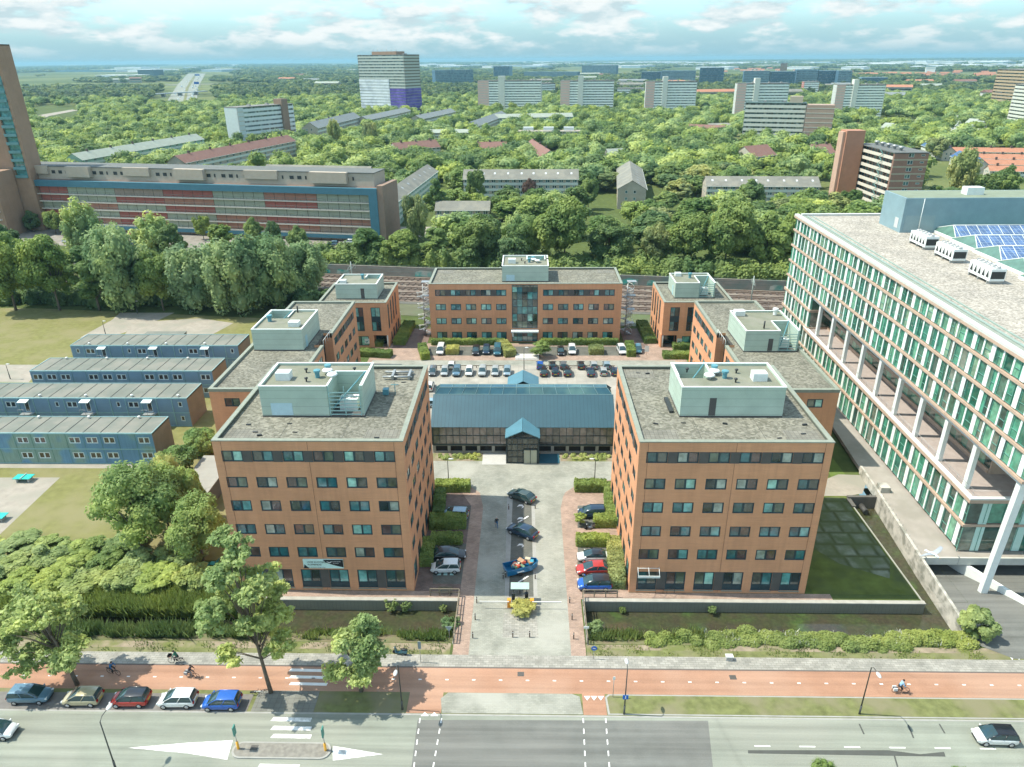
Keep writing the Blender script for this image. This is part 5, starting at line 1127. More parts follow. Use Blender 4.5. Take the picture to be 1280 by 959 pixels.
bb=slab_block('apartment_block','broad nine-storey banded block with a striped brown end, in front of the fourth salmon-ended slab',(926,180),(1001,182),16,h,9,(flat('slab_grey',(.3,.33,.3),.8,.08,.4),flat('balcony_cream',(.56,.58,.5),.7,.05,.5)),inset=1.8,roofc=flat('roof_rim_dark',(.08,.13,.12),.8,.1,.5))
W_=(at(926,180)-at(1001,182)).length; mb=MB(); mb.box(W_+.3,-2,0,W_+19,14,h-1); mb.build('end_bay',flat('end_taupe',(.36,.26,.2),.85,.06,.5),bb); mb=MB()
for f_ in range(9): MB().box(W_+.25,-2.1,f_*h/9-.2,W_+19.1,-2.01,f_*h/9+.25).build('floor_strip',flat('strip_pale',(.5,.5,.42),.7,.06,1),bb)
mb=MB(); mb.box(W_*.72,4,h,W_*.93,11,h+4.5); mb.build('roof_plant',flat('plant_buff',(.45,.38,.28),.8,.06,.4),bb)
# brown gallery block
gb=thing('gallery_block','brown brick apartment block with pale stair galleries down its side, behind the glass office','apartment block',(147,304,0),0); footprint(Vector((134,304,0)),0,30,44,1)
mb=MB(); Wg,Dg,hg=13.6,36,24.4; wins=[]
for f_ in range(9): wins+= [(5.6,f_*2.75+.9,2.2,1.5,'two'),(10.6,f_*2.75+1.3,1.6,.7,'one')]
facade(gb,mb,0,0,Wg,Dg,hg,'S',wins,depth=.1,fm=WFR,pm=PF); facade(gb,mb,0,0,Wg,Dg,hg,'E',[]); facade(gb,mb,0,0,Wg,Dg,hg,'N',[]); mb.add([(1.4,0.9,0),(1.4,Dg,0),(1.4,Dg,hg),(1.4,.9,hg)],[(0,3,2,1)]); mb.box(0,0.01,0,1.4,.9,hg); mb.build('wall',flat('brown_brick_wall',(.3,.17,.12),.85,.08,.8),gb)
for f_ in range(1,9): MB().box(-.02,-.06,f_*2.75-.35,Wg+.05,-.005,f_*2.75+.2).build('floor_strip',flat('strip_buff',(.42,.36,.26),.7,.06,1),gb)
for f_ in range(9):
    z=f_*2.75; mb=MB(); mb.box(-.1,1.0,z-.15,1.38,Dg,z+.02); mb.box(-.1,1.0,z+.02,.05,Dg,z+1.15); mb.build('gallery',flat('gallery_cream',(.6,.56,.47),.7,.05,.8),gb)
    mb=MB()
    for k in range(12): mb.add([(1.36,1.6+k*2.85,z+.1),(1.36,3.6+k*2.85,z+.1),(1.36,3.6+k*2.85,z+2.3),(1.36,1.6+k*2.85,z+2.3)],[(0,3,2,1)])
    mb.build('window_band',PF,gb)
mb=MB(); mb.box(-.2,-.2,hg-.02,Wg+.2,Dg+.2,hg+.35); rf=mb.build('roof',flat('roof_darkgrey',(.13,.14,.13),.9,.1,.5),gb)
for k in range(5): mb=MB(); mb.lathe((5,6+k*5.6,hg+.35),[(.6,0),(.6,.9),(1.1,1.0),(1.0,1.7),(0,1.9)],12); mb.build('vent_cowl',STEEL,rf)
mb=MB(); mb.box(-8.4,29,0,-.4,36,30.6); mb.build('stair_tower',flat('tower_orange',(.42,.21,.13),.85,.07,.5),gb); mb=MB(); mb.box(-9.6,30,0,-8.4,35,30); mb.build('tower_pilaster',flat('pilaster',(.5,.33,.24),.85,.07,.5),gb)
mb=MB()
for k in range(18):
    z0=k*1.37; y=9 if k%2 else 12; mb.tube([(-.6,y,z0),(-.6,21-y,z0+1.37)],.12,4)
mb.build('stair_flight',flat('stair_green',(.12,.3,.27),.6,.1,1),gb)
# right edge towers
BT=flat('tower_tan',(.3,.21,.12),.85,.1,.4)
slab_block('apartment_block','large tan apartment complex with many balconies at the far right edge',(1236,133),(1300,140),40,44,12,(BT,flat('balcony_tan',(.38,.3,.19),.8,.08,.4)),inset=2.2)
slab_block('apartment_block','cream tower with balcony bands cut by the right edge of the picture',(1256,158),(1300,166),18,36,12,(flat('tower_cream',(.55,.5,.42),.8,.05,.4),flat('balcony_cream',(.56,.58,.5),.7,.05,.5)),inset=1.6)
# dark blue slabs in the distance
DB=flat('far_blue',(.06,.14,.2),.7,.12,.1); DB2=flat('far_bluegrey',(.16,.27,.32),.7,.1,.1)
far=[(545,110,592,109,88,'dark blue-grey stepped block with red edge, far behind the purple-based tower'),(617,100,637,100,83,'short blue-grey block far behind the leftmost salmon-ended slab'),(655,100,722,100,90,'long low blue-grey slab far off above the gap between the first two salmon-ended slabs'),(801,106,825,106,90,'blue slab, left part of the far blue row over the middle salmon-ended slab'),(826,107,868,107,88.5,'dark blue slab in the middle of the far blue row over the middle salmon-ended slab'),(873,110,903,110,85,'dark blue slab ending the far blue row to the right, over the middle salmon-ended slab'),(928,112,960,112,89,'dark blue slab at the left of the far row behind the fourth salmon-ended slab'),(961,112,992,112,89.5,'blue slab in the middle of the far row behind the fourth salmon-ended slab'),(993,111,1020,111,87,'pale blue slab in the far row left of the rightmost salmon-ended slab'),(1021,111,1044,111,88.5,'purplish blue slab in the far row left of the rightmost salmon-ended slab'),(1045,112,1062,112,88.5,'dark blue slab just behind the rightmost salmon-ended slab'),(1075,108,1108,108,97,'low blue-grey slab right of the rightmost salmon-ended slab'),(727,97,770,97,82,'low blue-grey slab far behind the second salmon-ended slab'),(974,95,982,95,79,'slim red-brown tower far off above the row of blue slabs')]
for i,(u0,v0,u1,v1,vt,lb) in enumerate(far):
    a=at(u0,v0); h=topz(a,vt); slab_block('apartment_block',lb,(u0,v0),(u1,v1),30,max(8,h),11 if h>20 else 6,((DB if i%2==0 else DB2) if i<13 else BRN,(DB2 if i%2==0 else DB) if i<13 else BRN),'far blue apartment slabs' if i<13 else None,inset=1.2,endbands=False,roofc=DB2)
slab_block('apartment_block','low tan and white stepped block behind the gap right of the second salmon-ended slab',(771,122),(804,122),30,14,4,(WB,BW),inset=1.2); slab_block('apartment_block','low dark block continuing the leftmost salmon-ended slab to the right',(677,122),(694,121),20,22,6,(BRN,BW),inset=1.2)
slab_block('apartment_block','low office with blue windows behind the second salmon-ended slab',(767,112),(790,112),30,14,4,(DB,BW),inset=1.2)
slab_block('apartment_block','red-topped narrow block between the fourth and fifth salmon-ended slabs',(1003,120),(1022,120),22,22,7,(flat('narrow_red',(.4,.16,.13),.8,.08,.4),BW),inset=1.2)
# ---- long red and blue block with its towers
lb=thing('long_block','very long block with red and grey-green galleries in a blue frame, left','apartment block',(0,0,0))
aL,aR=at(32,286),at(473,304); W_=(aR-aL).length; rzl=rz_of(aL,aR); lb.location=aL; lb.rotation_euler=(0,0,rzl); footprint(aL,rzl,W_+8,16,3)
hb=topz(aR,236); Dl=15
BE=flat('beige_render',(.46,.39,.3),.85,.06,.6); BLUEF=flat('blue_frame',(.055,.165,.215),.6,.08,.6); CREAM=flat('gallery_cream',(.6,.56,.47),.7,.05,.8)
mb=MB(); mb.box(0,1.6,0,W_+.9,Dl,hb-.02); mb.build('wall',flat('block_brown',(.2,.13,.1),.85,.1,.5),lb)
fh=(hb-2.4)/6
REDP=flat('gallery_red',(.42,.13,.1),.75,.08,.5); GRNP=flat('gallery_greygreen',(.4,.43,.32),.75,.1,.5); BRNP=flat('gallery_brown',(.46,.22,.15),.75,.1,.5); GRY=flat('gallery_taupe',(.4,.3,.23),.75,.1,.5)
pats=[[GRY,GRY,GRY,GRY,GRY,GRY,GRY],[REDP,BRNP,REDP,GRNP,BRNP,BRNP,GRY],[REDP,GRNP,REDP,GRNP,BRNP,REDP,BRNP],[GRNP,BRNP,GRNP,REDP,GRNP,GRNP,GRNP],[REDP,GRNP,REDP,BRNP,GRNP,REDP,GRNP],[REDP,GRNP,GRY,REDP,GRNP,BRNP,GRNP]]
for f_ in range(6):
    z=f_*fh; 
    mb=MB(); n=7; idx=[]
    for k in range(n):
        x0=2+(W_-4)*k/n; x1=2+(W_-4)*(k+1)/n; m_=4 if f_==0 else 4
        sub=5
        for j in range(sub):
            xa_=x0+(x1-x0)*j/sub; xb_=x0+(x1-x0)*(j+1)/sub; mb.add([(xa_,1.57,z+.2),(xb_-.16,1.57,z+.2),(xb_-.16,1.57,z+fh-.2),(xa_,1.57,z+fh-.2)],[(0,1,2,3)],k); mb.add([(xb_-.16,1.56,z+.2),(xb_,1.56,z+.2),(xb_,1.56,z+fh-.2),(xb_-.16,1.56,z+fh-.2)],[(0,1,2,3)],7)
    mb.build('gallery_front',pats[f_]+[BLK],lb)
    if f_>0:
        mb=MB(); mb.box(1.6,0,z-.2,W_-2,1.5,z+.15); o=mb.build('gallery_floor',CREAM,lb)
        mb=MB(); nb=int(W_/2.4)
        for k in range(nb): x=1.8+k*(W_-4)/nb; mb.box(x,-.02,z+.15,x+.09,.04,z+1.15)
        mb.box(1.6,-.03,z+1.1,W_-2,.05,z+1.2); mb.build('gallery_railing',flat('rail_dark',(.2,.2,.16),.7,.1,1),o)
mb=MB(); mb.box(-.5,-.25,hb-2.3,W_+1.0,1.56,hb-.05); mb.box(-.5,-.25,0,1.6,1.5,hb-2.3); mb.box(W_-2.2,-.25,0,W_+1.0,1.5,hb-2.3); mb.box(1.6,-.22,fh-1.6,W_-2.2,-.04,fh-.3); mb.build('blue_frame',BLUEF,lb)
mb=MB(); mb.box(W_+1.0,0,0,W_+3.2,Dl,hb+1.0); mb.build('end_wall',flat('end_brick',(.27,.19,.14),.85,.08,.6),lb)
mb=MB(); mb.box(0,3.2,hb,W_-1,Dl-1,hb+4.6)
k=0; x=6
while x<W_-14:
    w_=9+ (k*7)%6; mb.box(x,1.2 if k%2 else 2.2,hb+(1.2 if k%2 else 2.0),x+w_,3.2,hb+5.0); x+=w_+9+(k*5)%8; k+=1
mb.build('top_storey',BE,lb)
for k in range(46):
    x=4+k*(W_-10)/46; yy=3.16
    mb=MB(); 
    mb.box(x,yy-.03,hb+2.1,x+(1.6 if k%3 else .6),yy+.0,hb+3.3); mb.build('top_window',BLK,lb)
mb=MB(); mb.box(-.2,3.0,hb+4.6,W_-.8,Dl-.8,hb+4.9); mb.build('roof',flat('roof_darkgrey',(.13,.14,.13),.9,.1,.5),lb)
TBR=brickwall('tower_brown',(.35,.235,.16),.08)
tw=thing('tower_block','tall brown brick tower with a strip of teal balconies, cut by the left edge','tower',(0,0,0)); footprint(Vector((-245,276,0)),0,60,24,3)
mb=MB(); wins=[(x-(-244),z,1.6,1.5,'one') for z in np.arange(2,60,3.0) for x in (-212.,-206.)]
facade(tw,mb,-244,280,-190,288,66.4,'S',wins+[(-195.6+244,20,4.6,36,'open')],depth=.8,fm=WFR,pm=PF); facade(tw,mb,-244,280,-190,288,66.4,'E',[]); facade(tw,mb,-244,280,-190,288,66.4,'N',[]); mb.box(-244,280.5,66,-190,288,66.4)
mb.build('wall',TBR,tw); mb=MB()
mb.add([(-195.6,280.8,20),(-191,280.8,20),(-191,280.8,56),(-195.6,280.8,56)],[(0,1,2,3)]); mb.build('balcony_glazing',GL,tw)
for k in range(12): mb=MB(); mb.box(-195.6,279.6,20+k*3,-191,280.7,20.2+k*3); mb.box(-195.6,279.5,20.2+k*3,-191,279.6,21.1+k*3); mb.build('balcony',flat('balcony_teal',(.14,.3,.3),.5,.08,.6),tw)
bs=thing('tower_base_block','lower brown brick block with cream balcony bands at the foot of the left tower','apartment block',(0,0,0)); footprint(Vector((-245,265,0)),0,50,16,3)
mb=MB(); mb.box(-244,268,0,-196,279.4,23.5); mb.build('wall',TBR,bs)
for f_ in range(8): mb=MB(); mb.box(-244,266.6,f_*2.95+.5,-197,268,f_*2.95+.9); mb.build('balcony',CREAM,bs); mb=MB(); mb.add([(-218+k*4.4,267.95,f_*2.95+1.1) for k in (0,1)]+[(-218+k*4.4,267.95,f_*2.95+3.0) for k in (1,0)],[(0,1,2,3)]); mb.build('window_band',BLK,bs)
def lm(u):
    for m_,t_ in ((150,'near the left edge'),(290,'around the motorway'),(440,'left of the purple-based tower'),(600,'just right of the purple-based tower'),(700,'over the first salmon-ended slab'),(805,'over the second salmon-ended slab'),(905,'over the middle salmon-ended slab'),(1035,'over the fourth salmon-ended slab'),(1150,'over the fifth salmon-ended slab'),(9999,'at the right edge')):
        if u<m_: return t_
# ---- far industry, greenhouses, motorway
IND=flat('shed_white',(.72,.76,.76),.6,.05,.1); INB=flat('shed_blue',(.3,.42,.48),.6,.05,.1)
random.seed(21)
k=0
def farshed(u,v,wpx,h,D,mat,label,rmat=None,g='greenhouses and sheds near the horizon'):
    a=at(u,v); b=at(u+wpx,v); W=(b-a).length; t=thing('warehouse',label,'warehouse',a,rz_of(a,b),g); FOOT.append((a.x,a.y,math.cos(t.rotation_euler.z),math.sin(t.rotation_euler.z),W,D,5))
    mb=MB(); mb.box(0,0,0,W,D,h); mb.build('wall',mat,t); mb=MB(); mb.box(-1,-1,h,W+1,D+1,h+.8); mb.build('roof',rmat or mat,t)
glab='pale greenhouse or shed in the white horizon band, '
for i in range(150):
    u=random.uniform(495,1290) if i<126 else random.uniform(60,480); v=random.choice([77.6,78.3,79,79.8,80.6,82,83.5,85,87]) if i<126 else random.choice([79.5,82,86,90])
    farshed(u,v,random.uniform(14,70)*(1 if v<84 else .5),random.uniform(10,16),random.uniform(60,240),IND if random.random()<.7 else INB,glab+lm(u),IND)
farshed(173,95,20,26,60,flat('cube_dark',(.02,.06,.08),.5,.1,.1),'dark cube-shaped building left of the motorway',None,None); farshed(120,97,38,9,90,IND,'long white warehouse left of the dark cube building'); farshed(160,98,14,13,60,IND,'white warehouse right in front of the dark cube building',None,None); farshed(189,99,10,9,50,IND,'small white shed right of the dark cube building',None,None)
farshed(20,90,125,10,80,flat('shed_navy',(.08,.2,.26),.6,.1,.1),'very long dark shed with a pale roof edge on the left horizon',None,None)
farshed(1156,93,12,22,30,IND,'white block standing out of the red roofs near the right horizon',None,None)
hh=[]
random.seed(5)
for i in range(70):
    u=random.choice([random.uniform(1120,1240),random.uniform(1060,1280),random.uniform(880,1000)]); v=random.uniform(91,101) if u>1050 else random.uniform(86,92)
    hh.append((u,v))
def housep():
    t=thing('house','red-roofed house in the far town below the right part of the horizon','house',(0,0,0),0,'red-roofed houses of the far town')
    mb=MB(); mb.box(-14,-5,0,14,5,5.5); mb.build('wall',flat('wall_pale',(.48,.46,.38),.8,.08,.5),t)
    mb=MB(); mb.add([(-15,-6,5.2),(15,-6,5.2),(15,0,10),(-15,0,10),(15,6,5.2),(-15,6,5.2)],[(0,1,2,3),(3,2,4,5)]); mb.build('roof',RORG,t); return t
hp=housep()
for i,(u,v) in enumerate(hh):
    a=at(u,v); rz=random.uniform(-.3,.3)
    if i==0: hp['label']='red-roofed house in the far town, '+lm(u); hp.location=a; hp.rotation_euler=(0,0,rz)
    else: dup(hp,None,a,rz,'red-roofed house in the far town, '+lm(u))
    FOOT.append((a.x-14,a.y-8,1,0,28,16,12))
random.seed(41)
walls=[flat('wall_pale',(.48,.46,.38),.8,.08,.5),flat('wall_white',(.6,.6,.55),.8,.06,.5),WB,flat('far_greywall',(.4,.44,.44),.8,.06,.5)]; roofs=[RPALE,RGREY,RRED,RDARK,RORG]
names_=['pale','grey','dull red','slate','orange']; wn=['cream','white','buff','grey']
k=0
for i in range(60):
    u=random.uniform(640,1240) if i<42 else random.uniform(70,440); v=random.choice([98,103,108,114,120,127]) if u>640 else random.choice([97,104,112])
    a=at(u,v)
    if blocked(a.x,a.y,25) or 175<u<300: continue
    ri=random.randrange(5); wi=random.randrange(4); W=random.uniform(30,75); D=14; rz=random.uniform(-.5,.5); h=random.uniform(9,14); k+=1
    t=thing('row_house','%s-walled row under a %s roof among far trees, %s'%(wn[wi],names_[ri],lm(u)),'building',a,rz,'far rows among the trees'); footprint(a,rz,W,D,8)
    mb=MB(); mb.box(0,0,0,W,D,h); mb.build('wall',walls[wi],t); mb=MB(); mb.add([(-1,-1,h),(W+1,-1,h),(W+1,D/2,h+3.5),(-1,D/2,h+3.5),(W+1,D+1,h),(-1,D+1,h)],[(0,1,2,3),(3,2,4,5),(0,3,5),(1,4,2)]); mb.build('roof',roofs[ri],t)
    for f_ in (1,2): MB().box(1,-.12,h*(f_-.55)/2.2,W-1,-.02,h*(f_-.15)/2.2).build('window_band',PF,t)
mw=at(224,128)
sheet('motorway',[(205,132),(246,132),(247,110),(257,92),(235,92),(222,106)],.3,G_asph)
sheet('motorway_median',[(228,131),(231,131),(236,110),(246,93),(243,93),(233,109)],.5,G_verge)
FOOT.append((at(200,130).x-10,at(200,130).y,*(lambda d:(d.x/d.length,d.y/d.length))(at(246,92)-at(224,130)),3600,0.1,10)) if False else None
MWP=[(at(226,131)),(at(238,108)),(at(250,92))]
def near_mw(x,y):
    for i in range(2):
        a,b=MWP[i],MWP[i+1]; d=b-a; t=max(-.05,min(1,((x-a.x)*d.x+(y-a.y)*d.y)/d.length_squared)); q=a+d*t
        if math.hypot(x-q.x,y-q.y)<55: return True
    return False
mo=thing('motorway_bridge','road bridge crossing the motorway at the far left','bridge',(0,0,0)); a=at(190,122); b=at(258,118); mb=MB(); 
mb.obox(((a.x+b.x)/2,(a.y+b.y)/2,5),(b-a).length,12,1.6,rz_of(a,b)); mb.build('bridge_deck',flat('pale_bridge',(.3,.36,.37),.8,.05,.2),mo)
mb=MB(); 
for q in (.2,.5,.8): p=a.lerp(b,q); mb.obox((p.x,p.y,0),3,10,5,rz_of(a,b))
mb.build('bridge_pier',CONC,mo)
for u,v,w_ in ((247,109,9),(248,97,8)):
    a=at(u-5,v); b=at(u+w_-5,v); t=thing('sign_gantry','blue motorway sign gantry, %s'%('nearer one over the motorway' if v>100 else 'farther one over the motorway'),'sign gantry',(0,0,0)); mb=MB(); mb.obox(((a.x+b.x)/2,(a.y+b.y)/2,7),(b-a).length*.6,.6,6,0); mb.build('sign_panel',flat('sign_blue',(.02,.1,.38),.5,.05,.5),t); mb=MB()
    for p in (a,b): mb.box(p.x-.4,p.y-.4,0,p.x+.4,p.y+.4,9)
    mb.build('gantry_post',STEEL,t)
sheet('slip_road',[(42,149),(48,144),(90,137),(98,138),(62,145),(52,149),(60,158),(48,160)],.3,G_pad)
# ---------------------------------------------------------------- vegetation
rng=np.random.default_rng(3)
def np_mesh(name,V,Fq,mats,mi=None,smooth=None):
    me=bpy.data.meshes.new(name); V=np.asarray(V,np.float32); Fq=np.asarray(Fq,np.int32); n=len(Fq)
    me.vertices.add(len(V)); me.vertices.foreach_set('co',V.ravel()); me.loops.add(n*4); me.loops.foreach_set('vertex_index',Fq.ravel())
    me.polygons.add(n); me.polygons.foreach_set('loop_start',np.arange(n,dtype=np.int32)*4)
    if mi is not None: me.polygons.foreach_set('material_index',np.asarray(mi,np.int32))
    if smooth is not None: me.polygons.foreach_set('use_smooth',smooth)
    for m_ in mats: me.materials.append(m_)
    me.update(calc_edges=True); me.validate(); return me
def leaves(lumps,n,size,jit=.55,flatn=False,up=.25,rngl=None,aspect=1.5,thin=1.0,soft=False):
    "quads scattered over the surfaces of lumps [(cx,cy,cz,rx,ry,rz)], facing roughly outwards"
    g=rngl or rng; L_=np.array(lumps,float); w=(L_[:,3]*L_[:,4]+L_[:,4]*L_[:,5]); w/=w.sum(); k=g.choice(len(L_),n,p=w)
    d=g.normal(size=(n,3)); d[:,2]+=up; d/=np.linalg.norm(d,axis=1)[:,None]
    r=(.3+1.0*g.random(n)) if soft else (.84+.24*g.random(n)); P=L_[k,:3]+d*L_[k,3:]*r[:,None]
    keep=np.ones(n,bool)
    for i,l in enumerate(L_):
        q=((P-l[:3])/l[3:]); keep&=((q**2).sum(1)>(.12 if soft else .42))|(k==i)
    keep&=g.random(n)<thin
    P=P[keep]; d=d[keep]; m=len(P)
    nn=d+np.array([-.25,-.05,.55])+g.normal(size=(m,3))*jit*.8; nn/=np.linalg.norm(nn,axis=1)[:,None]
    a=np.cross(nn,g.normal(size=(m,3))); a/=np.linalg.norm(a,axis=1)[:,None]; b=np.cross(nn,a)
    s=size*(.6+.8*g.random(m))[:,None]; a*=s*.5*aspect; b*=s*.5
    V=np.stack([P-a,P-b*.9,P+a,P+b*.9],1).reshape(-1,3); return V,np.arange(m*4).reshape(-1,4)
def cores(lumps,f=.66,n=7,k=5):
    V=[];Fq=[]; o=0
    for l in lumps:
        for i in range(k+1):
            a=math.pi*i/k
            for j in range(n): t=2*math.pi*j/n; V.append((l[0]+l[3]*f*math.sin(a)*math.cos(t),l[1]+l[4]*f*math.sin(a)*math.sin(t),l[2]-l[5]*f*math.cos(a)))
        for i in range(k):
            for j in range(n): Fq.append((o+i*n+j,o+i*n+(j+1)%n,o+(i+1)*n+(j+1)%n,o+(i+1)*n+j))
        o+=n*(k+1)
    return np.array(V),np.array(Fq)
def crown_mesh(name,lumps,n,size,mat,core=.66,**k):
    V,Fq=leaves(lumps,n,size,**k)
    if core:
        V2,F2=cores(lumps,core); F2=F2+len(V); V=np.vstack([V,V2]); Fq=np.vstack([Fq,F2])
    return np_mesh(name,V,Fq,[mat])
def lump_set(kind,g):
    "crown of unit shape: height H total incl. trunk, radius Rr"
    Ls=[]
    if kind=='round': Hh,Rr,base,N=12.,5.6,2.0,52
    elif kind=='dense': Hh,Rr,base,N=12.,5.0,.9,46
    elif kind=='tall': Hh,Rr,base,N=15.,4.2,2.0,34
    elif kind=='willow': Hh,Rr,base,N=13.,6.0,.6,64
    elif kind=='column': Hh,Rr,base,N=14.,2.6,1.0,24
    else: Hh,Rr,base,N=3.2,2.2,.0,38
    cz=(Hh+base)/2; rz=(Hh-base)/2
    for i in range(N):
        d=g.normal(size=3); d/=np.linalg.norm(d); r=.45+.42*g.random(); z=cz+d[2]*rz*r*1.05
        hfrac=(z-base)/(Hh-base); wid=1.0 if kind not in ('tall','column') else (1.15-.75*max(0,hfrac-.25))
        if kind=='dense': wid=1.12-.5*max(0,hfrac-.4)
        s=Rr*((.19+.14*g.random()) if kind!='shrub' else (.15+.13*g.random())) if kind not in ('column',) else Rr*(.42+.16*g.random())
        Ls.append((d[0]*Rr*r*wid,d[1]*Rr*r*wid,z,s*1.05,s*1.05,s*(1.35 if kind=='willow' else .82)))
    return Ls,Hh,Rr,base
def limbs(mb,Hh,Rr,base,lumps,g,r0=.28):
    top=base+(Hh-base)*.55
    mb.tube([(0,0,-.1),(.05,.03,base*.6+.4),(0,.1,top)],[r0,r0*.75,r0*.3],8)
    for l in lumps[::5]: mb.tube([(0,.05,base*.7+.6+(l[2]-base)*.2),(l[0]*.5,l[1]*.5,l[2]*.6+base*.2+.3),(l[0]*.95,l[1]*.95,l[2])],[r0*.42,r0*.25,r0*.08],5)
BARK=flat('bark',(.14,.115,.085),.95,.2,3)
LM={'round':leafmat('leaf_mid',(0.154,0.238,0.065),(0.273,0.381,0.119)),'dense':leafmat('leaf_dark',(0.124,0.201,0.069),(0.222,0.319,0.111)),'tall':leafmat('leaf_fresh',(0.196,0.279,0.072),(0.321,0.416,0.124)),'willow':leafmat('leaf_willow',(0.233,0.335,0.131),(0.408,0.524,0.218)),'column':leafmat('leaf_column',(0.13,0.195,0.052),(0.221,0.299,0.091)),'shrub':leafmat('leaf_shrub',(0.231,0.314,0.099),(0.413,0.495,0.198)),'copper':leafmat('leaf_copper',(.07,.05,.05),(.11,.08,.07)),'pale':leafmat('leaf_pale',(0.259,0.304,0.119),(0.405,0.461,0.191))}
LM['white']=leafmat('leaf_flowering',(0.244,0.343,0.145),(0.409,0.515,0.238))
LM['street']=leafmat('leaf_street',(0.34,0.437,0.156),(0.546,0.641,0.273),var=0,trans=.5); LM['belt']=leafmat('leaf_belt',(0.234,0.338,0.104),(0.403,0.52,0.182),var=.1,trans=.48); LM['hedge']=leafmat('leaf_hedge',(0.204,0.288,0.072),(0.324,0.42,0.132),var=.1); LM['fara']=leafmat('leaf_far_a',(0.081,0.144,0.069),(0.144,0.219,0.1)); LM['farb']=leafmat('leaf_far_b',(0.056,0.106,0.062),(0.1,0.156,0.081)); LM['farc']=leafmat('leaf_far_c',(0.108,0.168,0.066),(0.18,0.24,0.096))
PROTO={}
def proto(kind,var,q,size,matk=None):
    key=(kind,var,q,matk)
    if key in PROTO: return PROTO[key]
    g=np.random.default_rng(var*17+len(kind)); Ls,Hh,Rr,base=lump_set(kind,g)
    me=crown_mesh('crown',Ls,q,size,LM[matk or kind],rngl=g); mb=MB(); limbs(mb,Hh,Rr,base,Ls,g); tm=mb.mesh('trunk',BARK)
    PROTO[key]=(me,tm,Hh,Rr); return PROTO[key]
def tree(kind,x,y,h,w=None,q=5000,size=.34,var=None,matk=None,label='',group=None,name=None,z=0,lean=(0,0),trunk=True):
    var=random.randrange(3) if var is None else var
    me,tm,Hh,Rr=proto(kind,var,q,size,matk); s=h/Hh; sw=(w/2/Rr) if w else s
    t=thing(name or ('shrub' if kind=='shrub' else 'tree'),label,'shrub' if kind=='shrub' else 'tree',(x,y,z),random.uniform(0,6.28),group)
    t.scale=(sw,sw,s)
    if trunk or kind!='shrub': put('trunk',tm,t)
    put('crown',me,t); return t
def vis(x,y,z=6,m=60):
    u,v=px((x,y,z)); return -m<u<1280+m and v<1000
# --- street trees by the road (open crowns, seen close)
def street_tree(x,y,h,w,lean,label,seed,matk='tall',n=15000,base=3.0,leaf=.27):
    g=np.random.default_rng(seed); Ls=[]; lx,ly=lean
    K=[]
    for i in range(int(9+w*1.2)):
        d=g.normal(size=3); d/=np.linalg.norm(d); r=.62+.3*g.random(); f=.5+.5*d[2]*r; wd=w/2*(1-.5*abs(f-.42)*1.2)
        K.append((lx*(.25+.75*f)+d[0]*wd*r,ly*f+d[1]*wd*r,base+(h-base)*f,w*(.13+.07*g.random())))
    for kx,ky,kz,kr in K:
        for i in range(15):
            d=g.normal(size=3); d/=np.linalg.norm(d); r=g.random()**.5; q=.24+.3*g.random(); Ls.append((kx+d[0]*kr*r,ky+d[1]*kr*r,kz+d[2]*kr*r*.75,q*1.2,q*1.2,q*.7))
    t=thing('tree',label,'tree',(x,y,0),0,'street trees between the cycle path and the road')
    mb=MB(); mb.tube([(0,0,-.1),(lx*.1,ly*.1,base*.7),(lx*.3,ly*.3,base+(h-base)*.35),(lx*.7,ly*.7,base+(h-base)*.75)],[.24,.19,.13,.05],10)
    for l in Ls[::8]:
        f=max(.0,(l[2]-base)/(h-base))*.5; mb.tube([(lx*f,ly*f,base+(h-base)*f*.7),((lx*f+l[0])/2,(ly*f+l[1])/2,l[2]*.8+base*.12),l[:3]],[.07,.045,.015],5)
    mb.build('trunk',BARK,t)
    put('crown',crown_mesh('crown',Ls,n,leaf,LM[matk],core=0,jit=.9,rngl=g,up=.3,soft=True),t); return t
def st(u,v,vtop,w,label,seed,lean=(0,0),**k):
    b=at(u,v); h=topz(b,vtop); street_tree(b.x,b.y,h,w,lean,label,seed,**k)
st(339,866,672,9.6,'tallest street tree beside the zebra crossing, with a slanting bare trunk',11,(-2.6,1.0),n=27000,base=3.6,matk='street',leaf=.27)
st(97,856,758,10.0,'spreading street tree leaning over the beige and blue-grey parked cars',12,(-3.4,1.0),n=15000,base=3.0,matk='street',leaf=.27)
st(452,864,776,6.6,'small round street tree right of the zebra crossing by the road lamp',13,(-.4,.4),n=14000,base=1.4,matk='street',leaf=.25)
for i,(u,v,w_) in enumerate(((1030,975,3.2),(1195,980,2.2))):
    b=at(u,v+14); tree('round',b.x,b.y,3.4,w_,4000,.22,label=['top of a young tree poking in at the bottom edge, left one','top of a young tree poking in at the bottom edge near the white hatchback'][i],group='young trees cut by the bottom edge')
# --- shrubs and trees lower left
L1=[(180,690,588,10.5,'round',"bushy dark-leaved tree in the middle of the shrub belt left of the left front office"),(215,640,572,6,'willow',"pale feathery young tree by the corner of the camouflage container block"),(255,704,622,8,'round',"round bright-green tree touching the left front brick office wall"),(195,640,590,6,'shrub',"big light-green shrub between the play lawn and the grey shed"),(225,600,555,7,'shrub',"shrub behind the grey shed by the left front brick office"),(212,665,585,8,'round',"leafy tree crowding behind the middle tree of the shrub belt"),(238,655,592,6,'shrub',"tall shrub before the grey shed wall"),(255,568,535,6,'shrub',"shrub between the container blocks and the left front brick office")]
for u,v,vt,w_,k,lb in L1:
    b=at(u,v); h=topz(b,vt); tree(k,b.x,b.y,h,w_,9000,.3,label=lb,matk='pale' if k=='willow' else 'belt')
random.seed(9)
places=['at the lawn edge','in the thick of the belt','above the reeds']
i=0
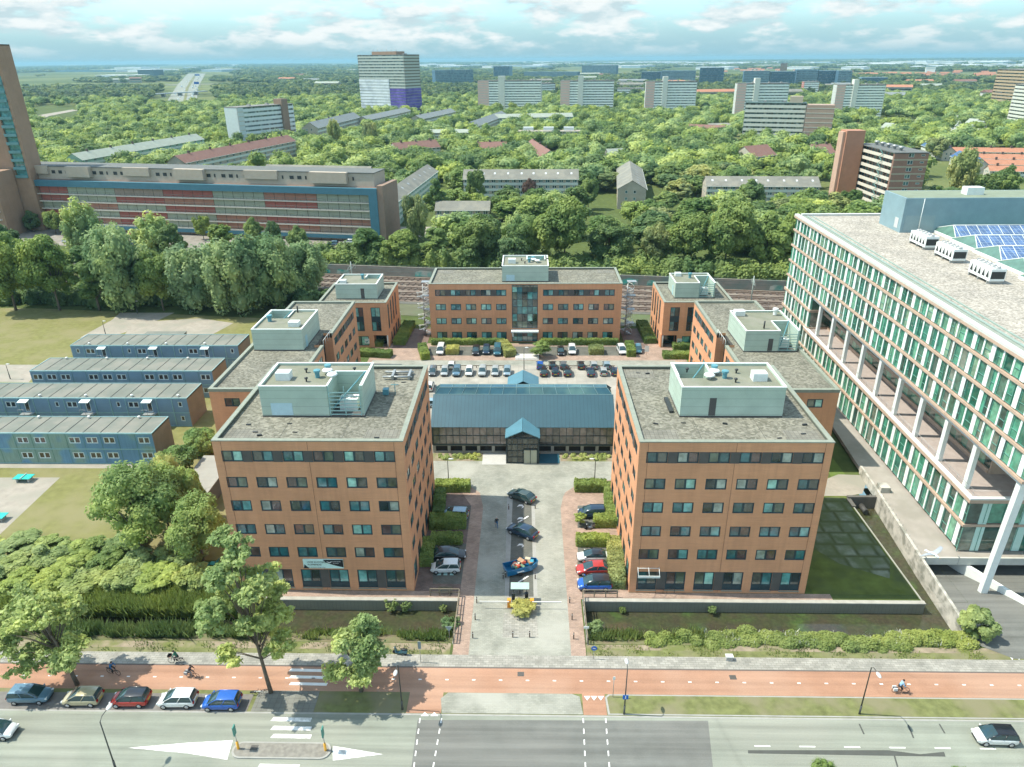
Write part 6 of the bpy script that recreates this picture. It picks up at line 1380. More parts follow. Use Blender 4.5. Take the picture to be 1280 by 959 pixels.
for row,(v0,hr,spx) in enumerate(((690,1.7,42),(712,2.3,40),(735,2.6,44))):
    for u in range(-20,250 if row else 200,spx):
        if row==0 and u>150: continue
        b=at(u+random.uniform(-8,8),v0+random.uniform(-5,5)+ (u-80)*-.02); 
        if b.x>-47 and b.y>88: continue
        h=hr*random.uniform(.8,1.25); i+=1
        tree('shrub',b.x,b.y,h,random.uniform(5.2,7.0),5200,.26,matk=random.choice(['shrub','shrub','white','tall','round']),trunk=False,label='%s shrub %s, %s'%(['silvery','light green','leafy'][row],places[row],'at the left edge of the picture' if u<10 else ['nearest the left edge','second from the left edge','third from the left edge','fourth from the left edge','fifth from the left edge','sixth from the left edge','seventh from the left edge'][min(6,int(u//spx))]),group='shrubs of the belt above the canal')
# --- reeds and rank grass (uncountable)
def blades(name,region,n,h,mat,label,cat,seed,lean=.25,width=.09):
    g=np.random.default_rng(seed); P=region(g,n); n=len(P); hh=h*(.55+.7*g.random(n)); a=g.random(n)*6.283
    dx=np.stack([np.cos(a),np.sin(a),np.zeros(n)],1)*width; top=P+np.stack([g.normal(size=n)*lean*hh,g.normal(size=n)*lean*hh,hh],1)
    V=np.stack([P-dx,P+dx,top+dx*.25,top-dx*.25],1).reshape(-1,3); o=put(name,np_mesh(name,V,np.arange(n*4).reshape(-1,4),[mat])); o['kind']='stuff'; o['label']=label; o['category']=cat; return o
def rect(x0,x1,y0,y1,zf=lambda x,y:0*x,cl=0):
    def f(g,n):
        x=g.uniform(x0,x1,n); y=g.uniform(y0,y1,n)
        if cl:
            m=(np.sin(x*1.7)+np.sin(x*.61+2)+np.sin(y*2.3+x*.9)+g.normal(size=n)*.7)>cl; x,y=x[m],y[m]
        return np.stack([x,y,zf(x,y)],1)
    return f
bankz=lambda x,y:np.where(y<62.6,0,np.where(y<64.2,-.1-(y-62.6)/1.6*.9,-1.0-(y-64.2)/.8*.5))
RE=leafmat('reed_green',(0.132,0.204,0.055),(0.22,0.297,0.094)); RK=leafmat('rank_grass',(0.161,0.23,0.057),(0.287,0.345,0.115)); DRY=leafmat('dry_grass',(.2,.19,.1),(.26,.25,.14))
blades('reed_bed',rect(-75,-33.5,66.6,70.5,lambda x,y:-.9+0*x),34000,2.0,RE,'dense green reed bed along the far canal bank on the left','reeds',1)
blades('reed_bed_front',rect(-75,-31,62.4,64.9,bankz,-.3),17000,1.5,RK,'rank grass and reeds along the near canal bank on the left','reeds',2)
blades('bank_growth',rect(-31,-8.6,62.3,64.9,bankz,.4),5500,.8,RK,'thin fresh growth along the near canal bank left of the drive','bank plants',3)
blades('bank_growth_right',rect(7,24,62.6,65,bankz,.5),4500,1.0,RK,'patchy growth along the near canal bank right of the drive','bank plants',4)
V,Fq=[],[]
g=np.random.default_rng(8); Ls=[(x,61.9+1.2*math.sin(x*.3)*.3+random.uniform(0,1.6),random.uniform(.05,.5)-.25,random.uniform(.7,1.2),random.uniform(.6,.9),random.uniform(.5,.95)) for x in np.arange(14,50,.42)]
Ls=[l for l in Ls if l[0]>20 or random.random()<.6]
o=put('bank_thicket',crown_mesh('bank_thicket',Ls,60000,.15,leafmat('thicket',(.16,.235,.07),(.28,.36,.13)),rngl=g,core=.6)); o['kind']='stuff'; o['label']='low leafy thicket with white blossom along the canal bank on the right'; o['category']='bank thicket'
blades('bank_blossom',rect(20,50,61.8,63.8,lambda x,y:.3+0*x,1.0),1800,.55,flat('blossom',(.6,.6,.5),.7,.05,2),'white blossom heads in the right bank thicket','blossom',6,width=.05)
blades('verge_tufts',lambda g_,n:(lambda P:P[(P[:,0]<-9)|(P[:,0]>7)])(rect(-60,50,60.2,61.8,lambda x,y:.03+0*x,.6)(g_,n)),6000,.28,RK,'tufts of grass along the back of the pavement','grass tufts',7,width=.05)
b=at(1215,795); tree('shrub',b.x,b.y,3.4,4.4,5000,.26,matk='shrub',label='bushy shrub at the end of the white retaining wall by the lane',trunk=False)
# quay plants
for i,(x,s) in enumerate(((-16.5,1.0),(-14.8,.8),(-10.2,.5),(22.3,.6),(11.6,.4))): tree('shrub',x,68.7,1.6*s+.3,1.6*s+.4,900,.18,matk='shrub',trunk=False,z=-1.4,label='%s plant on the timber quay wall, %s'%(['large','middling','small','leafy','tiny'][i],['left of the drive, larger one','left of the drive next to it','just left of the bridge','below the right front office','just right of the bridge'][i]),group='plants on the quay walls',name='wall_plant')
for i,(u,v) in enumerate(((573,795),(735,800))): b=at(u,v-14); tree('shrub',b.x+(-.9 if i==0 else .9),b.y,1.6,2.4,1800,.2,matk='shrub',trunk=False,z=-.5,label='rank plants at the %s foot of the bridge railing'%['left','right'][i],name='bank_plant')
# --- hedges
def hedge(pts,w,h,label,mat='hedge',dens=420,z=0):
    "clipped box hedge along a polyline of metre points: leafy faces round a solid core"
    g=np.random.default_rng(int(abs(pts[0][0]*13+pts[0][1]*7))); cx,cy=pts[0]; VV=[];FF=[];o=0; cb=MB()
    for (ax,ay),(bx,by) in zip(pts,pts[1:]):
        L_=math.hypot(bx-ax,by-ay)+w*.2; a=math.atan2(by-ay,bx-ax); mx,my=(ax+bx)/2-cx,(ay+by)/2-cy
        cb.obox((mx,my,0),L_-.15,w-.2,h-.12,a)
        ar=np.array([L_*w,L_*h,L_*h,w*h,w*h]); n=int(dens*ar.sum()/1.0*.45); k=g.choice(5,n,p=ar/ar.sum()); u,v=g.uniform(-.5,.5,n),g.uniform(-.5,.5,n)
        P=np.zeros((n,3)); N=np.zeros((n,3)); bump=.09*np.sin(u*L_*2.1+1)+.06*np.sin(u*L_*5.3)
        P[:,0]=np.where(k<3,u*L_,np.where(k==3,-L_/2,L_/2)); P[:,1]=np.where(k==0,v*w,np.where(k==1,-w/2,np.where(k==2,w/2,u*w))); P[:,2]=np.where(k==0,h+bump,(v+.5)*h)
        N[:,0]=np.where(k==3,-1,np.where(k==4,1,0)); N[:,1]=np.where(k==1,-1,np.where(k==2,1,0)); N[:,2]=np.where(k==0,1,0.15)
        P+=g.normal(size=(n,3))*.05; N=N+g.normal(size=(n,3))*.5; N/=np.linalg.norm(N,axis=1)[:,None]
        A_=np.cross(N,g.normal(size=(n,3))); A_/=np.linalg.norm(A_,axis=1)[:,None]; B2=np.cross(N,A_); s_=(.06+.06*g.random(n))[:,None]; A_*=s_*1.4; B2*=s_
        V=np.stack([P-A_,P-B2,P+A_,P+B2],1).reshape(-1,3); c,sn=math.cos(a),math.sin(a); V=np.stack([V[:,0]*c-V[:,1]*sn+mx,V[:,0]*sn+V[:,1]*c+my,V[:,2]],1)
        VV.append(V); FF.append(np.arange(n*4).reshape(-1,4)+o); o+=n*4
    V2=np.array(cb.v); F2=np.array(cb.f)+o; t=put('hedge',np_mesh('hedge',np.vstack(VV+[V2]),np.vstack(FF+[F2]),[LM[mat]]),None,(cx,cy,z)); tag(t,label,'hedge','clipped hedges of the court'); return t
hg=lambda *p:[(at(u,v).x,at(u,v).y) for u,v in p]
hedge(hg((546,612),(586,612)),1.7,1.4,'bright hedge at the north end of the left parking bays by the plaza'); hedge(hg((551,620),(548,648)),1.5,1.3,'hedge strip along the left office beside the silver-blue car bay','round'); hedge(hg((540,657),(580,656)),2.2,1.4,'shaded hedge block in front of the silver-blue car','round'); hedge(hg((541,678),(576,678)),1.3,1.3,'shaded hedge behind the black and white parked cars','round'); hedge(hg((536,682),(533,708)),1.6,1.3,'shaded hedge strip between the left office and the white parked car','round')
hedge(hg((720,612),(756,612)),1.7,1.4,'bright hedge at the north end of the right parking bays by the plaza'); hedge(hg((763,612),(766,650)),2.0,1.3,'hedge strip along the right office beside the dark blue car'); hedge(hg((744,656),(770,656)),1.6,1.4,'hedge behind the parked motor scooter'); hedge(hg((722,680),(760,680)),1.4,1.3,'hedge behind the white black-roofed car in the right bays'); hedge(hg((768,680),(771,735)),2.0,1.2,'long pale hedge strip between the right office and the red and blue cars','pale')
hedge(hg((528,437),(532,450)),1.8,1.5,'short hedge at the left end of the back car bays'); hedge([(-22,155.3),(-5.5,155.3)],1.3,1.3,'long clipped hedge under the windows of the left half of the back office'); hedge([(3.2,155.3),(20.6,155.3)],1.3,1.3,'long clipped hedge under the windows of the right half of the back office'); hedge(hg((786,434),(789,446)),1.8,1.5,'short hedge between the white car and the blue covered car'); hedge(hg((560,441),(572,441)),2.6,1.4,'pale square hedge block right of the white van','pale'); hedge(hg((628,434),(638,446)),2.4,1.6,'hedge block left of the back office entrance','pale'); hedge(hg((738,441),(752,441)),2.8,1.4,'pale shrub block between the white cars of the back bays','pale')
hedge(hg((452,432),(478,432)),2.0,1.2,'hedge below the left corner office, farther row'); hedge(hg((452,444),(488,446)),2.2,1.3,'hedge below the left corner office, nearer row'); hedge(hg((842,436),(862,436)),2.0,1.3,'hedge below the right corner office, farther row'); hedge(hg((830,447),(862,447)),2.2,1.2,'hedge below the right corner office, nearer row')
hedge([(-29.6,155),(-29.2,168)],2.6,1.3,'dark hedge mass along the right side of the left corner office','round'); hedge([(28.2,156),(28,168)],2.6,1.3,'shaded hedge mass along the left side of the right corner office','round')
b=at(675,446); tree('round',b.x,b.y,3.6,5.0,4500,.25,matk='tall',label='round bright tree-like bush right of the back office entrance')
for i,(u,v) in enumerate(((575,650),(572,682),(739,612))[:0]): pass
b=at(574,679); tree('round',b.x,b.y,1.7,1.5,900,.16,matk='round',label='little ball-shaped tree at the left bay entrance in the shade'); b=at(731,682); tree('round',b.x,b.y,1.7,1.5,900,.16,matk='tall',label='little ball-shaped tree at the right bay entrance'); b=at(725,656); tree('round',b.x,b.y,2.2,2.2,1200,.18,matk='tall',label='small bushy tree over the bonnet of the dark blue car on the right')
b=at(653,764); tree('shrub',b.x,b.y,1.5,3.6,2600,.18,matk='pale',trunk=False,label='thorny pale shrub on the barrier island in the middle of the drive')
for i,(x0,x1) in enumerate(((-15,-8),(6,14))):
    Ls=[(random.uniform(x0,x1),random.uniform(102.8,104.5),.15,.35,.35,.3) for _ in range(34)]; o=put('bed_plants',crown_mesh('bed_plants',Ls,3000,.16,LM['shrub'],rngl=g,core=.5)); o['kind']='stuff'; o['label']='low bed plants before the glass hall, %s of its porch'%['left','right'][i]; o['category']='bed plants'
# --- big hand-placed trees (u, vbase, vtop, width m, kind, material, label)
BIG=[(20,388,288,15,'round','round','broad brownish-green tree at the far left above the lawn'),(75,388,296,14,'round','round','broad tree with tan top left of the container blocks'),(125,388,302,12,'tall','round','leafy tree between the tan-topped tree and the pale willow'),(165,388,262,15,'willow','willow','tall pale willow-like tree before the left part of the long red and blue block'),(112,330,252,13,'willow','willow','pale feathery tree before the blue frame of the long block, left end'),(198,330,268,13,'willow','willow','pale feathery tree before the middle of the long red and blue block'),(205,388,310,12,'round','tall','bright green tree left of the big silvery willows'),(250,388,300,14,'willow','white','big silvery willow left of the left wing, larger one'),(300,392,290,15,'willow','white','biggest silvery willow above the gravel area'),(345,385,296,14,'willow','willow','silvery-green willow touching the left wing roof'),(385,366,300,12,'willow','white','silvery willow nearest the railway behind the left wing'),(285,345,276,11,'tall','tall','bright tree above the silvery willows'),(225,350,276,9,'tall','dense','dark tree in the car park before the long block'),(255,300,268,6,'round','tall','small round tree before the long block, left of the middle'),(70,292,262,7,'round','tall','small round tree at the foot of the left tower, right one'),(42,290,262,6,'dense','dense','small dark tree at the foot of the left tower, left one'),(92,292,262,6,'round','round','small round tree next to the pale feathery tree, before the long block'),(15,335,278,9,'dense','dense','dark tree at the left edge by the tower foot'),
(320,312,270,7,'dense','dense','dark narrow tree before the right half of the long block'),(345,316,272,6,'dense','dense','second dark narrow tree before the right half of the long block'),(375,322,280,7,'dense','dense','third dark narrow tree before the right half of the long block'),
(460,328,286,11,'dense','round','dark tree at the right corner of the long block'),(505,332,288,12,'dense','round','dark leafy tree right of the long block'),(545,330,282,11,'tall','round','tree before the low row house'),(603,332,262,15,'dense','dense','large dark domed tree above the back office, left of the middle'),(655,330,270,13,'round','round','mid-green tree above the back office plant room'),(705,332,250,17,'round','tall','large light green domed tree above the right half of the back office'),(760,332,268,14,'dense','dense','dark tree right of the large light domed tree'),(820,334,276,11,'round','pale','pale dotted tree right of the dark one above the railway'),(862,336,268,14,'round','tall','bright tree above the right corner office'),(905,338,252,17,'round','tall','large bright domed tree left of the glass office'),(955,338,262,15,'dense','round','deep green tree beside the glass office edge'),(985,330,262,9,'round','round','tree just behind the glass office roof corner'),
(545,275,220,9,'tall','round','tall olive tree left of the four-storey grey-roofed row'),(595,262,206,9,'dense','dense','dark round tree before the four-storey grey-roofed row'),(662,256,222,7,'round','copper','copper-leaved tree before the four-storey grey-roofed row'),(520,302,240,9,'willow','pale','grey-green tree above the railway road'),(735,262,214,8,'dense','dense','dark tree at the right end of the four-storey grey-roofed row'),(935,268,222,12,'dense','dense','dark domed tree before the grey-roofed row at the glass office'),(1060,268,235,9,'round','tall','bushy tree in front of the brown gallery block'),(1195,258,182,13,'willow','pale','weeping pale willow right of the brown gallery block'),(1168,200,170,15,'round','pale','pale rounded tree above the blue solar terrace'),(1252,256,205,12,'dense','round','tree behind the grey roof plant room near the right edge'),(1225,262,212,12,'dense','dense','dark tree behind the grey roof plant room'),(1040,235,190,14,'round','round','large soft green tree left of the brown stair tower'),(420,190,150,10,'willow','pale','pale willow left of the slate rows'),(465,190,150,12,'willow','pale','pale weeping willow between the slate rows'),(318,192,168,8,'round','tall','yellowish tree in front of the white nine-storey slab')]
BIGXY=[]
for u,v,vt,w_,k,mk,lb in BIG:
    b=at(u,v); h=topz(b,vt); d=b.length; BIGXY.append((b.x,b.y,w_/2)); tree(k,b.x,b.y,min(max(h,4),24),w_,9000 if d<230 else 5000,.42 if d<230 else .55,label=lb,matk=mk)
def undergrowth(name,pts,label,mk,seed):
    g=np.random.default_rng(seed); Ls=[(x+g.uniform(-1,1),y+g.uniform(-1.5,1.5),hh*.35,g.uniform(1.6,3.2),g.uniform(1.5,2.6),hh*g.uniform(.5,.8)) for x,y,hh in pts]
    o=put(name,crown_mesh(name,Ls,150*len(Ls),.62,LM[mk],rngl=g,core=.8)); o['kind']='stuff'; o['label']=label; o['category']='undergrowth'
undergrowth('undergrowth',[(x,217.5-x*.152+q,random.uniform(3,6)) for x in np.arange(-70,90,2.2) for q in (0,4,9)],'unbroken dark undergrowth below the trees along the far side of the railway','dense',61)
undergrowth('undergrowth_left',[(x,185.5+random.uniform(-2,3)+q,random.uniform(2.5,5)) for x in np.arange(-165,-52,2.2) for q in (0,4)],'dark undergrowth below the trees along the lawn edge at the left','dense',62)
# --- the rest: jittered grid, nearest ones single trees, the far ones one wood
random.seed(77)
C=[]; s=10.5
def open_ground(x,y):
    u,v=px((x,y,0))
    if y<216+ -x*.15: return True
    if near_mw(x,y): return True
    if -215<x<-50 and y<292: return True           # car park before the long block
    if 420<u<610 and 278<v<300: return True
    if 1090<u<1185 and 150<v<163: return True
    if x<-190 and 38<u<105 and 134<v<158: return True
    if u>1145 and 193<v<264: return True
    if u<200 and v<109 and v>84 and (math.sin(u*.3)+math.sin(v*2))<1.1: return True
    return False
y=219.
while y<1250:
    sp=1.1*s*(1+.00035*(y-219)); x=-.86*y-20
    while x<.86*y+20:
        X=x+random.uniform(-.42,.42)*sp; Y=y+random.uniform(-.42,.42)*sp
        if vis(X,Y,8,30) and not blocked(X,Y,1.5) and not open_ground(X,Y) and not any((X-bx)**2+(Y-by)**2<(br+2.0)**2 for bx,by,br in BIGXY):
            dens=.5+.5*math.sin(X*.021+1)*math.sin(Y*.017)+.35
            if random.random()<max(.55,dens): C.append((X,Y))
        x+=sp
    y+=sp*.95
C.sort(key=lambda c:c[1]); NI=270
marks=[('the white nine-storey slab',(-200,590)),('the purple-based tower',(-180,980)),('the leftmost salmon-ended slab',(-20,930)),('the second salmon-ended slab',(75,930)),('the middle salmon-ended slab',(170,915)),('the banded block',(195,590)),('the brown gallery block',(154,320)),('the four-storey grey-roofed row',(0,348)),('the grey-roofed row near the glass office',(103,328)),('the long red and blue block',(-120,295)),('the left tower',(-215,290)),('the dull red long roof',(-170,400)),('the end-on grey-roofed row',(60,330)),('the low row house by the railway road',(-45,300)),('the blue solar terraces',(215,400)),('the railway canal',(20,214)),('the orange terraces',(250,395)),('the row behind the long block',(-40,300)),('the flat row with three roof boxes',(30,560)),('the long pale roof',(20,680))]
cnt={}
kinds=['round','dense','tall','round','dense','willow','round']
word={'round':'rounded mid-green','dense':'dense dark green','tall':'tall fresh green','willow':'soft pale','pale':'yellow-green','copper':'reddish'}
def side(x,y,m):
    dx,dy=x-m[0],y-m[1]
    if abs(dx)>abs(dy): return 'left of' if dx<0 else 'right of'
    return 'in front of' if dy<0 else 'behind'
ordn=['','second ','third ','fourth ','fifth ','sixth ','seventh ','eighth ','ninth ','tenth ','eleventh ','twelfth ','thirteenth ','fourteenth ']
for x,y in C[:NI]:
    k=random.choice(kinds); mk=k if random.random()<.86 else 'pale'
    nm,m_=min(marks,key=lambda q:(q[1][0]-x)**2+(q[1][1]-y)**2); sd_=side(x,y,m_); key=(word[mk],nm,sd_); c=cnt.get(key,0); cnt[key]=c+1
    h=random.uniform(8,13)*(1.1 if k=='tall' else 1); w_=h*random.uniform(1.15,1.55) if k!='tall' else h*random.uniform(.7,.9)
    if y<250 : h=random.uniform(9,14)
    tree(k,x,y,h,w_,3200,.6,matk=mk,label='%s%s tree %s %s'%(ordn[min(c,13)] and ordn[min(c,13)].strip()+' nearest ' or 'nearest ',word[mk],sd_,nm),group='trees of the housing estate')
# far trees merged: soft lumps of leaf cards
def wood(name,pts,label,seed,nl,size,ncard,matk='round'):
    g=np.random.default_rng(seed); VV=[];FF=[]; o=0; Ls=[]
    for x,y,h,w_ in pts:
        for i in range(nl):
            d=g.normal(size=3); d/=np.linalg.norm(d); Ls.append((x+d[0]*w_*.24,y+d[1]*w_*.24,h*.56+d[2]*h*.2,w_*.31,w_*.31,h*.31))
    Ls=np.array(Ls); n=len(Ls)
    d=g.normal(size=(n,ncard,3)); d[:,:,2]=np.abs(d[:,:,2]*1.0)*.9+d[:,:,2]*.1; d[:,:,1]-=.25; d/=np.linalg.norm(d,axis=2)[:,:,None]
    P=(Ls[:,None,:3]+d*Ls[:,None,3:]*(.9+.16*g.random((n,ncard,1)))).reshape(-1,3); d=d.reshape(-1,3); m=len(P)
    nn=d+np.array([-.15,0,.6])+g.normal(size=(m,3))*.4; nn/=np.linalg.norm(nn,axis=1)[:,None]; a=np.cross(nn,g.normal(size=(m,3))); a/=np.linalg.norm(a,axis=1)[:,None]; b=np.cross(nn,a)
    s_=np.repeat(Ls[:,3]*size,ncard)[:,None]*(.6+.8*g.random((m,1))); a*=s_; b*=s_*.8
    V=np.stack([P-a,P-b,P+a,P+b],1).reshape(-1,3); Fq=np.arange(m*4).reshape(-1,4)
    V2,F2=cores(Ls,.8,6,4); V=np.vstack([V,V2]); Fq=np.vstack([Fq,F2+m*4])
    o=put(name,np_mesh(name,V,Fq,[LM[matk]])); o['kind']='stuff'; o['label']=label; o['category']='woodland'
rest=[(x,y,random.uniform(9,14.5),random.uniform(12,20)) for x,y in C[NI:]]
for k_ in range(4):
    sub=[r for i,r in enumerate(rest) if (i*7919)%4==k_]; wood('woodland',sub,['mid-green','dark green','fresh green','pale green'][k_]+' crowns of the tree-covered estate beyond the single trees',30+k_,5,.15,52,['round','dense','tall','willow'][k_])
far=[]
random.seed(99); y=1260.
while y<15000:
    sp=14+ (y-1200)*.011; x=-.8*y
    while x<.8*y:
        X=x+random.uniform(-.5,.5)*sp; Y=y+random.uniform(-.5,.5)*sp
        q=math.sin(X*.0021+Y*.0008)+math.sin(Y*.0052+1.3+math.sin(X*.0012)*1.5)+.55*math.sin(X*.011+Y*.004)
        thr=-.9 if Y<1900 else (-.1 if Y<3200 else .62)
        if q>thr and vis(X,Y,0,10) and not blocked(X,Y,4) and not near_mw(X,Y): far.append((X,Y,random.uniform(9,16),sp*random.uniform(.95,1.35)))
        x+=sp
    y+=sp*1.1
print('trees',len(C),'far',len(far))
for k_ in range(3): wood('far_woodland',[r for i,r in enumerate(far) if (i*7919)%3==k_],['mid-green','dark','fresh green'][k_]+' far woods stretching to the horizon',50+k_,4,.3,14,['fara','farb','farc'][k_])
# ---------------------------------------------------------------- cars
CGL=flat('car_glass',(.02,.05,.055),.06,.1,1,spec=.9); TYR=flat('tyre_rubber',(.015,.015,.016),.8,.1,4); RIM=flat('rim_silver',(.42,.44,.45),.35,.05,4,metal=.6); TRM=flat('trim_black',(.015,.016,.018),.5,.1,4)
HL=flat('headlamp',(.6,.65,.65),.1,.05,3); TL=flat('taillamp',(.35,.01,.01),.2,.05,3)
def paint(n,c):
    if n in MATS: return MATS[n]
    m,nt,p=newmat(n); p.inputs['Base Color'].default_value=(*c,1); p.inputs['Roughness'].default_value=.28; p.inputs['Metallic'].default_value=.15; p.inputs['Coat Weight'].default_value=.8; p.inputs['Coat Roughness'].default_value=.05
    f=noise(nt,6,3); r=ramp(nt,[(.3,tuple(x*.93 for x in c)),(.7,tuple(min(.95,x*1.05) for x in c))]); L(nt,f,r.inputs[0]); L(nt,r.outputs[0],p.inputs['Base Color']); MATS[n]=m; return m
PC={'bluegrey':(.1,.2,.27),'beige':(.42,.38,.24),'red':(.42,.03,.02),'white':(.7,.72,.7),'blue':(.01,.1,.42),'silver':(.38,.42,.42),'silverblue':(.25,.36,.42),'black':(.012,.014,.018),'navy':(.012,.035,.07),'grey':(.12,.14,.15),'darkgreen':(.05,.08,.075),'teal':(.03,.13,.17),'sky':(.28,.42,.5)}
SP={ # (length,width,roof z) body stations as fractions
'hatch':(3.8,1.68,1.52,[(-.5,.35,.8,.82),(-.488,.24,.95,.93),(-.4,.2,.97,1.0),(0,.18,.94,1.0),(.25,.18,.93,1.0),(.41,.2,.84,.96),(.485,.26,.66,.86),(.5,.34,.52,.74)],(-.485,.33),(-.42,.06)),
'suv':(4.3,1.8,1.62,[(-.5,.4,.8,.82),(-.485,.3,1.05,.94),(-.4,.26,1.08,1.0),(0,.24,1.06,1.0),(.22,.24,1.04,1.0),(.42,.26,.96,.96),(.485,.3,.8,.86),(.5,.4,.62,.74)],(-.48,.3),(-.42,.07)),
'sedan':(4.55,1.8,1.47,[(-.5,.36,.74,.8),(-.485,.24,.95,.92),(-.38,.2,.98,.99),(0,.18,.95,1.0),(.2,.18,.93,1.0),(.42,.2,.8,.95),(.485,.26,.64,.84),(.5,.34,.5,.7)],(-.43,.29),(-.27,.03)),
'van':(4.7,1.9,1.95,[(-.5,.4,.9,.9),(-.49,.3,1.1,.98),(-.4,.26,1.12,1.0),(0,.24,1.12,1.0),(.3,.24,1.1,1.0),(.44,.26,.98,.95),(.49,.3,.8,.86),(.5,.4,.6,.76)],(-.49,.36),(-.47,.2))}
def car_proto(kind,col,roofcol=None):
    Lc,Wc,Zr,ST,gb,gt=SP[kind]; P_=paint('paint_'+col,PC[col]); hw=Wc/2
    t=thing('car','','car'); mb=MB(); n=len(ST); V=[]
    for fx,zl,zh,w_ in ST:
        x=fx*Lc; h_=hw*w_
        V+=[(x,-h_*.9,zl),(x,-h_,zl+.14),(x,-h_,zh-.22),(x,-h_*.95,zh-.06),(x,-h_*.82,zh),(x,0,zh+.03),(x,h_*.82,zh),(x,h_*.95,zh-.06),(x,h_,zh-.22),(x,h_,zl+.14),(x,h_*.9,zl)]
    q=11; Fc=[(i*q+k,i*q+k+1,(i+1)*q+k+1,(i+1)*q+k) for i in range(n-1) for k in range(q-1)]+[(i*q+q-1,i*q,(i+1)*q,(i+1)*q+q-1) for i in range(n-1)]
    Fc=[f[::-1] for f in Fc]+[tuple(range(q)),tuple(range((n-1)*q,n*q))[::-1]]
    mb.add(V,Fc,0,True); b=mb.build('body',P_,t); sm=b.modifiers.new('s','SUBSURF'); sm.levels=1; sm.render_levels=1
    bpy.context.view_layer.update(); me2=bpy.data.meshes.new_from_object(b.evaluated_get(bpy.context.evaluated_depsgraph_get())); b.modifiers.clear(); b.data=me2
    zb=ST[3][2]-.03; xb0,xb1=gb[0]*Lc,gb[1]*Lc; xt0,xt1=gt[0]*Lc,gt[1]*Lc; wb,wt=hw*.93,hw*.74
    c=[(xb0,-wb,zb),(xb1,-wb,zb),(xb1,wb,zb),(xb0,wb,zb),(xt0,-wt,Zr-.05),(xt1,-wt,Zr-.05),(xt1,wt,Zr-.05),(xt0,wt,Zr-.05)]
    SS=[(xb0,0),(xb0*.62+xt0*.38,.62),(xt0,.96),((xt0*.7+xt1*.3),1.0),((xt0*.3+xt1*.7),1.0),(xt1,.95),(xt1*.5+xb1*.5,.6),(xb1,0)]; v=[]
    for x,f_ in SS:
        z_=zb+(Zr-zb)*f_; w_=wb+(wt-wb)*f_
        v+=[(x,-wb,zb),(x,-(wb*.55+w_*.45),zb+(z_-zb)*.5),(x,-w_,z_-.05*f_),(x,-w_*.7,z_),(x,0,z_+.025*f_),(x,w_*.7,z_),(x,w_,z_-.05*f_),(x,(wb*.55+w_*.45),zb+(z_-zb)*.5),(x,wb,zb)]
    G_f=[];R_f=[]
    for i in range(7):
        for k in range(8):
            q_=(i*9+k,(i+1)*9+k,(i+1)*9+k+1,i*9+k+1); (R_f if (2<=k<=5 and 2<=i<=4) else G_f).append(q_)
    mb=MB(); used=sorted({i for q_ in G_f for i in q_}); rm_={i:n_ for n_,i in enumerate(used)}; mb.add([v[i] for i in used],[[rm_[i] for i in q_] for q_ in G_f],0,True); mb.build('window_glass',CGL,t)
    R_=paint('paint_'+(roofcol or col),PC[roofcol or col]); mb=MB(); used=sorted({i for q_ in R_f for i in q_}); rm_={i:n_ for n_,i in enumerate(used)}; mb.add([(v[i][0],v[i][1],v[i][2]+.006) for i in used],[[rm_[i] for i in q_] for q_ in R_f],0,True)
    mb.build('roof',R_,t)
    for s in (-1,1):
        mb=MB(); xm=(xb0+xb1)/2; xmt=(xt0+xt1)/2; A0,A1=(c[1],c[5]) if s<0 else (c[2],c[6]); C0,C1=(c[0],c[4]) if s<0 else (c[3],c[7])
        mb.tube([A0,A1,(xmt,s*wt,Zr-.045),C1,C0],.045,5); mb.tube([(xmt,s*wt,Zr-.045),(xm,s*wb,zb)],.04,5); mb.build('door_frame',R_,t)
    wm,rm=None,None
    for sx in (-.31,.31):
        for s in (-1,1):
            if wm is None:
                m2=MB(); m2.lathe((0,0,0),[(.0,-.1),(.22,-.1),(.31,-.08),(.32,0),(.31,.08),(.22,.1),(0,.1)],18,0,'Y'); wm=m2.mesh('wheel',TYR); m2=MB(); m2.lathe((0,0,0),[(0,-.115),(.19,-.11),(.2,-.09),(.2,.09),(.19,.11),(0,.115)],12,0,'Y'); rm=m2.mesh('rim',RIM)
            wo=put('wheel',wm,t,(sx*Lc,s*(hw-.09),.32)); put('rim',rm,wo)
    for s in (-1,1):
        m2=MB(); zz=ST[-2][2]; m2.obox((Lc*.468,s*hw*.66,zz-.13),.18,.34,.14,s*-.35); m2.build('headlight',HL,t)
        m2=MB(); m2.obox((-Lc*.492,s*hw*.72,ST[1][2]-.28),.1,.26,.24,s*.2); m2.build('taillight',TL,t)
        m2=MB(); m2.obox((xb1-.22,s*(hw+.03),zb+.02),.12,.18,.13); m2.build('mirror',P_,t)
    m2=MB(); m2.box(Lc*.475,-hw*.5,.3,Lc*.507,hw*.5,.46); m2.build('grille',TRM,t); m2=MB(); m2.box(-Lc*.506,-.26,.55,-Lc*.498,.26,.67); m2.build('number_plate',flat('plate_yellow',(.6,.45,.05),.5,.05,2),t)
    return t
CP_={}
def car(kind,col,u,v,deg,label,roofcol=None,group=None,z=.03,s=1.0,pos=None,cat='car'):
    key=(kind,col,roofcol); a=pos or at(u,v,.7)
    if key not in CP_: t=CP_[key]=car_proto(kind,col,roofcol)
    else: t=dup(CP_[key])
    t.location=(a[0],a[1],z); t.rotation_euler=(0,0,R(deg)); t.scale=(s,s,s); t['label']=label; t['category']=cat
    if group: t['group']=group
    elif 'group' in t: del t['group']
    return t
gs='cars parked along the road'
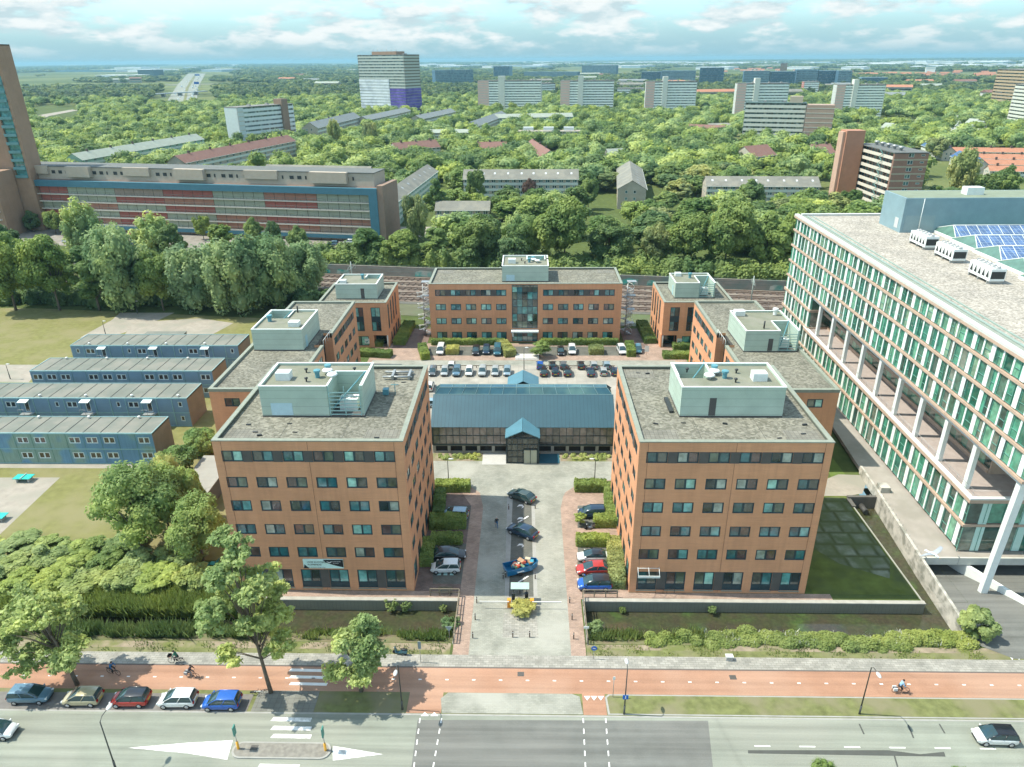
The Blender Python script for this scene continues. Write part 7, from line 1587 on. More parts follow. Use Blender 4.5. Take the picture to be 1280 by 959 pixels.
car('suv','bluegrey',38,868,2,'blue-grey suv parked at the left end of the street row',group=gs,s=.95); car('hatch','beige',103,871,181,'dusty beige hatchback parked under the leaning tree',group=gs); car('hatch','red',163,872,181,'red hatchback with a black roof parked along the road','black',group=gs); car('hatch','white',222,873,181,'white compact car parked along the road between the red and the blue one',group=gs); car('hatch','blue',277,876,181,'bright blue hatchback parked last in the row by the tall tree',group=gs)
car('hatch','white',-6,912,1,'white car driving on the road, cut by the left edge'); car('hatch','white',1244,919,178,'white hatchback with a black roof driving on the road at the right','black',s=.99)
car('sedan','darkgreen',652,619,146,'grey-green car with glass roof turning in front of the hall, slanting on the drive',s=.98); car('sedan','navy',653,663,148,'dark blue saloon parked slantwise in the middle of the drive',s=1.0)
gc='cars in the court bays'
car('hatch','sky',569,642,176,'pale sky-blue car between shaded hedges in the left bays',group=gc); car('sedan','black',561,692,3,'black saloon in the shade of the left bays',group=gc); car('hatch','white',557,708,182,'white hatchback beside the black saloon, left bays',group=gc)
car('hatch','navy',740,640,181,'dark blue car with a silver side behind the scooter, right bays',group=gc,s=1.05); car('sedan','white',741,694,181,'white sports car with a black roof, right bays','black',group=gc,s=.9); car('sedan','red',742,710,183,'red car between the white and the blue one, right bays',group=gc,s=.98); car('hatch','blue',743,729,181,'blue hatchback with a dark roof, nearest the canal railing in the right bays','black',group=gc,s=1.1)
gb_='cars in the back court'
car('van','white',551,437,270,'white van nosed out of the back bays, left',group=gb_,s=.9); car('hatch','black',595,438,270,'black small car in the back bays, right of the empty bay by the pale hedge',group=gb_); car('hatch','navy',608,437,270,'dark car in the back bays between the black car and the tall van',group=gb_); car('van','teal',622,438,270,'tall dark teal van beside the entrance hedge',group=gb_,s=.95)
car('sedan','black',701,438,270,'black car in the back bays right of the round bush',group=gb_,s=.9); car('hatch','white',715,437,270,'white car in the back bays beside the black one',group=gb_,s=1.05); car('hatch','white',777,437,275,'white car in the back bays beside the covered blue one',group=gb_,s=1.05)
car('hatch','teal',798,436,265,'blue covered car at the right end of the back bays',group=gb_,s=.95)
row=[(541,'hatch','grey','grey car, leftmost in the car park row'),(556,'hatch','silver','silver small car, second in the car park row'),(571,'suv','bluegrey','blue-grey car, third in the car park row'),(586.5,'hatch','white','white small car, fourth in the car park row'),(603,'suv','silver','tall silver car, fifth in the car park row'),(619,'hatch','silver','silver car, sixth in the car park row'),(634,'hatch','silverblue','pale blue-silver car, last of the left half of the row'),(679.5,'sedan','black','black car with red tail lamps, first of the right half of the row'),(694,'hatch','navy','dark small car, second of the right half of the row'),(709,'sedan','black','black saloon, third of the right half of the row'),(738,'sedan','navy','dark saloon, fourth of the right half of the row'),(754,'hatch','silver','silver-white car among the dark ones, right half of the row'),(768,'hatch','navy','dark car by the right office roof edge, last of the row')]
for u,k,c,lb in row: car(k,c,u,463.5,270 if u<650 else 90,lb,group=gb_,s=.93)
for u,k,c,lb in [(564.5,'hatch','white','white car peeping out behind the blue-grey one in the car park'),(675,'hatch','blue','blue car tail in the farther car park row, leftmost'),(690.5,'hatch','black','dark car in the farther car park row behind the low rail, second'),(704,'hatch','grey','grey car in the farther car park row behind the low rail, third'),(726,'hatch','black','dark car in the farther car park row, alone in the gap'),(742,'hatch','silver','pale car in the farther car park row, fifth'),(758,'hatch','silverblue','pale blue car in the farther car park row, last')]: car(k,c,u,455.5,90,lb,group=gb_,s=.9)
car('hatch','sky',533,504,180,'pale blue car half hidden beside the left end of the glass hall'); car('hatch','white',537,482,90,'white car behind the left office roof corner by the glass hall')
gf='cars in the car park before the long block'
for u,v,k,c,lb in [(84,292,'hatch','teal','teal car alone before the long block, farther one at the left'),(85,301,'sedan','white','white car alone before the long block, nearer one at the left'),(143,295.5,'hatch','white','white car in the far car park between two pale trees, left'),(150,296,'hatch','teal','teal car in the far car park between two pale trees'),(158,295.5,'suv','red','reddish car in the far car park between two pale trees, right'),(152,305,'hatch','navy','dark car in the nearer row of the far car park'),(162,306,'hatch','black','black car in the nearer row of the far car park'),(405,308,'hatch','silver','silver car at the right end of the far car park'),(416,304,'hatch','bluegrey','blue-grey car at the right end of the far car park'),(428,308,'hatch','teal','teal car by the dark trees at the end of the far car park'),(268,303,'hatch','white','white car in the middle of the far car park'),(300,302,'hatch','navy','dark blue car in the middle of the far car park'),(436,302,'hatch','white','white car nearest the railway trees in the far car park'),(560,286,'hatch','teal','teal car on the road by the low row house'),(574,287,'hatch','navy','dark blue car on the road by the low row house')]:
    car(k,c,u,v,random.choice([0,180,8]),lb,group=gf if u<500 else None)
# motorway traffic: a few pixels each
gm='traffic on the far motorway'
tp=MB(); tp.box(-6,-1.6,.6,6,1.6,4.2); 
random.seed(4); lor=None; carp=None
for i in range(34):
    k=random.random(); s_=random.choice([-1,1]); seg=random.random(); a,b=(MWP[0],MWP[1]) if seg<.5 else (MWP[1],MWP[2]); d=(b-a).normalized(); f_=random.random(); p=a+(b-a)*f_; nrm=Vector((-d.y,d.x,0)); p=p+nrm*s_*random.choice([8,14,20]); rz=math.atan2(d.y,d.x)
    if i%3==0:
        if lor is None:
            lor=thing('lorry','pale lorry on the far motorway','lorry',p,rz,gm); mb=MB(); mb.box(-7,-1.7,1,4,1.7,4.6); mb.build('trailer',WHT,lor); mb=MB(); mb.box(4.4,-1.5,.6,6.6,1.5,3.6); mb.build('cab',flat('cab_blue',(.05,.15,.35),.4,.05,2),lor)
        else: dup(lor,None,p,rz)
    else:
        if carp is None:
            carp=thing('car','small pale car on the far motorway','car',p,rz,gm); mb=MB(); mb.box(-3,-1.4,.3,3,1.4,1.6); mb.box(-1.8,-1.2,1.6,1.4,1.2,2.5); mb.build('body',WHT,carp)
        else: dup(carp,None,p,rz)
# ---------------------------------------------------------------- people
SKIN=flat('skin',(.45,.26,.18),.6,.05,5); HAIR=flat('hair_dark',(.03,.02,.015),.7,.1,5)
def hand_chain(sk,wr,d,up,idx):
    "five short finger chains rooted in the palm"
    d=Vector(d).normalized(); up=Vector(up).normalized(); sdv=d.cross(up).normalized(); palm=sk('skin',Vector(wr)+d*.06,.034,idx)
    for k,(off,ln) in enumerate(((-.03,.07),(-.01,.08),(.01,.075),(.03,.06))):
        a=sk('skin',Vector(wr)+d*.1+sdv*off,.011,palm); b=sk('skin',Vector(wr)+d*(.1+ln*.6)+sdv*off-up*.015,.010,a); sk('skin',Vector(wr)+d*(.1+ln*.8)+sdv*off-up*.045,.009,b)
    a=sk('skin',Vector(wr)+d*.05-sdv*.045,.012,palm); sk('skin',Vector(wr)+d*.09-sdv*.055-up*.02,.010,a)
def person(label,loc,rz,pose,top,legs,shoe=None,hair=HAIR,helmet=None):
    V=[];E_=[];RR=[];MK=[]
    def sk(m,p,r,parent=None):
        V.append(Vector(p)); RR.append(r); MK.append(m); 
        if parent is not None: E_.append((parent,len(V)-1))
        return len(V)-1
    if pose=='walk':
        pel=sk('legs',(0,0,.95),.14); ch=sk('top',(.02,0,1.2),.15,pel); sh=sk('top',(.03,0,1.42),.13,ch); nk=sk('skin',(.04,0,1.54),.055,sh); hd=sk('skin',(.06,0,1.66),.095,nk); sk('skin',(.06,0,1.75),.075,hd)
        J=[(1,(.18,.1,.5),(.08,.1,.08),(.2,.1,.04),(.0,.23,1.38),(-.12,.27,1.12),(-.02,.25,.9)),(-1,(.0,-.1,.5),(-.28,-.1,.14),(-.18,-.1,.05),(.03,-.23,1.38),(.14,-.27,1.12),(.3,-.22,.95))]
    else:
        pel=sk('legs',(-.25,0,.98),.15); ch=sk('top',(-.14,0,1.2),.155,pel); sh=sk('top',(-.02,0,1.42),.135,ch); nk=sk('skin',(.03,0,1.53),.055,sh); hd=sk('skin',(.06,0,1.65),.095,nk); sk('skin',(.06,0,1.74),.075,hd)
        J=[(1,(.12,.11,.86),(.06,.12,.42),(.2,.12,.38),(.0,.22,1.38),(.1,.28,1.12),(.36,.25,1.05)),(-1,(.1,-.11,.72),(-.04,-.12,.24),(.1,-.12,.2),(.0,-.22,1.38),(.1,-.28,1.12),(.36,-.25,1.05))]
    for s,kn,an,toe,shd,el,wr in J:
        hp=sk('legs',(V[pel].x,s*.1,V[pel].z-.06),.105,pel); k=sk('legs',kn,.065,hp); a=sk('legs',an,.045,k); sk('shoe',toe,.045,a)
        s1=sk('top',shd,.075,sh); e=sk('top',el,.05,s1); w_=sk('skin',wr,.034,e); hand_chain(sk,wr,(Vector(wr)-Vector(el)),(0,0,1),w_)
    me=bpy.data.meshes.new('person'); me.from_pydata(V,E_,[]); o=bpy.data.objects.new('person',me); COL.objects.link(o)
    md=o.modifiers.new('s','SKIN'); md.use_smooth_shade=True
    for i,sv in enumerate(me.skin_vertices[0].data): sv.radius=(RR[i]*(1.0),RR[i]); sv.use_root=(i==0)
    ss=o.modifiers.new('ss','SUBSURF'); ss.levels=1; ss.render_levels=1
    bpy.context.view_layer.update(); em=bpy.data.meshes.new_from_object(o.evaluated_get(bpy.context.evaluated_depsgraph_get())); bpy.data.objects.remove(o)
    em.name='person'; em.materials.clear()
    ms={'skin':0,'top':1,'legs':2,'shoe':3}
    for m_ in (SKIN,top,legs,shoe or BLK): em.materials.append(m_)
    for p in em.polygons:
        c=p.center; i=min(range(len(V)),key=lambda q:(V[q]-c).length-RR[q]*.6); p.material_index=ms[MK[i]]
    o=put('person',em,None,loc,rz); tag(o,label,'person'); hx,hz_=V[hd].x,V[hd].z
    mb=MB(); mb.ball((hx-.02,0,hz_+.05),.115,.105,.1,12,8); mb.build('hair' if not helmet else 'helmet',helmet or hair,o)
    mb=MB(); mb.add([(hx+.085,-.012,hz_+.02),(hx+.085,.012,hz_+.02),(hx+.115,0,hz_-.02)],[(0,1,2)]); mb.build('nose',SKIN,o)
    return o
def bicycle(label,loc,rz,frame,bag=None,crate=False,lay=0,fs=1.0):
    t=thing('bicycle',label,'bicycle',loc,rz); 
    for i,x in enumerate((-.55,.55)):
        mb=MB(); n=20; mb.tube([(x+.34*math.cos(k*2*math.pi/n),0,.34+.34*math.sin(k*2*math.pi/n)) for k in range(n+1)],.022,6,cap=False); wo=mb.build('wheel',TYR,t); mb=MB()
        for k in range(8): a=k*math.pi/4; mb.tube([(x,0,.34),(x+.33*math.cos(a),0,.34+.33*math.sin(a))],.005,3)
        mb.build('spokes',STEEL,wo)
    mb=MB(); a,b,c,d=(-.55,0,.34),(-.12,0,.32),(-.28,0,.8),(.36,0,.85)
    for p,q in ((a,b),(a,c),(b,c),(b,d),(c,d),(d,(.55,0,.34)),(d,(.33,0,1.02))): mb.tube([p,q],.022,6)
    mb.build('frame',frame,t); mb=MB(); mb.tube([(.22,-.28,1.04),(.34,-.2,1.05),(.34,.2,1.05),(.22,.28,1.04)],.018,6); mb.build('handlebar',TRM,t); mb=MB(); mb._ball((-.3,0,.9),.14,.08,.045,10,6,0); mb.build('saddle',TRM,t)
    mb=MB(); mb.box(-.85,-.07,.7,-.4,.07,.73); mb.tube([(-.8,0,.7),(-.55,0,.34)],.012,4); mb.build('luggage_rack',TRM,t); mb=MB(); mb.tube([(-.12,-.1,.32),(-.12,.1,.32)],.02,6); mb.box(-.17,.1,.18,-.07,.17,.21); mb.box(-.17,-.17,.44,-.07,-.1,.47); mb.build('pedal',TRM,t)
    if bag:
        for s in (-1,1): mb=MB(); mb.box(-.82,s*.09 if s>0 else -.24,.4,-.45,.24 if s>0 else -.09,.72); mb.build('pannier',bag,t)
    if crate: mb=MB(); mb.wall((.4,-.2,.95),(1,0,0),(0,0,1),.35,.25,[],(0,-1,0)); mb.wall((.75,-.2,.95),(0,1,0),(0,0,1),.4,.25,[],(1,0,0)); mb.wall((.75,.2,.95),(-1,0,0),(0,0,1),.35,.25,[],(0,1,0)); mb.wall((.4,.2,.95),(0,-1,0),(0,0,1),.4,.25,[],(-1,0,0)); mb.quad((.4,-.2,.96),(.75,-.2,.96),(.75,.2,.96),(.4,.2,.96)); mb.build('crate',TRM,t)
    return t
def cl(n,c): return flat(n,c,.85,.12,6)
for (u,v,deg,lb,top,legs,fr,bag,crate,bl) in [(221,829,180,'cyclist in a green jacket riding left on the red cycle path',cl('jacket_green',(.03,.14,.09)),cl('trousers_dark',(.03,.03,.035)),TRM,None,True,'bicycle with a front crate under the green-jacketed cyclist'),(143,843,-14,'cyclist in a blue jacket riding right in the tree shade',cl('jacket_blue',(.03,.14,.3)),cl('trousers_black',(.015,.015,.018)),TRM,None,False,'dark bicycle under the blue-jacketed cyclist in the shade'),(241,847,-12,'cyclist in a dark patterned top riding right with grey bags',cl('top_dark',(.05,.04,.05)),cl('trousers_grey',(.2,.2,.2)),TRM,cl('bag_grey',(.3,.32,.33)),False,'bicycle with grey panniers under the cyclist in a patterned top'),(1125,866,-2,'cyclist in a pale blue shirt riding right on the cycle path at the right',cl('shirt_paleblue',(.25,.42,.6)),cl('trousers_dark',(.03,.03,.035)),TRM,cl('bag_white',(.6,.62,.62)),False,'bicycle with a white bag under the pale-shirted cyclist')]:
    p=at(u,v,0); bicycle(bl,(p.x,p.y,.03),R(deg),fr,bag,crate); person(lb,(p.x,p.y,.05),R(deg),'ride',top,legs)
p=at(621,660,0); person('pedestrian in a black top and blue jeans walking on the shaded drive',(p.x,p.y,.03),R(100),'walk',cl('top_black',(.02,.02,.022)),cl('jeans_blue',(.05,.13,.24)),hair=flat('hair_grey',(.4,.38,.35),.7,.1,5))
p=at(325,863); b=bicycle('white bicycle lying against the foot of the tallest street tree',(p.x,p.y,.06),R(20),flat('frame_white',(.6,.62,.6),.4,.05,4)); b.rotation_euler=(R(55),0,R(10))
def scooter(label,loc,rz,col):
    t=thing('motor_scooter',label,'motor scooter',loc,rz)
    for x in (-.6,.62): mb=MB(); mb.lathe((x,0,.24),[(0,-.06),(.14,-.06),(.23,-.05),(.24,0),(.23,.05),(.14,.06),(0,.06)],16,0,'Y'); mb.build('wheel',TYR,t)
    mb=MB(); mb.add([(-.85,-.16,.35),(-.85,.16,.35),(-.9,.12,.72),(-.9,-.12,.72),(-.1,-.18,.3),(-.1,.18,.3),(-.15,.14,.7),(-.15,-.14,.7)],[(0,1,2,3),(4,7,6,5),(0,4,5,1),(1,5,6,2),(2,6,7,3),(3,7,4,0)],0); mb.box(-.1,-.17,.24,.35,.17,.3); mb.add([(.35,-.2,.25),(.35,.2,.25),(.5,.14,.95),(.5,-.14,.95),(.45,-.2,.25),(.45,.2,.25),(.58,.12,.95),(.58,-.12,.95)],[(0,3,2,1),(4,5,6,7),(0,4,7,3),(1,2,6,5),(3,7,6,2),(0,1,5,4)]); mb.build('body',paint('paint_'+col,PC[col]),t)
    mb=MB(); mb._ball((-.5,0,.78),.42,.15,.09,12,6,0); mb.build('saddle',TRM,t); mb=MB(); mb.tube([(.6,0,.3),(.5,0,1.0)],.03,6); mb.tube([(.42,-.3,1.06),(.5,0,1.0),(.42,.3,1.06)],.02,6); mb.build('handlebar',TRM,t); mb=MB(); mb._ball((.6,0,.85),.06,.07,.06,8,6,0); mb.build('headlight',HL,t)
    for s in (-1,1): mb=MB(); mb.tube([(.46,s*.2,1.06),(.5,s*.24,1.25)],.01,4); mb._ball((.5,s*.25,1.27),.02,.06,.04,8,5,0); mb.build('mirror',TRM,t)
    return t
p=at(500,818); scooter('dark green motor scooter parked on the pavement by the road lamp',(p.x,p.y,.03),R(170),'teal'); p=at(738,661); scooter('grey motor scooter parked below the hedge of the right bays',(p.x,p.y,.03),R(200),'grey')
# ---------------------------------------------------------------- street furniture
def lamp(u,v,h,label,arm=(0,-1.1),double=False,z=0,pos=None):
    b=pos or at(u,v,z); t=thing('street_lamp',label,'street lamp',(b[0],b[1],z),0,'street lamps'); mb=MB(); ax,ay=arm
    mb.tube([(0,0,0),(0,0,1.2)],.1,8); mb.tube([(0,0,1.2),(0,0,h*.93),(ax*.35,ay*.35,h*.985),(ax,ay,h)],[.07,.05,.04,.035],8); mb.build('pole',flat('lamp_pole_dark',(.07,.075,.07),.5,.1,3),t)
    mb=MB(); L_=math.hypot(ax,ay) or 1; dx,dy=ax/L_,ay/L_; c=(ax+dx*.28,ay+dy*.28,h); mb._ball(c,.2+abs(dx)*.22,.2+abs(dy)*.22,.1,12,6,0); mb.build('lamp_head',flat('lamp_head_grey',(.5,.52,.5),.4,.05,3),t); return t
lamp(503,887,6.4,'street lamp on the verge beside the small round street tree'); lamp(1074,893,6.7,'street lamp on the right verge near the pale-shirted cyclist'); lamp(145,962,6.6,'street lamp at the bottom left with its head over the turning lane',arm=(.2,1.0)); lamp(780,893,6.3,'street lamp with a blue sign on its post on the verge right of the drive',arm=(0,.5))
lamp(561,606,4.6,'slim lamp post on the left of the plaza before the glass hall',arm=(.25,0)); lamp(743,606,4.6,'slim lamp post on the right of the plaza before the glass hall',arm=(-.25,0)); lamp(655,462,5.0,'lamp post in the middle of the car park behind the hall',arm=(.3,0))
for u,v,lb in ((105,478,'lamp by the path at the left end of the container blocks'),(132,418,'lamp behind the farthest container block by the gravel area'),(172,392,'lamp at the edge of the lawn under the pale willows'),(13,474,'lamp in front of the lawn at the far left')): lamp(u,v,3.4,lb,arm=(.15,0)) if u!=105 else None
def sign(u,v,h,label,shape,mat,z=0,cat='traffic sign',back=None,pos=None,text_=None):
    b=pos or at(u,v,z); t=thing('traffic_sign',label,cat,(b[0],b[1],z)); mb=MB(); mb.tube([(0,0,0),(0,0,h)],.035,6); mb.build('post',STEEL,t); mb=MB()
    if shape=='round': mb.lathe((0,-.06,h-.3),[(0,-.01),(.32,-.01),(.32,.01),(0,.01)],20,0,'Y',False)
    elif shape=='tri': mb.add([(-.4,-.06,h),(.4,-.06,h),(0,-.06,h-.7),(-.4,-.03,h),(.4,-.03,h),(0,-.03,h-.7)],[(0,2,1),(3,4,5),(0,1,4,3),(1,2,5,4),(2,0,3,5)])
    else: w_,h_=shape; mb.box(-w_/2,-.07,h-h_,w_/2,-.04,h)
    s=mb.build('sign_panel',mat,t); return t,s
SB=flat('sign_blue_near',(.02,.14,.5),.5,.05,2); SG=flat('sign_back_grey',(.25,.32,.33),.6,.05,2)
sign(526,828,3.0,'narrow grey sign on the pavement left of the drive',(.35,1.0),SG); sign(562,800,2.0,'grey triangular sign back at the left foot of the bridge','tri',SG); t,s=sign(742,824,1.9,'round blue sign at the right foot of the bridge','round',SB)
mb=MB(); mb.add([(-.2,-.08,1.72),(.12,-.08,1.5),(.2,-.08,1.6)],[(0,1,2)]); mb.box(-.16,-.085,1.56,.12,-.08,1.62); mb.build('sign_emblem',WHT,t); sign(732,805,2.6,'white sign board at the bridge corner on the right',(.6,.3),WHT); sign(766,872,2.9,'small white sign on the verge by the shark teeth',(.25,.4),WHT)
p=at(780,893); t=thing('traffic_sign','small square blue sign fixed on the lamp post right of the drive','traffic sign',(p.x,p.y-.12,0)); mb=MB(); mb.box(-.28,-.03,2.2,.28,0,2.76); mb.build('sign_panel',SB,t); mb=MB(); mb.box(-.05,-.045,2.3,.05,-.032,2.65); mb.build('sign_emblem',WHT,t)
# traffic island
isl=thing('traffic_island','oval kerbed island between the two road crossings','traffic island',(0,0,.0)); c0,c1=at(292,940),at(411,941)
def stad(x0,x1,y0,y1,z0,z1,mb):
    r=(y1-y0)/2; cy=(y0+y1)/2; pts=[(x1-r+r*math.cos(a),cy+r*math.sin(a)) for a in np.linspace(-math.pi/2,math.pi/2,9)]+[(x0+r-r*math.cos(a),cy-r*math.sin(a)) for a in np.linspace(-math.pi/2,math.pi/2,9)]; mb.prism([(float(a),float(b)) for a,b in pts],z0,z1)
mb=MB(); stad(c0.x-.2,c1.x+.2,46.95,48.75,0,.13,mb); mb.build('kerb',G_kerb,isl); mb=MB(); stad(c0.x,c1.x,47.1,48.6,.05,.135,mb); mb.build('island_top',flat('island_gravel',(.22,.21,.18),.9,.2,2.5),isl)
for u,v,lb in ((298,936,'left bollard post with a grey-green arrow sign on the traffic island'),(407,938,'right bollard post with a grey-green arrow sign on the traffic island')):
    b=at(u,v,.13); t=thing('island_bollard',lb,'bollard',(b.x,b.y,.13),0,'island bollards'); mb=MB(); mb.lathe((0,0,0),[(.12,0),(.12,.9),(.06,.95)],12); mb.build('yellow_base',flat('bollard_orange',(.75,.38,.04),.5,.05,3),t); mb=MB(); mb.tube([(0,0,.9),(0,0,2.3)],.04,6); mb.build('post',STEEL,t); mb=MB(); mb.box(-.05,-.25,1.9,.05,.25,3.0); mb.build('sign_panel',flat('sign_green_back',(.06,.25,.2),.5,.05,2),t)
# markings on the road
mb=MB(); z=.018
def mq(pts): mb.add([(*at(u,v)[:2],z) for u,v in pts],[tuple(range(len(pts)))])
mq([(160,935),(230,929),(291,925.5),(284,950),(235,942)]); mq([(416,932.5),(479,943),(416,951)])
for v0 in (896.5,907.5,917.5): mq([(342,v0),(390,v0+1),(388,v0+6),(338,v0+5)])
for v0 in (955,): mq([(325,v0),(375,v0+1),(373,v0+6),(322,v0+5)])
structure('road_marking',mb,G_white)
mb=MB(); z=.03
for v0 in (836,844.5,853): mq([(364,v0),(410,v0+1),(408,v0+4.5),(361,v0+3.5)])
for x in np.arange(-60,60,2.85): mb.quad((x,56.62,z),(x+.35,56.62,z),(x+.35,56.76,z),(x,56.76,z))
structure('cycle_path_marking',mb,G_whiteclean)
mb=MB(); z=.018
for u0,u1 in ((525,517),(552,541),(729,732),(757,762)):
    a=at(u0,898); b=at(u1,962)
    for k in range(5): f=k/4.6; p=a.lerp(b,f); q=a.lerp(b,f+.1); mb.quad((p.x-.06,p.y,z),(q.x-.06,q.y,z),(q.x+.06,q.y,z),(p.x+.06,p.y,z))
for k in range(9): x=21.7+k*4.25; mb.quad((x,48.95,z),(x+1.5,48.95,z),(x+1.5,49.08,z),(x,49.08,z))
for u in (531,543): mb.add([(*at(u-5,895.5)[:2],.04),(*at(u+5,895.5)[:2],.04),(*at(u,890.5)[:2],.04)],[(0,1,2)])
for u in (734,742.5,751): mb.add([(*at(u-4,870.5)[:2],.04),(*at(u,876)[:2],.04),(*at(u+4,870.5)[:2],.04)],[(0,1,2)])
for u in (1264,1272.5): mb.add([(*at(u-3,820.5)[:2],.04),(*at(u+1.5,825.5)[:2],.04),(*at(u+3,821)[:2],.04)],[(0,1,2)])
structure('lane_marking',mb,G_whiteclean)
mb=MB(); z=.016
for q in ([(935,938),(1110,938),(1150,943),(1180,940),(1182,946),(1110,945),(935,942)],[(1073,905),(1075,905),(1081,918),(1079,918)],[(1134,906),(1136,906),(1143,923),(1141,923)],[(1173,905),(1175,905),(1182,917),(1180,917)],[(1117,945),(1119,945),(1123,959),(1121,959)]): mq(q)
structure('tar_repair',mb,flat('tar_dark',(.075,.08,.07),.8,.1,1))
# chevron parking marks on the median
mb=MB(); z=.046
for v0 in (634,650,683,702): 
    mq([(646,v0),(649,v0-3),(653,v0-3),(655,v0),(652,v0+2),(653,v0-.6),(650,v0-1)]) 
for v0 in (645,662,720): mq([(647,v0+8),(660,v0),(661,v0+1),(648,v0+9)])
structure('bay_marking',mb,G_whiteclean)
# zebra island sign etc: small cabinet on the pavement right
p=at(911,825); t=thing('utility_box','small grey-white utility box at the back of the right pavement','utility box',(p.x,p.y,.02)); mb=MB(); mb.box(-.35,-.2,0,.35,.2,.55); mb.build('body',CONC,t); mb=MB(); mb.box(-.4,-.25,.55,.4,.25,.62); mb.build('lid',WHT,t)
for u,v,lb in ((651,843,'dark square manhole cover in the cycle path before the drive'),(916,847,'brown square manhole cover in the cycle path at the right'),(318,936,'dark drain cover on the traffic island')): p=at(u,v); o=rsheet('manhole_cover',p.x-.35,p.y-.3,p.x+.35,p.y+.3,.04 if u>400 else .142,flat('iron_cover',(.09,.085,.075),.6,.15,5)); del o['kind']; tag(o,lb,'manhole cover')
# barrier island: machines, arms, ticket panel
ORG=flat('barrier_orange',(.8,.3,.03),.5,.06,3)
for u,v,s,lb in ((645,758,-1,'orange barrier cabinet left of the drive island with its white arm over the shaded lane'),(727,757,1,'')): pass
for x,s,lb in ((at(636.5,758).x,-1,'orange barrier cabinet on the left of the drive island, white arm over the shaded lane'),(at(665,761).x,1,'orange barrier cabinet on the right of the drive island, white arm over the sunny lane')):
    y=at(650,759).y; t=thing('barrier_gate',lb,'car park barrier',(x,y,.05),0,'drive barriers'); mb=MB(); mb.box(-.22,-.22,0,.22,.22,1.15); mb.build('cabinet',ORG,t); mb=MB(); mb.box(min(0,s*3.5),-.32,.95,max(0,s*3.5),-.24,1.07); mb.build('barrier_arm',flat('arm_white',(.75,.72,.66),.5,.05,3),t)
b=at(650,752); t=thing('ticket_canopy','pale canopy over the ticket machines in the middle of the drive','canopy',(b.x,b.y,.05)); mb=MB(); mb.box(-1.1,-.5,2.2,1.1,.7,2.28); mb.build('roof',flat('canopy_mint',(.35,.48,.42),.5,.1,1),t); mb=MB()
for x in (-.8,.8): mb.tube([(x,.1,0),(x,.1,2.2)],.05,6); mb.box(x-.2,-.1,0,x+.2,.3,1.2)
mb.build('machine_post',BLK,t); p=at(650,742); t=thing('orange_lamp','round orange lamp head beside the ticket canopy','lamp',(p.x,p.y,.05)); mb=MB(); mb.tube([(0,0,0),(0,0,1.0)],.06,6); mb.build('post',BLK,t); mb=MB(); mb._ball((0,0,1.15),.28,.28,.2,14,8,0); mb.build('lamp_head',ORG,t)
bi=0
for u,v in ((596,754),(594,775),(591,798),(712,754),(715,775),(717,799),(641,797),(662,797),(632,722),(669,724),(636,637),(669,636),(629,724)):
    bi+=1; b=at(u,v); t=thing('bollard',['first (farthest) bollard on the left edge of the bridge','middle bollard on the left edge of the bridge','nearest bollard on the left edge of the bridge','farthest bollard on the right edge of the bridge','middle bollard on the right edge of the bridge','nearest bollard on the right edge of the bridge','left bollard below the pale barrier slab','right bollard below the pale barrier slab','bollard on the shaded kerb left of the scrap trailer','bollard on the sunny kerb right of the scrap trailer','bollard at the left of the grey-green car','bollard at the right of the grey-green car','short bollard next to the shaded kerb bollard'][bi-1],'bollard',(b.x,b.y,.04),0,'dark bollards of the drive'); mb=MB(); mb.lathe((0,0,0),[(.07,0),(.07,.85),(.05,.92),(0,.94)],10); mb.build('post',flat('bollard_brown',(.09,.065,.05),.7,.1,3),t); mb=MB(); mb.lathe((0,0,.72),[(.074,0),(.074,.08)],10); mb.build('reflector_band',WHT,t)
# scrap trailer / boat-shaped blue trailer
b=at(651,714); t=thing('trailer','blue open trailer heaped with scrap and cardboard standing slantwise on the drive','trailer',(b.x,b.y,.04),R(22)); BL=paint('paint_trailer',(.01,.16,.33)); mb=MB(); L_,w_=4.2,1.7
pts=[(-2.1,-.85),(1.2,-.85),(2.2,-.3),(2.2,.3),(1.2,.85),(-2.1,.85)]; n=len(pts)
mb.prism(pts,.35,.42); 
for i in range(n): a,c=pts[i],pts[(i+1)%n]; mb.add([(a[0],a[1],.35),(c[0],c[1],.35),(c[0]*1.03,c[1]*1.05,1.15),(a[0]*1.03,a[1]*1.05,1.15)],[(0,1,2,3)]); mb.tube([(a[0]*1.03,a[1]*1.05,1.15),(c[0]*1.03,c[1]*1.05,1.15)],.05,5)
mb.build('hull',BL,t)
for s in (-1,1): mb=MB(); mb.lathe((-.4,s*.95,.32),[(0,-.08),(.2,-.08),(.31,-.06),(.32,0),(.31,.06),(.2,.08),(0,.08)],16,0,'Y'); mb.build('wheel',TYR,t); mb=MB(); mb.box(-.85,s*.95-.12,.68,.05,s*.95+.12,.73); mb.build('mudguard',WHT,t)
random.seed(3)
for i in range(16):
    c=[(.35,.22,.13),(.5,.42,.3),(.12,.2,.12),(.55,.1,.05),(.6,.6,.55),(.05,.3,.4)][i%6]; mb=MB(); mb.obox((random.uniform(-1.7,1.6),random.uniform(-.5,.5),random.uniform(.8,1.25)),random.uniform(.4,.9),random.uniform(.3,.6),random.uniform(.08,.35),random.uniform(0,3),0,random.uniform(-.4,.4)); tag(mb.build('scrap_piece',flat('scrap_%d'%(i%6),c,.8,.15,3),None,(b.x,b.y,.04),R(22)),'loose piece of cardboard or scrap heaped in the blue trailer','scrap','pieces of scrap in the trailer')
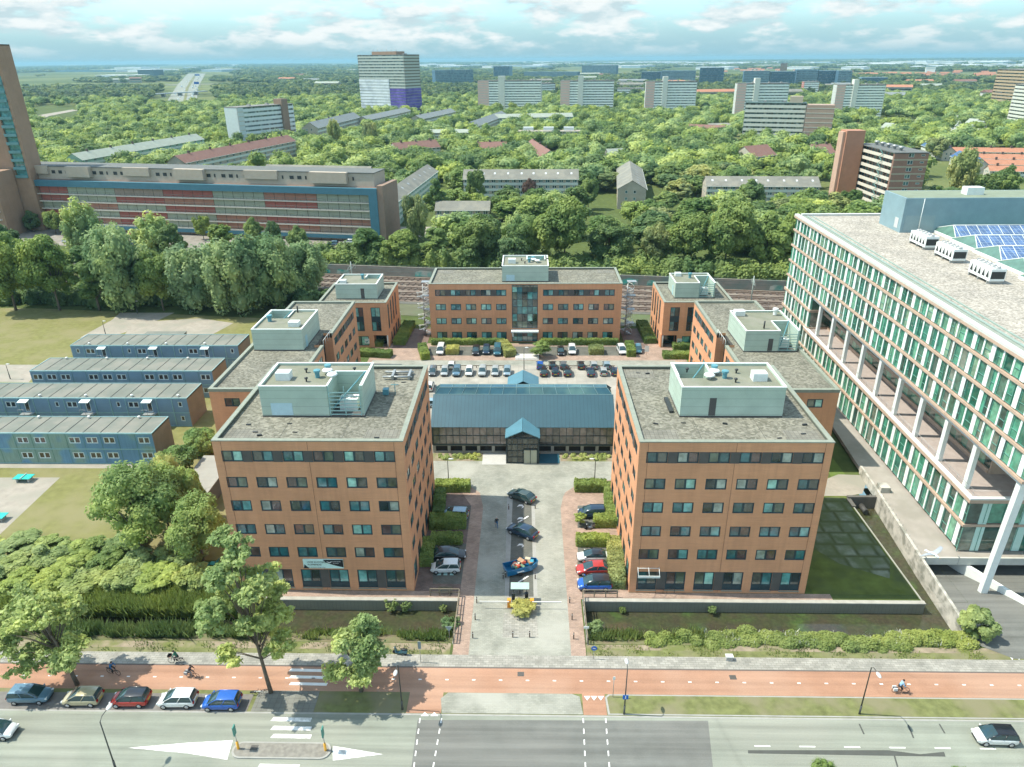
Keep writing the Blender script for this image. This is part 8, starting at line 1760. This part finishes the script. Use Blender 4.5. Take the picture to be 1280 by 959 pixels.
# bench by the quay, bike racks
for u,v,lb in ((557,742,'weathered timber bench by the canal railing left of the drive'),): 
    b=at(u,v); t=thing('bench',lb,'bench',(b.x,b.y,.03)); mb=MB(); mb.box(-.9,-.2,.42,.9,.2,.48); mb.build('seat',flat('old_timber',(.2,.17,.12),.85,.15,2),t); mb=MB(); mb.box(-.9,.18,.5,.9,.22,.85); mb.build('backrest',flat('old_timber',(.2,.17,.12),.85,.15,2),t)
    for x in (-.7,.7): mb=MB(); mb.box(x-.06,-.18,0,x+.06,.18,.42); mb.build('leg',BLK,t)
for i,(u,v) in enumerate(((824,742),(838,742))): b=at(u,v); t=tag(MB().tube([(-.45,0,0),(-.45,0,.75),(.45,0,.75),(.45,0,0)],.03,6,smooth=False).build('bicycle_stand',BLK,None,(b.x,b.y,.03)),'steel bicycle stand on the quay path below the right office, %s one'%['left','right'][i],'bicycle stand','bicycle stands on the quay')
# EV charging panels beside the white car
b=at(557,716); 
for i in range(3): p=at(549+i*8,717.5); o=rsheet('bay_sign_mark',p.x-.25,p.y-.3,p.x+.25,p.y+.3,.04,flat('mark_mint',(.4,.6,.55),.6,.05,2))
# company display by back entrance
b=at(659,447); t=thing('entrance_steps','pale square steps in front of the back office entrance','steps',(b.x,b.y,0)); mb=MB(); mb.box(-2.6,-1.5,0,2.6,1.5,.15); mb.box(-2.6,-1.2,.15,2.6,1.5,.3); mb.build('step',flat('steps_pale',(.55,.54,.5),.8,.05,1),t)
for x,lb in ((-20.5,'left'),(3.0,'right')): 
    t=thing('low_rail','low dark rail along the %s half of the car park'%lb,'rail',(x,141.4,0),0,'low rails of the car park'); mb=MB(); mb.box(0,-.06,.45,15.5,.06,.6); mb.build('rail',flat('low_rail_brown',(.16,.13,.1),.8,.1,1),t); mb=MB()
    for k in range(9): mb.box(k*1.9,-.08,0,k*1.9+.15,.08,.45)
    mb.build('post',flat('low_rail_brown',(.16,.13,.1),.8,.1,1),t)
for u,v,lb in ((808,444,'white info board beside the blue covered car'),(1154,0,'')): 
    if v: b=at(u,v); sign(u,v,2.2,lb,(.9,1.4),WHT,cat='info board')
b=at(420,382); t=thing('garden_arch','small white portal at the right rear of the left corner office','portal',(*at(498,400)[:2],0)); mb=MB(); mb.tube([(-.6,0,0),(-.6,0,2.2),(.6,0,2.2),(.6,0,0)],.1,6,smooth=False); mb.build('frame',WHT,t)
# play area
def pingpong(x,y,label):
    t=thing('table_tennis_table',label,'table tennis table',(x,y,0),R(0),'outdoor table tennis tables'); TQ=flat('table_turquoise',(.03,.42,.36),.4,.06,2)
    for s in (-1,1): mb=MB(); mb.box(min(s*.03,s*1.37),-.76,.7,max(s*.03,s*1.37),.76,.77); mb.build('table_top',TQ,t); mb=MB(); mb.box(s*.9-.12,-.5,0,s*.9+.12,.5,.7); mb.build('leg',CONC,t)
    mb=MB(); mb.box(-.02,-.85,.7,.02,.85,.92); mb.build('net',WHT,t)
p=at(31,601); pingpong(p.x,p.y,'turquoise table tennis table on the gravel pad, whole one'); p=at(-3,650); pingpong(p.x,p.y,'turquoise table tennis table cut by the left edge')
def lounger(u,v,rz,lb):
    b=at(u,v); t=thing('lounger',lb,'lounger',(b.x,b.y,0),rz,'turquoise loungers in the shrub gap'); TQ=flat('lounger_turquoise',(.01,.3,.3),.4,.06,2); mb=MB(); prof=[(-.95,.3),(-.5,.12),(-.1,.32),(.35,.2),(1.0,.75)]
    for a,c in zip(prof,prof[1:]): mb.add([(a[0],-.35,a[1]),(c[0],-.35,c[1]),(c[0],.35,c[1]),(a[0],.35,a[1]),(a[0],-.35,a[1]-.08),(c[0],-.35,c[1]-.08),(c[0],.35,c[1]-.08),(a[0],.35,a[1]-.08)],[(0,1,2,3),(7,6,5,4),(0,4,5,1),(2,6,7,3),(1,5,6,2),(3,7,4,0)])
    mb.build('seat_shell',TQ,t); mb=MB(); mb.box(-.5,-.3,0,-.4,.3,.1); mb.box(.3,-.3,0,.4,.3,.16); mb.build('leg',STEEL,t)
lounger(215,711,.35,'turquoise lounger in the shade between shrubs, left one'); lounger(265,706,.1,'turquoise lounger against the left front office, right one')
# gull flying over the deck
d=FW*F+RT*(1166-640)+UP*(479.5-693); gp=Vector((0,0,H))+d.normalized()*44
gl_=thing('gull','white gull with grey wings gliding over the concrete deck','bird',gp,R(-60)); mb=MB(); mb.tube([(-.28,0,0),(-.12,0,.02),(.1,0,.03),(.26,0,.02),(.36,0,0)],[.02,.075,.085,.055,.012],10); mb.build('body',flat('feather_white',(.8,.82,.8),.7,.05,5),gl_)
for s in (-1,1):
    mb=MB(); q=[(0.14,0),(.2,.28),(.1,.62),(-.14,.86)]; r=[(-.1,0),(-.04,.3),(-.06,.6),(-.17,.86)]; zz=[.03,.2,.24,.1]
    v=[(a[0],s*a[1],z_+.012) for a,z_ in zip(q,zz)]+[(a[0],s*a[1],z_+.012) for a,z_ in zip(r,zz)]+[(a[0],s*a[1],z_-.012) for a,z_ in zip(q,zz)]+[(a[0],s*a[1],z_-.012) for a,z_ in zip(r,zz)]
    mb.add(v,[(i,i+1,i+5,i+4) for i in range(3)]+[(i+8,i+12,i+13,i+9) for i in range(3)]+[(i,i+8,i+9,i+1) for i in range(3)]+[(i+4,i+5,i+13,i+12) for i in range(3)]); mb.build('wing',flat('feather_grey',(.3,.33,.35),.7,.05,5),gl_)
mb=MB(); mb.add([(-.25,-.03,0),(-.25,.03,0),(-.42,.09,0),(-.42,-.09,0),(-.25,-.03,.015),(-.25,.03,.015),(-.42,.09,.015),(-.42,-.09,.015)],[(0,1,2,3),(7,6,5,4),(0,3,7,4),(1,5,6,2),(2,6,7,3)]); mb.build('tail',flat('feather_white',(.8,.82,.8),.7,.05,5),gl_); mb=MB(); mb.tube([(.35,0,0),(.42,0,-.015)],[.014,.004],5); mb.build('beak',ORG,gl_)
# railway furniture: masts, graffiti wall
gw=thing('graffiti_wall','grey concrete noise wall with turquoise graffiti along the far side of the railway','wall',(0,0,0))
mb=MB(); p0,p1=RW(-300,24.5),RW(60,24.5); mb.obox(((p0[0]+p1[0])/2,(p0[1]+p1[1])/2,0),360,.4,3.1,rail_a); p0,p1=RW(60,24.5),RW(330,24.5); mb.obox(((p0[0]+p1[0])/2,(p0[1]+p1[1])/2,0),270,.4,3.1,rail_a); mb.build('wall_body',flat('noise_wall',(.26,.24,.2),.9,.12,.6,c2=(.15,.22,.19),scale2=.12),gw)
mb=MB(); random.seed(12)
for i in range(26):
    x=random.uniform(-90,100); w_=random.uniform(2,6); h_=random.uniform(1.2,2.4); a,b_=RW(x,24.27),RW(x+w_,24.27); mb.add([(a[0],a[1],.3),(b_[0],b_[1],.4),(b_[0],b_[1],h_),(a[0]+.3,a[1],h_+.3)],[(0,1,2,3)])
mb.build('graffiti',flat('graffiti_teal',(.06,.33,.27),.8,.3,.5,c2=(.4,.42,.36),scale2=.3),gw)
gm_=flat('mast_green',(.3,.36,.32),.6,.1,2)
for i,(x,lb) in enumerate(((-52,'behind the left wing'),(-9,'behind the plant room of the back office, left one'),(6,'behind the plant room of the back office, right one'),(37,'behind the right corner office, left one'),(58,'near the glass office'),(-95,'behind the willows'))):
    q=RW(x,9.6); t=thing('catenary_mast','railway overhead-line mast '+lb,'railway mast',(q[0],q[1],0),rail_a,'overhead-line masts'); mb=MB(); mb.tube([(0,0,0),(0,0,8.2)],.16,6); mb.build('pole',gm_,t); mb=MB()
    for s in (-1,1): mb.tube([(0,0,7.4),(0,s*3.2,6.6)],.06,5); mb.tube([(0,0,6.2),(0,s*3.2,6.5)],.05,5); mb.tube([(0,s*3.2,6.6),(0,s*3.2,5.6),(0,s*2.4,5.5)],.04,5)
    mb.build('cantilever_arm',gm_,t)
mb=MB()
for y_,z_ in ((6.4,5.6),(12.8,5.6),(6.4,6.7),(12.8,6.7)):
    a,b_=RW(-200,y_),RW(200,y_); mb.tube([(a[0],a[1],z_),(b_[0],b_[1],z_)],.035,4)
tag(mb.build('overhead_line',flat('cable_dark',(.06,.1,.09),.6,.1,2)),'overhead contact wires above the railway tracks','cable')
print('objects',len(bpy.data.objects))
